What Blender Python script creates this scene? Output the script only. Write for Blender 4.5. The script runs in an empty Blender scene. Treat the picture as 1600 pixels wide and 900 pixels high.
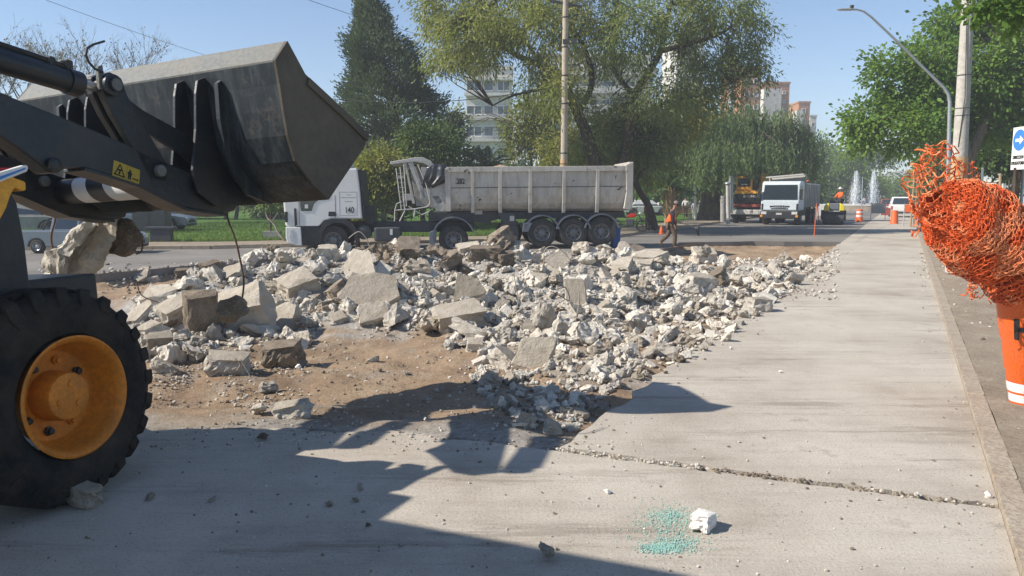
import bpy, bmesh, math, random
import numpy as np
from mathutils import Vector, Matrix, noise
from mathutils.geometry import tessellate_polygon
rnd = random.Random(7)
D2R = math.radians
SC = bpy.context.scene
COL = SC.collection

# ------------------------------------------------------------------ camera, sky, sun
F_PX = 1200.0; PITCH = math.atan(145 / F_PX); CAM_H = 1.95
cd = bpy.data.cameras.new('camera'); cam = bpy.data.objects.new('camera', cd); COL.objects.link(cam)
cd.sensor_width = 36; cd.lens = 36 * F_PX / 1600; cd.clip_end = 3000; cd.clip_start = 0.05
cam.location = (0, 0, CAM_H); cam.rotation_euler = (math.pi / 2 - PITCH, 0, 0)
SC.camera = cam
SUN_EL = 39.0; SUN_AZ = -100.5      # azimuth from +Y towards +X
w = bpy.data.worlds.new("World"); SC.world = w; w.use_nodes = True
nt = w.node_tree; nt.nodes.clear()
sky = nt.nodes.new('ShaderNodeTexSky'); sky.sky_type = 'NISHITA'; sky.sun_disc = False
sky.sun_elevation = D2R(SUN_EL); sky.sun_rotation = D2R(SUN_AZ)
sky.altitude = 300; sky.air_density = 1.0; sky.dust_density = 0.0; sky.ozone_density = 2.0
bg = nt.nodes.new('ShaderNodeBackground'); bg.inputs[1].default_value = 0.085
wo = nt.nodes.new('ShaderNodeOutputWorld')
hs = nt.nodes.new('ShaderNodeMix'); hs.data_type = 'RGBA'; hs.blend_type = 'MULTIPLY'; hs.inputs[0].default_value = 1
hs.inputs[7].default_value = (0.90, 1.0, 1.10, 1); nt.links.new(sky.outputs[0], hs.inputs[6]); nt.links.new(hs.outputs[2], bg.inputs[0]); nt.links.new(bg.outputs[0], wo.inputs[0])
sl = bpy.data.lights.new('sun', 'SUN'); sl.energy = 4.8; sl.angle = D2R(0.55); sl.color = (1.0, 0.935, 0.84)
so = bpy.data.objects.new('sun', sl); COL.objects.link(so)
sd = Vector((math.sin(D2R(SUN_AZ)) * math.cos(D2R(SUN_EL)), math.cos(D2R(SUN_AZ)) * math.cos(D2R(SUN_EL)), math.sin(D2R(SUN_EL))))
so.rotation_euler = sd.to_track_quat('Z', 'Y').to_euler()
SC.view_settings.view_transform = 'Standard'; SC.view_settings.look = 'None'
SC.view_settings.exposure = 0.70; SC.view_settings.gamma = 1.0
SC.cycles.max_bounces = 6; SC.cycles.transparent_max_bounces = 12

# ------------------------------------------------------------------ measuring helpers
CAM = Vector((0, 0, CAM_H))
def ray(px, py):
    u = (px - 800) / F_PX; v = (450 - py) / F_PX
    return Vector((u, math.cos(PITCH) + v * math.sin(PITCH), -math.sin(PITCH) + v * math.cos(PITCH)))
def G(px, py, z=0.0):
    r = ray(px, py); return CAM + r * ((z - CAM_H) / r.z)
def P(px, py, Y):
    r = ray(px, py); return CAM + r * (Y / r.y)

# ------------------------------------------------------------------ mesh building
class MB:
    def __init__(s): s.v = []; s.f = []; s.m = []; s.cur = 0
    def add(s, vs, fs):
        o = len(s.v); s.v += [Vector(x) for x in vs]
        for f in fs: s.f.append([i + o for i in f]); s.m.append(s.cur)
        return s
    def box(s, a, b, M=None, taper=0):
        (x0, y0, z0), (x1, y1, z1) = a, b
        cx = (x0 + x1) / 2; cy = (y0 + y1) / 2; t = 1 - taper
        vs = [Vector(q) for q in ((x0, y0, z0), (x1, y0, z0), (x1, y1, z0), (x0, y1, z0))]
        vs += [Vector((cx + (q.x - cx) * t, cy + (q.y - cy) * t, z1)) for q in vs]
        if M: vs = [M @ q for q in vs]
        return s.add(vs, [(3, 2, 1, 0), (4, 5, 6, 7), (0, 1, 5, 4), (1, 2, 6, 5), (2, 3, 7, 6), (3, 0, 4, 7)])
    def prism(s, poly, off):
        """poly: 3D points; off: extrude vector"""
        poly = [Vector(q) for q in poly]; n = len(poly); off = Vector(off)
        tri = tessellate_polygon([poly])
        vs = poly + [q + off for q in poly]
        fs = [tuple(t) for t in tri] + [tuple(i + n for i in reversed(t)) for t in tri]
        fs += [(i, i + n, (i + 1) % n + n, (i + 1) % n) for i in range(n)]
        return s.add(vs, fs)
    def tube(s, pts, r, n=8, cap=True):
        pts = [Vector(p) for p in pts]
        rs = r if isinstance(r, (list, tuple)) else [r] * len(pts)
        vs = []; up = Vector((0, 0, 1)); fs = []
        prev = None
        for i, p in enumerate(pts):
            d = (pts[min(i + 1, len(pts) - 1)] - pts[max(i - 1, 0)])
            if d.length < 1e-9: d = Vector((0, 0, 1))
            d.normalize()
            if prev is None:
                a = d.cross(up);
                if a.length < 1e-3: a = d.cross(Vector((1, 0, 0)))
            else:
                a = prev - d * prev.dot(d)
                if a.length < 1e-4: a = d.cross(up)
            a.normalize(); prev = a; b = d.cross(a)
            for k in range(n):
                t = 2 * math.pi * k / n
                vs.append(p + (a * math.cos(t) + b * math.sin(t)) * rs[i])
        for i in range(len(pts) - 1):
            for k in range(n):
                k2 = (k + 1) % n
                fs.append((i * n + k, i * n + k2, (i + 1) * n + k2, (i + 1) * n + k))
        if cap:
            fs.append(tuple(range(n - 1, -1, -1))); fs.append(tuple((len(pts) - 1) * n + k for k in range(n)))
        return s.add(vs, fs)
    def lathe(s, prof, c, ax, n=32, closed=False, cap=True):
        """prof: (r, h) list around axis ax at c"""
        ax = Vector(ax).normalized(); c = Vector(c)
        a = ax.cross(Vector((0, 0, 1)))
        if a.length < 1e-3: a = Vector((1, 0, 0))
        a.normalize(); b = ax.cross(a); vs = []; fs = []
        for r, h in prof:
            for k in range(n):
                t = 2 * math.pi * k / n
                vs.append(c + ax * h + (a * math.cos(t) + b * math.sin(t)) * r)
        m = len(prof)
        for i in range(m if closed else m - 1):
            j = (i + 1) % m
            for k in range(n):
                k2 = (k + 1) % n; fs.append((i * n + k, i * n + k2, j * n + k2, j * n + k))
        if not closed and cap:
            if prof[0][0] > 1e-4: fs.append(tuple(range(n - 1, -1, -1)))
            if prof[-1][0] > 1e-4: fs.append(tuple((m - 1) * n + k for k in range(n)))
        return s.add(vs, fs)
    def ball(s, c, r, n=10, m=7):
        c = Vector(c); r = Vector((r, r, r)) if isinstance(r, (int, float)) else Vector(r)
        vs = []; fs = []
        for i in range(m + 1):
            t = math.pi * i / m
            for k in range(n):
                p = 2 * math.pi * k / n
                vs.append(c + Vector((math.sin(t) * math.cos(p) * r.x, math.sin(t) * math.sin(p) * r.y, math.cos(t) * r.z)))
        for i in range(m):
            for k in range(n):
                k2 = (k + 1) % n; fs.append((i * n + k, (i + 1) * n + k, (i + 1) * n + k2, i * n + k2))
        return s.add(vs, fs)
    def mesh(s, name, mats, inv=None):
        me = bpy.data.meshes.new(name)
        vs = [inv @ q for q in s.v] if inv else s.v
        me.from_pydata([tuple(q) for q in vs], [], s.f)
        for m in (mats if isinstance(mats, (list, tuple)) else [mats]): me.materials.append(m)
        if any(s.m): me.polygons.foreach_set('material_index', s.m)
        me.update(); return me
    def build(s, name, mats, parent=None, local=False, smooth=False, bevel=0, weld=True, origin=None):
        inv = None
        if parent is not None:
            if not local: inv = WM[parent.name].inverted()
        elif not local:
            if origin is None:
                xs = [q.x for q in s.v]; ys = [q.y for q in s.v]; zs = [q.z for q in s.v]
                origin = Vector(((min(xs) + max(xs)) / 2, (min(ys) + max(ys)) / 2, min(zs)))
            inv = Matrix.Translation(-Vector(origin))
        me = s.mesh(name, mats, inv)
        bm = bmesh.new(); bm.from_mesh(me)
        if weld: bmesh.ops.remove_doubles(bm, verts=bm.verts, dist=1e-5)
        bmesh.ops.recalc_face_normals(bm, faces=bm.faces)
        bm.to_mesh(me); bm.free()
        o = bpy.data.objects.new(name, me); COL.objects.link(o)
        if parent is not None: o.parent = parent; WM[o.name] = WM[parent.name]
        else:
            if origin is not None: o.location = origin
            WM[o.name] = Matrix.Translation(o.location)
        if smooth:
            me.shade_smooth() if hasattr(me, 'shade_smooth') else None
            try: me.set_sharp_from_angle(angle=D2R(38))
            except Exception: pass
        if bevel:
            b = o.modifiers.new('bevel', 'BEVEL'); b.width = bevel; b.segments = 2; b.limit_method = 'ANGLE'; b.angle_limit = D2R(35)
        return o
WM = {}
def tag(o, label, cat, group=None, kind=None):
    if label: o['label'] = label
    if cat: o['category'] = cat
    if group: o['group'] = group
    if kind: o['kind'] = kind
    return o
def struct(o): o['kind'] = 'structure'; return o
def thing(name, label, cat, loc=(0, 0, 0), group=None, M=None, yaw=0, scale=1):
    o = bpy.data.objects.new(name, None); COL.objects.link(o); o.empty_display_size = 0.2
    if M is None: M = Matrix.Translation(Vector(loc)) @ Matrix.Rotation(yaw, 4, 'Z') @ Matrix.Scale(scale, 4)
    o.matrix_world = M; WM[o.name] = M.copy()
    return tag(o, label, cat, group)
def copy_tree(o, parent=None):
    c = o.copy(); COL.objects.link(c)
    if parent is not None: c.parent = parent
    for ch in list(o.children): copy_tree(ch, c)
    return c
def np_mesh(name, V, Fc, mats, parent=None, origin=(0, 0, 0), smooth=False, uniform=None, midx=None):
    """V (n,3), Fc (m,k) arrays"""
    me = bpy.data.meshes.new(name)
    V = np.asarray(V, dtype=np.float32) - np.array(origin, dtype=np.float32)
    Fc = np.asarray(Fc, dtype=np.int32); m, k = Fc.shape
    me.vertices.add(len(V)); me.vertices.foreach_set('co', V.ravel())
    me.loops.add(m * k); me.loops.foreach_set('vertex_index', Fc.ravel())
    me.polygons.add(m); me.polygons.foreach_set('loop_start', np.arange(0, m * k, k, dtype=np.int32))
    try: me.polygons.foreach_set('loop_total', np.full(m, k, dtype=np.int32))
    except Exception: pass
    for q in (mats if isinstance(mats, (list, tuple)) else [mats]): me.materials.append(q)
    if midx is not None: me.polygons.foreach_set('material_index', np.asarray(midx, dtype=np.int32))
    me.polygons.foreach_set('use_smooth', np.full(m, smooth, dtype=bool))
    me.update(calc_edges=True)
    o = bpy.data.objects.new(name, me); COL.objects.link(o)
    if parent is not None: o.parent = parent; WM[o.name] = WM[parent.name]
    else: o.location = origin
    return o

# ------------------------------------------------------------------ materials
def lin(c): return tuple(((x / 255) / 12.92 if x / 255 <= 0.04045 else ((x / 255 + 0.055) / 1.055) ** 2.4) for x in c)
class NT:
    def __init__(s, name):
        s.mat = bpy.data.materials.new(name); s.mat.use_nodes = True
        s.t = s.mat.node_tree; s.b = s.t.nodes['Principled BSDF']
    def n(s, typ, **kw):
        q = s.t.nodes.new(typ)
        for k, v in kw.items(): setattr(q, k, v)
        return q
    def l(s, a, b): s.t.links.new(a, b)
    def coord(s, scale=(1, 1, 1), rot=0, world=False):
        tc = s.n('ShaderNodeTexCoord') if not world else s.n('ShaderNodeNewGeometry')
        mp = s.n('ShaderNodeMapping'); mp.inputs['Scale'].default_value = scale; mp.inputs['Rotation'].default_value = (0, 0, rot)
        s.l(tc.outputs['Position' if world else 'Object'], mp.inputs[0]); return mp.outputs[0]
    def noise(s, vec, scale, detail=6, rough=0.6, lo=0.35, hi=0.65, dist=0.0):
        q = s.n('ShaderNodeTexNoise'); q.inputs['Scale'].default_value = scale; q.inputs['Detail'].default_value = detail
        q.inputs['Roughness'].default_value = rough; q.inputs['Distortion'].default_value = dist; s.l(vec, q.inputs['Vector'])
        r = s.n('ShaderNodeMapRange'); r.inputs[1].default_value = lo; r.inputs[2].default_value = hi; s.l(q.outputs['Fac'], r.inputs[0])
        return r.outputs[0]
    def mix(s, fac, a, b, typ='MIX'):
        q = s.n('ShaderNodeMix', data_type='RGBA', blend_type=typ)
        if isinstance(fac, (int, float)): q.inputs['Factor'].default_value = fac
        else: s.l(fac, q.inputs['Factor'])
        for v, i in ((a, 6), (b, 7)):
            if isinstance(v, tuple): q.inputs[i].default_value = (*v[:3], 1)
            else: s.l(v, q.inputs[i])
        return q.outputs[2]
    def math(s, op, a, b=0.0):
        q = s.n('ShaderNodeMath', operation=op)
        for v, i in ((a, 0), (b, 1)):
            if isinstance(v, (int, float)): q.inputs[i].default_value = v
            else: s.l(v, q.inputs[i])
        return q.outputs[0]
    def bump(s, h, strength=0.4, dist=0.02, prev=None):
        q = s.n('ShaderNodeBump'); q.inputs['Strength'].default_value = strength; q.inputs['Distance'].default_value = dist
        s.l(h, q.inputs['Height'])
        if prev: s.l(prev, q.inputs['Normal'])
        return q.outputs[0]
    def fin(s, col, rough=0.8, metal=0, normal=None, spec=0.3):
        if isinstance(col, tuple): s.b.inputs['Base Color'].default_value = (*col[:3], 1)
        else: s.l(col, s.b.inputs['Base Color'])
        if isinstance(rough, (int, float)): s.b.inputs['Roughness'].default_value = rough
        else: s.l(rough, s.b.inputs['Roughness'])
        s.b.inputs['Metallic'].default_value = metal; s.b.inputs['Specular IOR Level'].default_value = spec
        if normal: s.l(normal, s.b.inputs['Normal'])
        return s.mat
def simple(name, c, rough=0.6, metal=0, dirt=0.35, dirtc=(0.12, 0.10, 0.08), scale=3.0, bump=0.15, spec=0.35, var=0.15):
    q = NT(name); v = q.coord()
    n1 = q.noise(v, scale, 8, 0.65, 0.42, 0.75); n2 = q.noise(v, scale * 9, 4, 0.6)
    cc = q.mix(n2, tuple(x * (1 - var) for x in c), tuple(min(1, x * (1 + var)) for x in c))
    cc = q.mix(q.math('MULTIPLY', n1, dirt), cc, dirtc)
    return q.fin(cc, rough, metal, q.bump(n2, bump, 0.01) if bump else None, spec)

def mk_concrete():
    q = NT('concrete_pavement'); v = q.coord(world=True); vs = q.coord((0.35, 3.2, 1), D2R(27), world=True)
    base = q.mix(q.noise(v, 0.55, 8, 0.7), (0.345, 0.295, 0.235), (0.52, 0.47, 0.395))
    base = q.mix(q.math('MULTIPLY', q.noise(vs, 1.3, 8, 0.7, 0.5, 0.7), 0.35), base, (0.23, 0.195, 0.155))
    base = q.mix(q.math('MULTIPLY', q.noise(vs, 2.1, 8, 0.72, 0.55, 0.75), 0.35), base, (0.52, 0.48, 0.42))
    base = q.mix(q.math('MULTIPLY', q.noise(v, 1.1, 10, 0.75, 0.57, 0.70), 0.7), base, (0.15, 0.115, 0.08))
    base = q.mix(q.math('MULTIPLY', q.noise(vs, 0.7, 9, 0.78, 0.56, 0.64), 0.55), base, (0.17, 0.135, 0.10))
    base = q.mix(q.math('MULTIPLY', q.noise(v, 6, 9, 0.78, 0.60, 0.70), 0.45), base, (0.20, 0.15, 0.11))
    base = q.mix(q.math('MULTIPLY', q.noise(v, 60, 3, 0.6, 0.55, 0.72), 0.6), base, (0.12, 0.10, 0.08))
    base = q.mix(q.math('MULTIPLY', q.noise(v, 14, 7, 0.8, 0.62, 0.70), 0.6), base, (0.11, 0.085, 0.06))
    base = q.mix(q.math('MULTIPLY', q.noise(v, 0.28, 5, 0.6, 0.48, 0.62), 0.3), base, (0.52, 0.47, 0.39))
    base = q.mix(q.math('MULTIPLY', q.noise(v, 33, 3, 0.6, 0.60, 0.75), 0.5), base, (0.55, 0.52, 0.47))
    nb = q.bump(q.noise(v, 45, 6, 0.7, 0.2, 0.8), 0.45, 0.012)
    nb = q.bump(q.noise(vs, 3, 6, 0.6, 0.2, 0.8), 0.3, 0.02, nb)
    return q.fin(base, 0.9, 0, nb, 0.2)
def mk_asphalt():
    q = NT('asphalt'); v = q.coord(world=True)
    base = q.mix(q.noise(v, 0.3, 6, 0.6), (0.155, 0.142, 0.125), (0.235, 0.218, 0.195))
    base = q.mix(q.math('MULTIPLY', q.noise(v, 1.4, 9, 0.75, 0.5, 0.7), 0.5), base, (0.30, 0.27, 0.23))
    base = q.mix(q.math('MULTIPLY', q.noise(v, 50, 3, 0.6, 0.5, 0.7), 0.4), base, (0.07, 0.065, 0.06))
    return q.fin(base, 0.9, 0, q.bump(q.noise(v, 40, 4, 0.7, 0.2, 0.8), 0.4, 0.01), 0.2)
def mk_soil(name, a, b, pale, cover=False):
    q = NT(name); v = q.coord(world=True)
    base = q.mix(q.noise(v, 0.9, 8, 0.65), a, b)
    base = q.mix(q.math('MULTIPLY', q.noise(v, 2.2, 10, 0.75, 0.5, 0.68), 0.7), base, pale)
    base = q.mix(q.math('MULTIPLY', q.noise(v, 24, 5, 0.7, 0.52, 0.7), 0.55), base, tuple(x * 0.45 for x in a))
    base = q.mix(q.math('MULTIPLY', q.noise(v, 40, 3, 0.7, 0.6, 0.72), 0.6), base, tuple(min(.6, x * 1.5) for x in pale))
    if cover:      # crushed concrete lying over the soil
        a_ = q.n('ShaderNodeAttribute', attribute_name='rubble_cover')
        cc = q.mix(q.noise(v, 14, 6, 0.7), (0.26, 0.235, 0.20), (0.50, 0.475, 0.43))
        base = q.mix(a_.outputs['Fac'], base, cc)
    nb = q.bump(q.noise(v, 9, 9, 0.75, 0.2, 0.8), 0.8, 0.05); nb = q.bump(q.noise(v, 50, 5, 0.7, 0.2, 0.8), 0.6, 0.012, nb)
    return q.fin(base, 0.95, 0, nb, 0.15)
def mk_broken(name, a, b, speck, dark, bd=.026):
    q = NT(name); v = q.coord(); oi = q.n('ShaderNodeObjectInfo')
    mp = q.n('ShaderNodeVectorMath', operation='ADD'); q.l(v, mp.inputs[0])
    cb = q.n('ShaderNodeCombineXYZ'); q.l(q.math('MULTIPLY', oi.outputs['Random'], 37.0), cb.inputs[0]); q.l(cb.outputs[0], mp.inputs[1]); v = mp.outputs[0]
    base = q.mix(q.noise(v, 3.5, 7, 0.65), a, b)
    base = q.mix(q.math('MULTIPLY', q.noise(v, 2.0, 6, 0.7, 0.52, 0.7), 0.5), base, dark)
    vo = q.n('ShaderNodeTexVoronoi'); vo.inputs['Scale'].default_value = 28; q.l(v, vo.inputs['Vector'])
    base = q.mix(q.math('MULTIPLY', q.math('LESS_THAN', vo.outputs['Distance'], 0.3), 0.45), base, q.mix(0.88, vo.outputs['Color'], speck))
    tint = q.mix(oi.outputs['Random'], (0.80, 0.775, 0.74), (1.18, 1.16, 1.12))
    base = q.mix(1.0, base, tint, 'MULTIPLY')
    nb = q.bump(q.noise(v, 7, 8, 0.75, 0.2, 0.8), 0.9, bd); nb = q.bump(vo.outputs['Distance'], 0.5, bd * .3, nb)
    return q.fin(base, 0.92, 0, nb, 0.15)
def mk_leaf(name, a, b, c=None, trans=0.35):
    q = NT(name); g = q.n('ShaderNodeNewGeometry'); v = q.coord(world=True)
    base = q.mix(g.outputs['Random Per Island'], a, b)
    base = q.mix(q.noise(v, 0.55, 4, 0.6, 0.38, 0.62), base, q.mix(0.65, base, c or tuple(x * 1.3 for x in b)))
    q.fin(base, 0.55, 0, None, 0.3)
    tr = q.n('ShaderNodeBsdfTranslucent'); ms = q.n('ShaderNodeMixShader'); ms.inputs[0].default_value = trans
    q.l(q.mix(0.5, base, (0.30, 0.38, 0.05), 'MIX'), tr.inputs[0]); q.l(q.b.outputs[0], ms.inputs[1]); q.l(tr.outputs[0], ms.inputs[2])
    q.l(ms.outputs[0], q.t.nodes['Material Output'].inputs[0]); return q.mat
def mk_bark(name, a, b):
    q = NT(name); v = q.coord((1, 1, 0.25), world=True)
    n = q.noise(v, 9, 8, 0.7)
    return q.fin(q.mix(n, a, b), 0.95, 0, q.bump(n, 0.8, 0.04), 0.1)
def mk_glass(name, c=(0.02, 0.03, 0.04), rough=0.08):
    q = NT(name); return q.fin(c, rough, 0, None, 0.9)

M = {}
M['concrete'] = mk_concrete(); M['asphalt'] = mk_asphalt()
M['soil'] = mk_soil('brown_soil', (0.24, 0.16, 0.10), (0.43, 0.305, 0.195), (0.46, 0.37, 0.265), True)
M['dirt'] = mk_soil('dusty_sidewalk_soil', (0.30, 0.235, 0.17), (0.39, 0.315, 0.235), (0.46, 0.395, 0.31))
M['park_soil'] = mk_soil('park_path_soil', (0.26, 0.21, 0.15), (0.34, 0.28, 0.21), (0.40, 0.35, 0.28))
M['kerb'] = simple('dusty_kerb_concrete', (0.36, 0.30, 0.23), 0.9, dirt=0.75, dirtc=(0.27, 0.20, 0.14), scale=3.5, bump=0.5, var=0.25)
M['broken'] = mk_broken('broken_concrete', (0.44, 0.405, 0.35), (0.63, 0.595, 0.53), (0.68, 0.62, 0.54), (0.34, 0.28, 0.21))
M['face'] = mk_broken('concrete_face', (0.38, 0.335, 0.27), (0.48, 0.43, 0.36), (0.42, 0.38, 0.33), (0.26, 0.22, 0.17))
M['brokend'] = mk_broken('soil_stained_concrete', (0.17, 0.135, 0.10), (0.27, 0.225, 0.175), (0.36, 0.32, 0.27), (0.11, 0.085, 0.06))
M['white_stone'] = mk_broken('white_stone', (0.78, 0.76, 0.72), (0.90, 0.88, 0.85), (0.8, 0.78, 0.74), (0.62, 0.58, 0.52), .003)
M['grass'] = mk_leaf('grass_blades', (0.060, 0.125, 0.020), (0.12, 0.21, 0.040), (0.16, 0.22, 0.05), 0.25)
def mk_lawn():
    q = NT('lawn'); v = q.coord(world=True)
    base = q.mix(q.noise(v, 0.4, 6, 0.6), (0.055, 0.12, 0.020), (0.11, 0.20, 0.035))
    base = q.mix(q.math('MULTIPLY', q.noise(v, 6, 6, 0.7), 0.5), base, (0.035, 0.075, 0.015))
    return q.fin(base, 0.95, 0, q.bump(q.noise(v, 12, 6, 0.7, 0.2, 0.8), 0.8, 0.05), 0.1)
M['lawn'] = mk_lawn()
M['black_steel'] = simple('black_painted_steel', (0.009, 0.013, 0.018), 0.42, 0, dirt=0.6, dirtc=(0.055, 0.045, 0.034), scale=2.6, bump=0.15, spec=0.5)
def mk_bucket():
    q = NT('worn_bucket_steel'); v = q.coord(); vz = q.coord((6, 6, 0.8))
    base = q.mix(q.noise(v, 1.7, 8, 0.7), (0.010, 0.015, 0.021), (0.022, 0.030, 0.036))
    base = q.mix(q.math('MULTIPLY', q.noise(vz, 1.6, 8, 0.75, 0.47, 0.70), 0.7), base, (0.10, 0.12, 0.12))
    base = q.mix(q.math('MULTIPLY', q.noise(v, 3.4, 9, 0.75, 0.55, 0.7), 0.7), base, (0.13, 0.10, 0.075))
    return q.fin(base, 0.5, 0.15, q.bump(q.noise(v, 14, 6, 0.7, 0.2, 0.8), 0.15, 0.01), 0.45)
M['bucket'] = mk_bucket()
M['bucket_rim'] = simple('dusty_bucket_rim', (0.15, 0.155, 0.145), 0.65, 0.1, dirt=0.5, dirtc=(0.22, 0.18, 0.13), scale=3, bump=0.2)
M['bucket_side'] = simple('earthy_bucket_side', (0.075, 0.064, 0.050), 0.7, 0.1, dirt=0.7, dirtc=(0.15, 0.12, 0.085), scale=1.3, bump=0.2)
M['rim_orange'] = simple('orange_rim_paint', (0.64, 0.21, 0.016), 0.5, 0, dirt=0.5, dirtc=(0.13, 0.06, 0.025), scale=4, bump=0.15)
M['tyre'] = simple('dusty_tyre_rubber', (0.014, 0.0135, 0.013), 0.88, 0, dirt=0.75, dirtc=(0.075, 0.058, 0.042), scale=3, bump=0.5, spec=0.25)
M['tyre2'] = simple('truck_tyre_rubber', (0.030, 0.030, 0.031), 0.85, 0, dirt=0.6, dirtc=(0.10, 0.09, 0.075), scale=3, bump=0.3)
M['yellow'] = simple('machine_yellow', (0.80, 0.38, 0.03), 0.45, 0, dirt=0.3, scale=3)
M['roller_yellow'] = simple('roller_yellow', (0.75, 0.62, 0.03), 0.45, 0, dirt=0.2, scale=3)
M['decal'] = simple('yellow_decal', (0.42, 0.30, 0.03), 0.5, 0, dirt=0.35, scale=20, bump=0)
M['black_flat'] = simple('black_print', (0.012, 0.012, 0.012), 0.7, 0, dirt=0.1, bump=0)
M['blue_flat'] = simple('blue_print', (0.045, 0.20, 0.55), 0.5, 0, dirt=0.1, bump=0)
M['white_paint'] = simple('white_paint', (0.72, 0.71, 0.68), 0.4, 0, dirt=0.25, dirtc=(0.40, 0.35, 0.29), scale=0.9, bump=0, spec=0.45, var=0.03)
M['dirty_white'] = simple('dirty_white_steel', (0.46, 0.45, 0.42), 0.6, 0, dirt=0.5, dirtc=(0.27, 0.22, 0.16), scale=1.4, bump=0.15)
def mk_trailer():
    q = NT('worn_trailer_paint'); v = q.coord(world=True)
    base = q.mix(q.noise(v, 0.8, 8, 0.7), (0.42, 0.39, 0.345), (0.55, 0.52, 0.465))
    base = q.mix(q.math('MULTIPLY', q.noise(q.coord((3, 3, 0.6), world=True), 2.2, 6, 0.7, 0.46, 0.68), 0.6), base, (0.27, 0.21, 0.14))
    base = q.mix(q.noise(v, 3.1, 5, 0.7, 0.635, 0.66), base, (0.03, 0.028, 0.026))
    return q.fin(base, 0.6, 0, q.bump(q.noise(v, 5, 6, 0.7, 0.2, 0.8), 0.15, 0.02), 0.35)
M['trailer'] = mk_trailer()
M['chassis'] = simple('truck_chassis_steel', (0.045, 0.05, 0.058), 0.6, 0, dirt=0.5, dirtc=(0.10, 0.085, 0.07), scale=2)
M['mudguard'] = simple('grey_mudguard', (0.14, 0.16, 0.19), 0.6, 0, dirt=0.4, dirtc=(0.15, 0.13, 0.11), scale=2)
M['rim_grey'] = simple('grey_wheel_rim', (0.17, 0.17, 0.175), 0.55, 0.2, dirt=0.5, scale=5)
M['dark_glass'] = mk_glass('dark_glass')
M['mirror_glass'] = mk_glass('window_glass', (0.05, 0.07, 0.09), 0.1)
M['black_plastic'] = simple('black_plastic', (0.02, 0.022, 0.026), 0.5, 0, dirt=0.3, dirtc=(0.08, 0.07, 0.06), scale=3)
M['tarp'] = simple('dark_tarpaulin', (0.015, 0.018, 0.024), 0.35, 0, dirt=0.2, scale=3, spec=0.6)
M['blue_plastic'] = simple('blue_plastic', (0.02, 0.09, 0.30), 0.5, 0, dirt=0.25, scale=3)
M['chrome'] = simple('bright_metal', (0.55, 0.55, 0.55), 0.3, 0.8, dirt=0.2, bump=0)
M['lamp_amber'] = simple('amber_lens', (0.75, 0.30, 0.04), 0.25, 0, dirt=0.1, bump=0)
M['lamp_clear'] = simple('headlight_lens', (0.55, 0.55, 0.53), 0.15, 0, dirt=0.1, bump=0)
M['lamp_red'] = simple('red_lens', (0.45, 0.02, 0.015), 0.25, 0, dirt=0.1, bump=0)
M['silver'] = simple('silver_car_paint', (0.19, 0.225, 0.26), 0.3, 0.4, dirt=0.15, bump=0, spec=0.6)
M['orange_cloth'] = simple('orange_work_cloth', (0.80, 0.13, 0.015), 0.8, 0, dirt=0.15, scale=12, bump=0.3)
M['orange_mesh'] = simple('orange_safety_mesh', (0.70, 0.12, 0.025), 0.75, 0, dirt=0.22, dirtc=(0.30, 0.10, 0.05), scale=9, bump=0.1, var=0.35)
M['mesh_pale'] = simple('pale_highlight_mesh', (0.82, 0.27, 0.11), 0.7, 0, dirt=0.2, dirtc=(0.35, 0.12, 0.06), scale=9, bump=0.1, var=0.3)  # paler orange that paints highlights into scattered net strands
M['orange_plastic'] = simple('orange_barrel_plastic', (0.68, 0.115, 0.015), 0.45, 0, dirt=0.25, dirtc=(0.30, 0.13, 0.08), scale=6, bump=0.05)
M['white_film'] = simple('white_plastic_film', (0.72, 0.70, 0.68), 0.3, 0, dirt=0.2, bump=0.2, scale=12)
M['navy_cloth'] = simple('navy_cloth', (0.020, 0.017, 0.030), 0.9, 0, dirt=0.2, scale=8, bump=0.3)
M['brown_cloth'] = simple('brown_trousers', (0.10, 0.07, 0.05), 0.9, 0, dirt=0.4, dirtc=(0.2, 0.16, 0.11), scale=8, bump=0.3)
M['dark_cloth'] = simple('dark_cloth', (0.03, 0.03, 0.035), 0.9, 0, dirt=0.2, scale=8)
M['white_cloth'] = simple('white_cloth', (0.66, 0.64, 0.64), 0.9, 0, dirt=0.15, scale=8)
M['lilac_cloth'] = simple('lilac_cloth', (0.42, 0.36, 0.52), 0.9, 0, dirt=0.15, scale=8)
M['red_cloth'] = simple('red_cloth', (0.42, 0.035, 0.05), 0.9, 0, dirt=0.15, scale=8)
M['green_cap'] = simple('green_cap', (0.02, 0.42, 0.20), 0.8, 0, dirt=0.1)
M['grey_cap'] = simple('grey_brown_cap', (0.20, 0.16, 0.14), 0.9, 0, dirt=0.2)
M['skin'] = simple('skin', (0.30, 0.155, 0.095), 0.6, 0, dirt=0.1, scale=10, bump=0.05)
M['hair'] = simple('dark_hair', (0.02, 0.014, 0.01), 0.8, 0, dirt=0.1)
M['boot'] = simple('dusty_boot_leather', (0.16, 0.115, 0.075), 0.8, 0, dirt=0.4, scale=8)
M['wood'] = simple('raw_wood', (0.36, 0.25, 0.15), 0.85, 0, dirt=0.3, scale=5)
M['pole_conc'] = simple('pole_concrete', (0.44, 0.41, 0.36), 0.9, 0, dirt=0.35, dirtc=(0.28, 0.24, 0.2), scale=1.5, bump=0.2)
M['pole_tan'] = simple('weathered_tan_pole', (0.42, 0.35, 0.27), 0.9, 0, dirt=0.4, dirtc=(0.25, 0.2, 0.15), scale=1.5, bump=0.2)
M['pole_ochre'] = simple('ochre_painted_band', (0.50, 0.33, 0.17), 0.9, 0, dirt=0.35, scale=1.5, bump=0.2)
M['galv'] = simple('galvanised_steel', (0.42, 0.44, 0.45), 0.45, 0.5, dirt=0.2, scale=3)
M['cable'] = simple('black_cable', (0.02, 0.02, 0.02), 0.7, 0, dirt=0)
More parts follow.
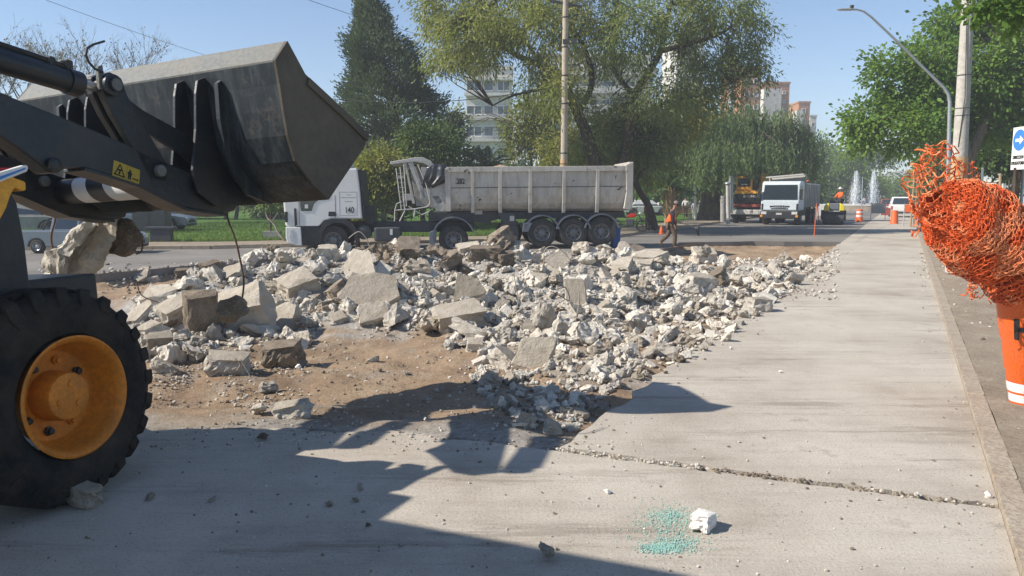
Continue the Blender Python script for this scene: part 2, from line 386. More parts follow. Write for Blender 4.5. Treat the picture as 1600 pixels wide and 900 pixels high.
M['rust'] = simple('rusty_rebar', (0.10, 0.06, 0.04), 0.85, 0, dirt=0.4, dirtc=(0.2, 0.11, 0.06), scale=9)
M['wirec'] = simple('pale_bent_wire', (0.36, 0.31, 0.25), 0.7, 0, dirt=0.3, scale=9)
M['bld_white'] = simple('white_render_wall', (0.58, 0.555, 0.51), 0.9, 0, dirt=0.35, dirtc=(0.36, 0.33, 0.28), scale=0.12, bump=0.05)
M['bld_brick'] = simple('orange_brick_wall', (0.40, 0.185, 0.095), 0.9, 0, dirt=0.3, dirtc=(0.28, 0.14, 0.09), scale=0.2, bump=0.05)
M['bld_grey'] = simple('grey_wall', (0.30, 0.29, 0.27), 0.9, 0, dirt=0.35, scale=0.3, bump=0.05)
M['bld_red'] = simple('red_wall', (0.30, 0.05, 0.035), 0.8, 0, dirt=0.3, scale=0.5)
M['roof'] = simple('tin_roof', (0.36, 0.34, 0.31), 0.6, 0.2, dirt=0.4, scale=0.6)
M['barkd'] = mk_bark('dark_bark', (0.045, 0.032, 0.024), (0.12, 0.09, 0.068))
M['barkm'] = mk_bark('grey_brown_bark', (0.12, 0.095, 0.07), (0.25, 0.205, 0.16))
M['barkp'] = mk_bark('pale_bark', (0.28, 0.24, 0.19), (0.45, 0.40, 0.33))
M['lf_mesq'] = mk_leaf('feathery_yellow_green_leaves', (0.12, 0.15, 0.035), (0.26, 0.28, 0.07), (0.38, 0.35, 0.10), 0.45)
M['lf_mesqd'] = mk_leaf('feathery_dark_green_leaves', (0.08, 0.12, 0.038), (0.18, 0.23, 0.065), (0.28, 0.30, 0.09), 0.4)
M['lf_con'] = mk_leaf('conifer_needles', (0.040, 0.070, 0.052), (0.095, 0.14, 0.095), (0.14, 0.18, 0.11), 0.15)
M['lf_wil'] = mk_leaf('drooping_pepper_leaves', (0.065, 0.115, 0.045), (0.15, 0.22, 0.085), (0.21, 0.28, 0.11), 0.4)
M['lf_right'] = mk_leaf('bright_broad_leaves', (0.06, 0.13, 0.022), (0.14, 0.26, 0.045), (0.21, 0.34, 0.06), 0.45)
M['lf_dark'] = mk_leaf('dark_broad_leaves', (0.04, 0.08, 0.022), (0.09, 0.155, 0.04), (0.13, 0.20, 0.055), 0.3)
M['lf_olive'] = mk_leaf('olive_leaves', (0.12, 0.13, 0.03), (0.26, 0.26, 0.055), (0.38, 0.34, 0.07), 0.45)
M['lf_yel'] = mk_leaf('yellow_hedge_leaves', (0.30, 0.30, 0.02), (0.45, 0.42, 0.04), None, 0.3)
M['lf_palm'] = mk_leaf('palm_leaflets', (0.045, 0.085, 0.030), (0.10, 0.15, 0.055), None, 0.25)
M['lf_dry'] = mk_leaf('dry_seed_leaves', (0.12, 0.085, 0.05), (0.22, 0.16, 0.10), None, 0.2)
M['hay'] = simple('dry_grass_stack', (0.30, 0.22, 0.12), 0.95, 0, dirt=0.4, scale=8, bump=0.5)
def mk_water():
    q = NT('fountain_spray'); v = q.coord((1, 1, 0.4), world=True)
    q.fin((0.85, 0.88, 0.90), 0.6, 0, None, 0.3)
    q.b.inputs['Alpha'].default_value = 0.55; return q.mat
M['spray'] = mk_water()
def mk_shard():
    q = NT('teal_safety_glass'); q.fin((0.34, 0.54, 0.47), 0.25, 0, None, 0.7); return q.mat
M['shard'] = mk_shard()
M['mountain'] = simple('bare_hill_rock', (0.20, 0.16, 0.16), 0.95, 0, dirt=0.3, scale=0.01, bump=0)

# ------------------------------------------------------------------ ground plan
DD = Vector((math.sin(D2R(27)), math.cos(D2R(27)), 0)); NN = Vector((math.cos(D2R(27)), -math.sin(D2R(27)), 0))
def Wst(s, t, z=0.0): return DD * s + NN * t + Vector((0, 0, z))
TL = -2.3; TR = 0.63           # left edge and kerb of the remaining concrete lane
def xy(p): return (p[0], p[1])
FRONT = [(-14, 12), (-9, 8.2), (-6, 7.1), (-3, 6.25)] + [xy(G(*q)) for q in ((400, 668), (500, 672), (600, 674), (690, 684), (760, 693))] + [xy(Wst(5.24, TL))]
BACK = [xy(Wst(35.1, TL))] + [xy(G(*q)) for q in ((1180, 377), (1062, 379), (1030, 391), (940, 397), (850, 401), (700, 401), (560, 401), (430, 404), (341, 411), (154, 428))] + [(-15.5, 18.5)]
PIT = FRONT + BACK
def rough(pts, step=0.28, amp=0.05, seed=1, skip=()):
    r = random.Random(seed); out = []
    for i in range(len(pts) - 1):
        a = Vector((*pts[i], 0)); b = Vector((*pts[i + 1], 0)); n = max(1, int((b - a).length / step)); d = (b - a).normalized(); q = Vector((-d.y, d.x, 0))
        for k in range(n):
            p = a.lerp(b, k / n); 
            if k or i: p = p + q * r.uniform(-amp, amp)
            out.append((p.x, p.y))
    out.append(pts[-1]); return out
def sheet(name, poly, z, mat, thick=0.3, bevel=0):
    m = MB(); m.prism([(x, y, z - thick) for x, y in poly], (0, 0, thick))
    return struct(m.build(name, mat, bevel=bevel))
# broken edge shared by slabs
edge = rough([xy(Wst(5.24, TL)), xy(Wst(35.1, TL))], 0.25, 0.06, 3)
J = [5.30, 16.6, 35.1, 60, 400]
def lane_slab(s0, s1, name, right_skew=0.24):
    ed = [p for p in edge if s0 + 0.02 < Vector((*p, 0)).dot(DD) < s1 - 0.02]
    a0 = xy(Wst(s0 + 0.03, TL)); a1 = xy(Wst(s1 - 0.03, TL))
    near = rough([a0, xy(Wst(s0 + 0.035 + right_skew, TR))], 0.10, 0.02, int(s0))
    far = rough([xy(Wst(s1 - 0.03 + right_skew, TR)), a1], 0.12, 0.012, int(s1))
    return sheet(name, near + far + ed[::-1], 0.0, M['concrete'], 0.26)
for i in range(2): lane_slab(J[i], J[i + 1], 'concrete_slab')
struct(MB().prism([Wst(5.1, TL, -.10), Wst(5.6, TL, -.10), Wst(5.8, TR, -.10), Wst(5.3, TR, -.10)], (0, 0, .05)).build('joint_soil', M['park_soil']))
struct(MB().prism([Wst(16.4, TL, -.10), Wst(16.9, TL, -.10), Wst(17.1, TR, -.10), Wst(16.7, TR, -.10)], (0, 0, .05)).build('joint_soil', M['park_soil']))
struct(MB().prism([Wst(35.13, TL, -.26), Wst(35.37, TR, -.26), Wst(430, TR, -.26), Wst(430, TL, -.26)], (0, 0, .26)).build('concrete_slab', M['concrete']))
# near slab, left of and under the camera
nf = rough(FRONT[1:], 0.25, 0.05, 5)
near_poly = nf + rough([xy(Wst(5.235, TL)), xy(Wst(5.485, TR))], 0.10, 0.02, 9)[1:] + [xy(Wst(-12, TR)), (-14, -10), (-16, 4)]
sheet('concrete_slab', near_poly, 0.0, M['concrete'], 0.26)
# kerb and sidewalk on the right
def kerb(name, line, w, h, mat, seg=1.0, seed=1):
    r = random.Random(seed); objs = []
    for i in range(len(line) - 1):
        a = Vector((*line[i], 0)); b = Vector((*line[i + 1], 0)); n = max(1, int(round((b - a).length / seg))); d = (b - a).normalized(); q = Vector((-d.y, d.x, 0)) * w
        for k in range(n):
            p0 = a.lerp(b, k / n) + d * 0.006; p1 = a.lerp(b, (k + 1) / n) - d * 0.006; e = r.uniform(-.008, .008)
            m = MB(); m.prism([p0 - Vector((0, 0, .25)), p1 - Vector((0, 0, .25)), p1 + q - Vector((0, 0, .25)), p0 + q - Vector((0, 0, .25))], (0, 0, h + .25 + e))
            o = m.build(name, mat, bevel=0.02); struct(o); objs.append(o)
    return objs
kerb('kerb', [xy(Wst(-4, TR + .15)), xy(Wst(46, TR + .15))][::1], 0.148, 0.045, M['kerb'], 1.25, 4)
kerb('kerb', [xy(Wst(46, TR + .15)), xy(Wst(190, TR + .15))], 0.14, 0.055, M['kerb'], 12, 5)
# right sidewalk of trodden soil: uneven grid
def grid_patch(name, fn, s0, s1, t0, t1, ns, nt_, mat):
    V = []; 
    for i in range(ns + 1):
        for j in range(nt_ + 1):
            s = s0 + (s1 - s0) * (i / ns) ** 1.6; t = t0 + (t1 - t0) * j / nt_; p = Wst(s, t); V.append((p.x, p.y, fn(p.x, p.y, s, t)))
    F_ = [(i * (nt_ + 1) + j, i * (nt_ + 1) + j + 1, (i + 1) * (nt_ + 1) + j + 1, (i + 1) * (nt_ + 1) + j) for i in range(ns) for j in range(nt_)]
    o = np_mesh(name, V, F_, mat, smooth=True); return struct(o)
def walk_h(x, y, s, t):
    return 0.045 + 0.02 * noise.noise((x * 1.3, y * 1.3, 3)) + 0.035 * max(0, noise.noise((x * 5, y * 5, 1))) + 0.02 * min(1, (t - TR) / 2)
grid_patch('sidewalk', walk_h, -4, 60, TR + .147, 6.2, 260, 60, M['dirt'])
struct(MB().prism([Wst(-4, 6.0, -.2), Wst(60, 6.0, -.2), Wst(60, 190, -.2), Wst(-4, 190, -.2)], (0, 0, .262)).build('park_lawn', M['lawn']))
struct(MB().prism([Wst(60, TR + .16, -.2), Wst(430, TR + .16, -.2), Wst(430, 190, -.2), Wst(60.01, 190, -.2)], (0, 0, .24)).build('park_lawn', M['lawn']))
struct(MB().prism([Wst(20, 9.0, .0), Wst(20, 11.4, .0), Wst(200, 11.4, .0), Wst(200, 9.0, .0)], (0, 0, .068)).build('footpath', M['park_soil']))
# asphalt: everything round the pit up to the far kerb
KL = [(-90, 27.4), (-18, 27.4), (-11, 28.1), (-7.5, 29.6), (-3, 31.8), (3.4, 33.6), (5.0, 36.2), (6.55, 39.3)]
kd = Vector((14.95 - 6.55, 55.0 - 39.3, 0)).normalized()
KL += [(6.55 + kd.x * 17, 39.3 + kd.y * 17), (6.55 + kd.x * 60, 39.3 + kd.y * 60)]
bk = rough(BACK, 0.9, 0.10, 8)
asph = [xy(Wst(35.1, TL))] + [xy(Wst(430, TL))] + [xy(Wst(430, -30))] + [KL[-1]] + KL[::-1][1:] + [(-90, 8), (-14, 12)] + [(-15.5, 18.5)] + bk[::-1][1:-1]
sheet('asphalt_street', asph, 0.0, M['asphalt'], 0.24)
struct(MB().prism([(-90, -40, -.3), (-16, -40, -.3), (-16, 4, -.3), (-9, 8.2, -.3), (-14, 12, -.3), (-90, 8, -.3)], (0, 0, .296)).build('asphalt_street', M['asphalt']))
kerb('kerb', KL[1:-1][::-1], 0.16, 0.13, M['kerb'], 1.0, 11)
kerb('kerb', [KL[1], KL[0]], 0.16, 0.13, M['kerb'], 6.0, 12)
# left footpath band behind the kerb and the lawn behind it
def offset(line, d):
    out = []
    for i, p in enumerate(line):
        a = Vector(line[max(0, i - 1)]); b = Vector(line[min(len(line) - 1, i + 1)]); t = (b - a).normalized(); out.append((p[0] - t.y * d, p[1] + t.x * d))
    return out
o1 = offset(KL, 0.165); o2 = offset(KL, 2.6); 
struct(MB().prism([(x, y, -.1) for x, y in o1 + o2[::-1]], (0, 0, .215)).build('footpath', M['park_soil']))
lawn = o2 + [xy(Wst(430, -30)), (-300, 500), (-300, 29.9)]
struct(MB().prism([(x, y, -.1) for x, y in lawn], (0, 0, .235)).build('park_lawn', M['lawn']))
struct(MB().prism([(-600, -120, -1.2), (700, -120, -1.2), (700, 760, -1.2), (-600, 760, -1.2)], (0, 0, .55)).build('ground', M['lawn']))

# ------------------------------------------------------------------ pit terrain
HEAP = [(250, 490, 12.5, 1.3, 1.7), (360, 433, 15, 1.9, 2.4), (300, 500, 11.6, 1.2, 1.2), (470, 411, 16, 2.2, 2.6), (600, 394, 17.5, 2.6, 3), (765, 376, 18.5, 1.4, 2.2), (720, 440, 14.5, 2.6, 2.0),
        (600, 455, 13.6, 2.0, 1.5), (860, 422, 15.5, 2.4, 2.6), (960, 401, 18, 2.6, 2.6), (850, 500, 12, 1.7, 1.6), (930, 560, 9.6, 1.1, 1.2), (1040, 450, 15.5, 2.3, 2.3),
        (1150, 414, 19.5, 2.8, 2.4), (1240, 408, 22.0, 1.5, 1.6), (1000, 520, 11.5, 1.3, 1.2), (870, 640, 7.3, .8, .8), (350, 575, 9.4, 1.0, .5), (440, 640, 7.4, .9, .35), (1100, 480, 14, 1.5, 1.2)]
HP = [(P(a, b, Y), sx, sy) for a, b, Y, sx, sy in HEAP]
PITn = np.array(PIT)
def seg_dist(X, Y, pts, closed=False):
    d = np.full(X.shape, 1e9)
    n = len(pts)
    for i in range(n if closed else n - 1):
        a = np.array(pts[i]); b = np.array(pts[(i + 1) % n]); ab = b - a
        t = np.clip(((X - a[0]) * ab[0] + (Y - a[1]) * ab[1]) / (ab @ ab), 0, 1)
        d = np.minimum(d, np.hypot(X - a[0] - t * ab[0], Y - a[1] - t * ab[1]))
    return d
def inside(X, Y, pts):
    c = np.zeros(X.shape, bool); n = len(pts)
    for i in range(n):
        x0, y0 = pts[i]; x1, y1 = pts[(i + 1) % n]
        c ^= ((y0 > Y) != (y1 > Y)) & (X < (x1 - x0) * (Y - y0) / (y1 - y0 + 1e-12) + x0)
    return c
GX0, GX1, GY0, GY1, GS = -15.6, 15.4, 5.3, 33.5, 0.085
gx = np.arange(GX0, GX1, GS); gy = np.arange(GY0, GY1, GS); XX, YY = np.meshgrid(gx, gy, indexing='ij')
ins = inside(XX, YY, PIT); df = seg_dist(XX, YY, FRONT); da = seg_dist(XX, YY, PIT, True)
sm = lambda t: (lambda u: u * u * (3 - 2 * u))(np.clip(t, 0, 1))
base = -0.02 - 0.30 * sm(df / 1.9) * (0.55 + 0.45 * sm(da / 0.35))
base = np.where(ins, base, -0.34)
def vnoise(X, Y, sc, seed=0):
    r = np.random.RandomState(seed); g = r.rand(256, 256); x = X * sc + 1000; y = Y * sc + 1000; xi = np.floor(x).astype(int); yi = np.floor(y).astype(int); fx = x - xi; fy = y - yi
    fx = fx * fx * (3 - 2 * fx); fy = fy * fy * (3 - 2 * fy); a = g[xi % 256, yi % 256]; b = g[(xi + 1) % 256, yi % 256]; c = g[xi % 256, (yi + 1) % 256]; d = g[(xi + 1) % 256, (yi + 1) % 256]
    return (a * (1 - fx) + b * fx) * (1 - fy) + (c * (1 - fx) + d * fx) * fy - 0.5
hh = np.zeros_like(XX)
for p, sx, sy in HP:
    g = np.exp(-((XX - p.x) / sx) ** 2 - ((YY - p.y) / sy) ** 2); hh = np.maximum(hh, g * max(0.08, (p.z + 0.30)))
fade = sm(da / 0.5)
nz = 0.16 * vnoise(XX, YY, 0.9, 1) + 0.09 * vnoise(XX, YY, 2.3, 2) + 0.05 * vnoise(XX, YY, 5, 3) + 0.035 * vnoise(XX, YY, 11, 4)
HH = base + hh * fade + nz * np.where(ins, 0.35 + 0.65 * fade, 0) * (0.6 + np.minimum(1.0, hh * 2.2))
HH = np.where(ins, HH, -0.34)
def H(x, y):
    i = int((x - GX0) / GS); j = int((y - GY0) / GS)
    if 0 <= i < len(gx) and 0 <= j < len(gy) and ins[i, j]: return float(HH[i, j])
    return 0.0
keep = ins | (da < 0.3)
idx = -np.ones(XX.shape, int); idx[keep] = np.arange(keep.sum())
V = np.stack([XX[keep], YY[keep], HH[keep]], 1)
q4 = keep[:-1, :-1] & keep[1:, :-1] & keep[:-1, 1:] & keep[1:, 1:]
Fq = np.stack([idx[:-1, :-1][q4], idx[1:, :-1][q4], idx[1:, 1:][q4], idx[:-1, 1:][q4]], 1)
at = None
pit_o = struct(np_mesh('pit_soil', V, Fq, M['soil'], smooth=True))
cov = np.clip(hh[keep] * 5.0 - 0.35 + 1.2 * vnoise(XX, YY, 3.5, 9)[keep], 0, 1)
cov = np.maximum(cov, np.clip(1.6 - df[keep] * 1.9 + 1.4 * vnoise(XX, YY, 2.0, 12)[keep], 0, 1) * .8)
at = pit_o.data.attributes.new('rubble_cover', 'FLOAT', 'POINT'); at.data.foreach_set('value', cov.astype(np.float32))
def RH(px, py, ymax=27):
    r = ray(px, py); y = 4.0
    while y < ymax:
        p = CAM + r * (y / r.y)
        if p.z <= H(p.x, p.y): return p
        y += 0.06
    return None

# ------------------------------------------------------------------ broken concrete
def chunk_mesh(seed, kind):
    r = random.Random(seed); bm = bmesh.new()
    if kind == 'slab':
        n = r.choice([4, 5, 5, 6, 7]); ph = r.uniform(0, 6); pts = []
        for k in range(n):
            a = ph + 2 * math.pi * (k + r.uniform(-.38, .38)) / n; rr = r.uniform(.34, .60); pts.append((math.cos(a) * rr, math.sin(a) * rr))
        th = r.uniform(.13, .2)
        vs = [bm.verts.new((x, y, th)) for x, y in pts] + [bm.verts.new((x * r.uniform(.8, 1.02), y * r.uniform(.8, 1.02), -th)) for x, y in pts]
    else:
        n = 13 if kind == 'lump' else 9
        ex = (r.uniform(.36, .55), r.uniform(.34, .5), r.uniform(.28, .42)) if kind == 'lump' else (.5, .42, .38)
        vs = []
        for k in range(n):
            v = Vector((r.gauss(0, 1), r.gauss(0, 1), r.gauss(0, 1))).normalized()
            m = max(abs(v.x), abs(v.y), abs(v.z)); v = v.lerp(v / m, .55) 
            vs.append(bm.verts.new((v.x * ex[0], v.y * ex[1], v.z * ex[2])))
        if kind == 'block':
            for sx in (-1, 1):
                for sy in (-1, 1):
                    for sz in (-1, 1): vs.append(bm.verts.new((sx * ex[0] * r.uniform(.7, 1), sy * ex[1] * r.uniform(.7, 1), sz * ex[2] * r.uniform(.75, 1))))
    res = bmesh.ops.convex_hull(bm, input=bm.verts)
    junk = [e for e in res['geom_interior'] if isinstance(e, bmesh.types.BMVert)] + [e for e in res['geom_unused'] if isinstance(e, bmesh.types.BMVert)]
    bmesh.ops.delete(bm, geom=list(set(junk)), context='VERTS')
    flat = [f for f in bm.faces if kind != 'lump' and f.normal.z > 0.9]
    for f in flat: f.material_index = 1
    bmesh.ops.subdivide_edges(bm, edges=[e for e in bm.edges if e.calc_length() > .16], cuts=2, use_grid_fill=True)
    bmesh.ops.subdivide_edges(bm, edges=[e for e in bm.edges if e.calc_length() > .13], cuts=1, use_grid_fill=True)
    bmesh.ops.triangulate(bm, faces=bm.faces)
    bm.normal_update(); off = Vector((seed * 7.3, seed * 1.7, 0))
    for v in bm.verts:
        p = v.co.copy(); k = 0.35 if any(f.material_index == 1 for f in v.link_faces) else 1.0
        d = noise.noise(p * 2.6 + off) * .12 - abs(noise.noise(p * 6.0 + off)) * .13 + noise.noise(p * 13 + off) * .05 + .03
        if kind != 'lump' and v.normal.z > .85: d *= .15
        v.co += v.normal * d * k
        v.co += Vector((noise.noise(p * 8 + off), noise.noise(p * 8 - off), noise.noise(p * 8 + off * 2))) * .03 * k
    me = bpy.data.meshes.new('chunk'); bm.to_mesh(me); bm.free(); return me
PROTO = {}
for k_, n_ in (('lump', 12), ('slab', 7), ('block', 6)):
    PROTO[k_] = []
    for i in range(n_):
        me = chunk_mesh(i * 3 + len(k_) * 101, k_); PROTO[k_].append(me)
TONE = {'w': ('broken', 'face'), 't': ('face', 'face'), 'd': ('brokend', 'brokend'), 's': ('white_stone', 'white_stone')}
PC = {}
def proto(kind, i, tone):
    key = (kind, i % len(PROTO[kind]), tone)
    if key not in PC:
        me = PROTO[kind][key[1]].copy(); a, b = TONE[tone]; me.materials.append(M[a]); me.materials.append(M[b]); PC[key] = me
    return PC[key]
def chunk(name, p, dims, kind, tone, rot, i, label, cat='rubble', group=None):
    o = bpy.data.objects.new(name, proto(kind, i, tone)); COL.objects.link(o)
    o.matrix_world = Matrix.Translation(p) @ rot.to_4x4() @ Matrix.Diagonal((*dims, 1)); tag(o, label, cat, group); return o
GRP = 'broken concrete pieces of the rubble heap'
def eul(x, y, z): 
    from mathutils import Euler
    return Euler((x, y, z)).to_matrix()
# px, py, width px, height px, kind, tone, tilt (radians toward camera), z-rotation, label
BIG = [
 (838, 553, 90, 64, 'slab', 't', 1.05, .3, 'large grey pitted slab face tilted to the camera at the front of the heap'),
 (442, 556, 64, 50, 'block', 'd', .12, .1, 'squarish dark-faced concrete block standing alone on the brown earth'),
 (580, 466, 92, 62, 'slab', 't', .8, -.5, 'long tilted slab with pale top and shaded underside left of the heap centre'),
 (565, 422, 76, 50, 'slab', 'w', .55, .6, 'thick rough slab sloping down to the right behind the long tilted slab'),
 (735, 456, 56, 62, 'slab', 'w', 1.25, .2, 'smooth pale upright slab with a straight top edge in mid heap'),
 (715, 500, 86, 50, 'block', 't', .3, .4, 'broad grey block below the smooth pale upright slab'),
 (378, 491, 98, 80, 'block', 't', .5, .2, 'biggest grey block of the heap, behind the hanging lump'),
 (317, 494, 54, 92, 'block', 'd', .15, .5, 'dark brown upright slab left of the biggest grey block'),
 (442, 502, 68, 56, 'slab', 't', .9, -.2, 'tan slab leaning on the biggest grey block'),
 (280, 491, 56, 56, 'block', 'w', .5, .8, 'pale block left of the dark upright slab'),
 (219, 490, 44, 34, 'slab', 'w', .4, .1, 'pale flat slab nearest the big tyre'),
 (252, 463, 58, 34, 'slab', 'w', .35, .4, 'pale flat slab at the upper left of the heap'),
 (466, 450, 66, 50, 'block', 't', .5, .7, 'angular tan block above the leaning tan slab'),
 (356, 571, 68, 42, 'block', 'w', .1, .2, 'whitish rough block with bent wires lying on the brown earth'),
 (901, 458, 46, 68, 'slab', 'w', 1.3, .5, 'tall smooth pale slab standing upright right of centre'),
 (852, 492, 66, 72, 'lump', 'w', .4, .4, 'long rough pale lump leaning left of the tall smooth slab'),
 (874, 411, 44, 28, 'slab', 't', 1.0, .1, 'thin grey slab tilted up on top of the heap under a bent wire loop'),
 (913, 522, 56, 58, 'lump', 'w', .2, .9, 'big pale jagged lump right of the front slab face'),
 (1000, 497, 54, 36, 'lump', 'w', 0, .2, 'rounded pale lump on the right slope of the heap'),
 (977, 463, 62, 38, 'lump', 'w', .2, 1.2, 'broad pale lump high on the right slope'),
 (1094, 443, 44, 34, 'block', 'w', .2, .3, 'white block high at the right of the heap'),
 (971, 415, 52, 32, 'slab', 't', .25, .2, 'tan slab lying flat at the back right of the heap'),
 (976, 391, 32, 26, 'slab', 't', .8, .5, 'grey slab corner sticking up at the back of the heap'),
 (1016, 403, 58, 26, 'slab', 't', .2, -.3, 'flat grey slab at the back of the heap near the worker'),
 (1102, 393, 28, 24, 'lump', 't', .2, .5, 'grey boulder on the earth mound right of the worker'),
 (1039, 522, 60, 38, 'lump', 'w', .1, .6, 'pale lump near the edge of the concrete lane'),
 (1041, 542, 42, 26, 'lump', 'w', .1, 2.1, 'small pale lump at the foot of the right slope'),
 (768, 594, 62, 44, 'lump', 't', .1, .4, 'grey boulder at the front foot of the heap'),
 (734, 393, 40, 30, 'block', 't', .3, .2, 'grey-brown block on the heap top below the trailer wheels'),
 (678, 393, 46, 32, 'lump', 'd', .2, .2, 'dark soil-stained lump on the heap top'),
 (611, 391, 38, 32, 'lump', 'd', .2, 1.4, 'dark boulder on the heap top left of the soil-stained lump'),
 (640, 379, 34, 20, 'lump', 'd', .2, 2.4, 'small dark boulder highest on the heap top'),
 (514, 398, 32, 34, 'block', 'w', .3, .1, 'white block on the heap top below the truck cab'),
 (540, 389, 26, 26, 'lump', 'w', 0, .1, 'rounded white lump on the heap top'),
 (456, 642, 60, 32, 'block', 'w', .1, .1, 'white rough block at the edge of the machine shadow'),
 (404, 641, 44, 24, 'lump', 'w', 0, 2.0, 'flat white lump left of the block at the shadow edge'),
 (423, 606, 42, 26, 'lump', 'w', 0, .7, 'small pale lump on the earth between wires and shadow edge'),
 (583, 560, 26, 20, 'lump', 'w', 0, .3, 'single grey stone lying in the brown pit'),
 (635, 583, 17, 12, 'lump', 'w', 0, 1.3, 'smaller stone below the single grey stone in the brown pit'),
 (467, 573, 14, 11, 'lump', 's', 0, .3, 'small white pebble beside the dark-faced block'),
 (1230, 404, 30, 28, 'lump', 't', .2, .3, 'grey boulder on the right tail of the heap'),
 (1256, 412, 28, 26, 'lump', 't', .1, 1.1, 'last boulder of the right tail of the heap'),
 (1185, 478, 40, 32, 'block', 'w', 0, .25, 'square layered block standing alone on the concrete lane edge'),
 (222, 432, 32, 20, 'slab', 't', .5, .2, 'flat slab in the far left strip of debris'),
 (240, 437, 18, 13, 'block', 'w', .1, .2, 'small block in the far left strip of debris'),
 (329, 421, 28, 28, 'block', 'd', .3, .8, 'dark pointed slab standing in the far left strip'),
 (287, 428, 26, 20, 'block', 'd', .2, .2, 'brown block in the far left strip of debris'),
 (1150, 442, 40, 28, 'lump', 't', .2, 1.3, 'grey lump on the upper right slope'),
 (660, 420, 60, 34, 'lump', 't', .2, .2, 'broad dusty lump behind the smooth pale slab'),
 (790, 405, 30, 26, 'block', 'd', .2, .5, 'brown block right of the heap summit'),
 (640, 487, 52, 40, 'lump', 'w', .2, .5, 'pale lump left of the broad grey block'),
 (800, 455, 50, 38, 'lump', 'w', .2, 2.5, 'pale lump between the two smooth upright slabs'),
 (960, 530, 46, 34, 'lump', 'w', .2, .5, 'pale lump right of the jagged lump by the lane'),
 (250, 535, 40, 34, 'block', 't', .3, .5, 'grey block beside the tyre tread'),
 (235, 520, 40, 34, 'block', 'w', .3, 1.0, 'pale block just above the grey one beside the tread'),
 (700, 540, 40, 24, 'lump', 'w', .1, .9, 'pale lump at the lower edge of the heap above the brown earth'),
]
for i, (px, py, wpx, hpx, kind, tone, tilt, rz, label) in enumerate(BIG):
    p = RH(px, min(py + hpx * .30, 890)) or P(px, py, 18.5)
    if py < 398 and px < 1100: p = P(px, py + 6, 17.8 if px < 900 else 19)
    dist = p.y; k = 1.0 / F_PX * dist; wd = wpx * k * 1.02; hd = hpx * k * 1.06
    if kind == 'slab': dims = (wd, hd / max(.45, math.sin(tilt) if tilt > .3 else .5) * .95, wd * (.75 if tilt < 1 else .55)); rot = eul(tilt, 0, 0) @ eul(0, rnd.uniform(-.15, .15), rz)
    else: dims = (wd, wd * .85, hd * 1.15); rot = eul(tilt, rnd.uniform(-.15, .15), 0) @ eul(0, 0, rz if abs(rz) < .4 else rz)
    q = P(px, py, p.y + (0.12 * wd))
    q.z = max(q.z, H(q.x, q.y) + hd * .18) if py > 398 else q.z
    chunk('concrete_chunk', q, dims, kind, tone, rot, i * 5 + 1, label, 'rubble', GRP)
RUB = [(205, 478), (340, 418), (420, 398), (560, 388), (700, 388), (770, 374), (860, 402), (1000, 388), (1130, 398), (1230, 393), (1285, 412), (1240, 447), (1180, 497), (1128, 535), (1060, 570),
       (1000, 592), (940, 625), (890, 680), (810, 670), (760, 625), (735, 590), (750, 560), (690, 525), (600, 515), (540, 503), (480, 520), (478, 548), (400, 550), (330, 560), (250, 590), (225, 560), (212, 520)]
def inp(x, y, poly): return bool(inside(np.array([x]), np.array([y]), poly)[0])
cnt = 0; tries = 0
taken = [(b[0], b[1], b[2] * .38, b[3] * .36) for b in BIG]
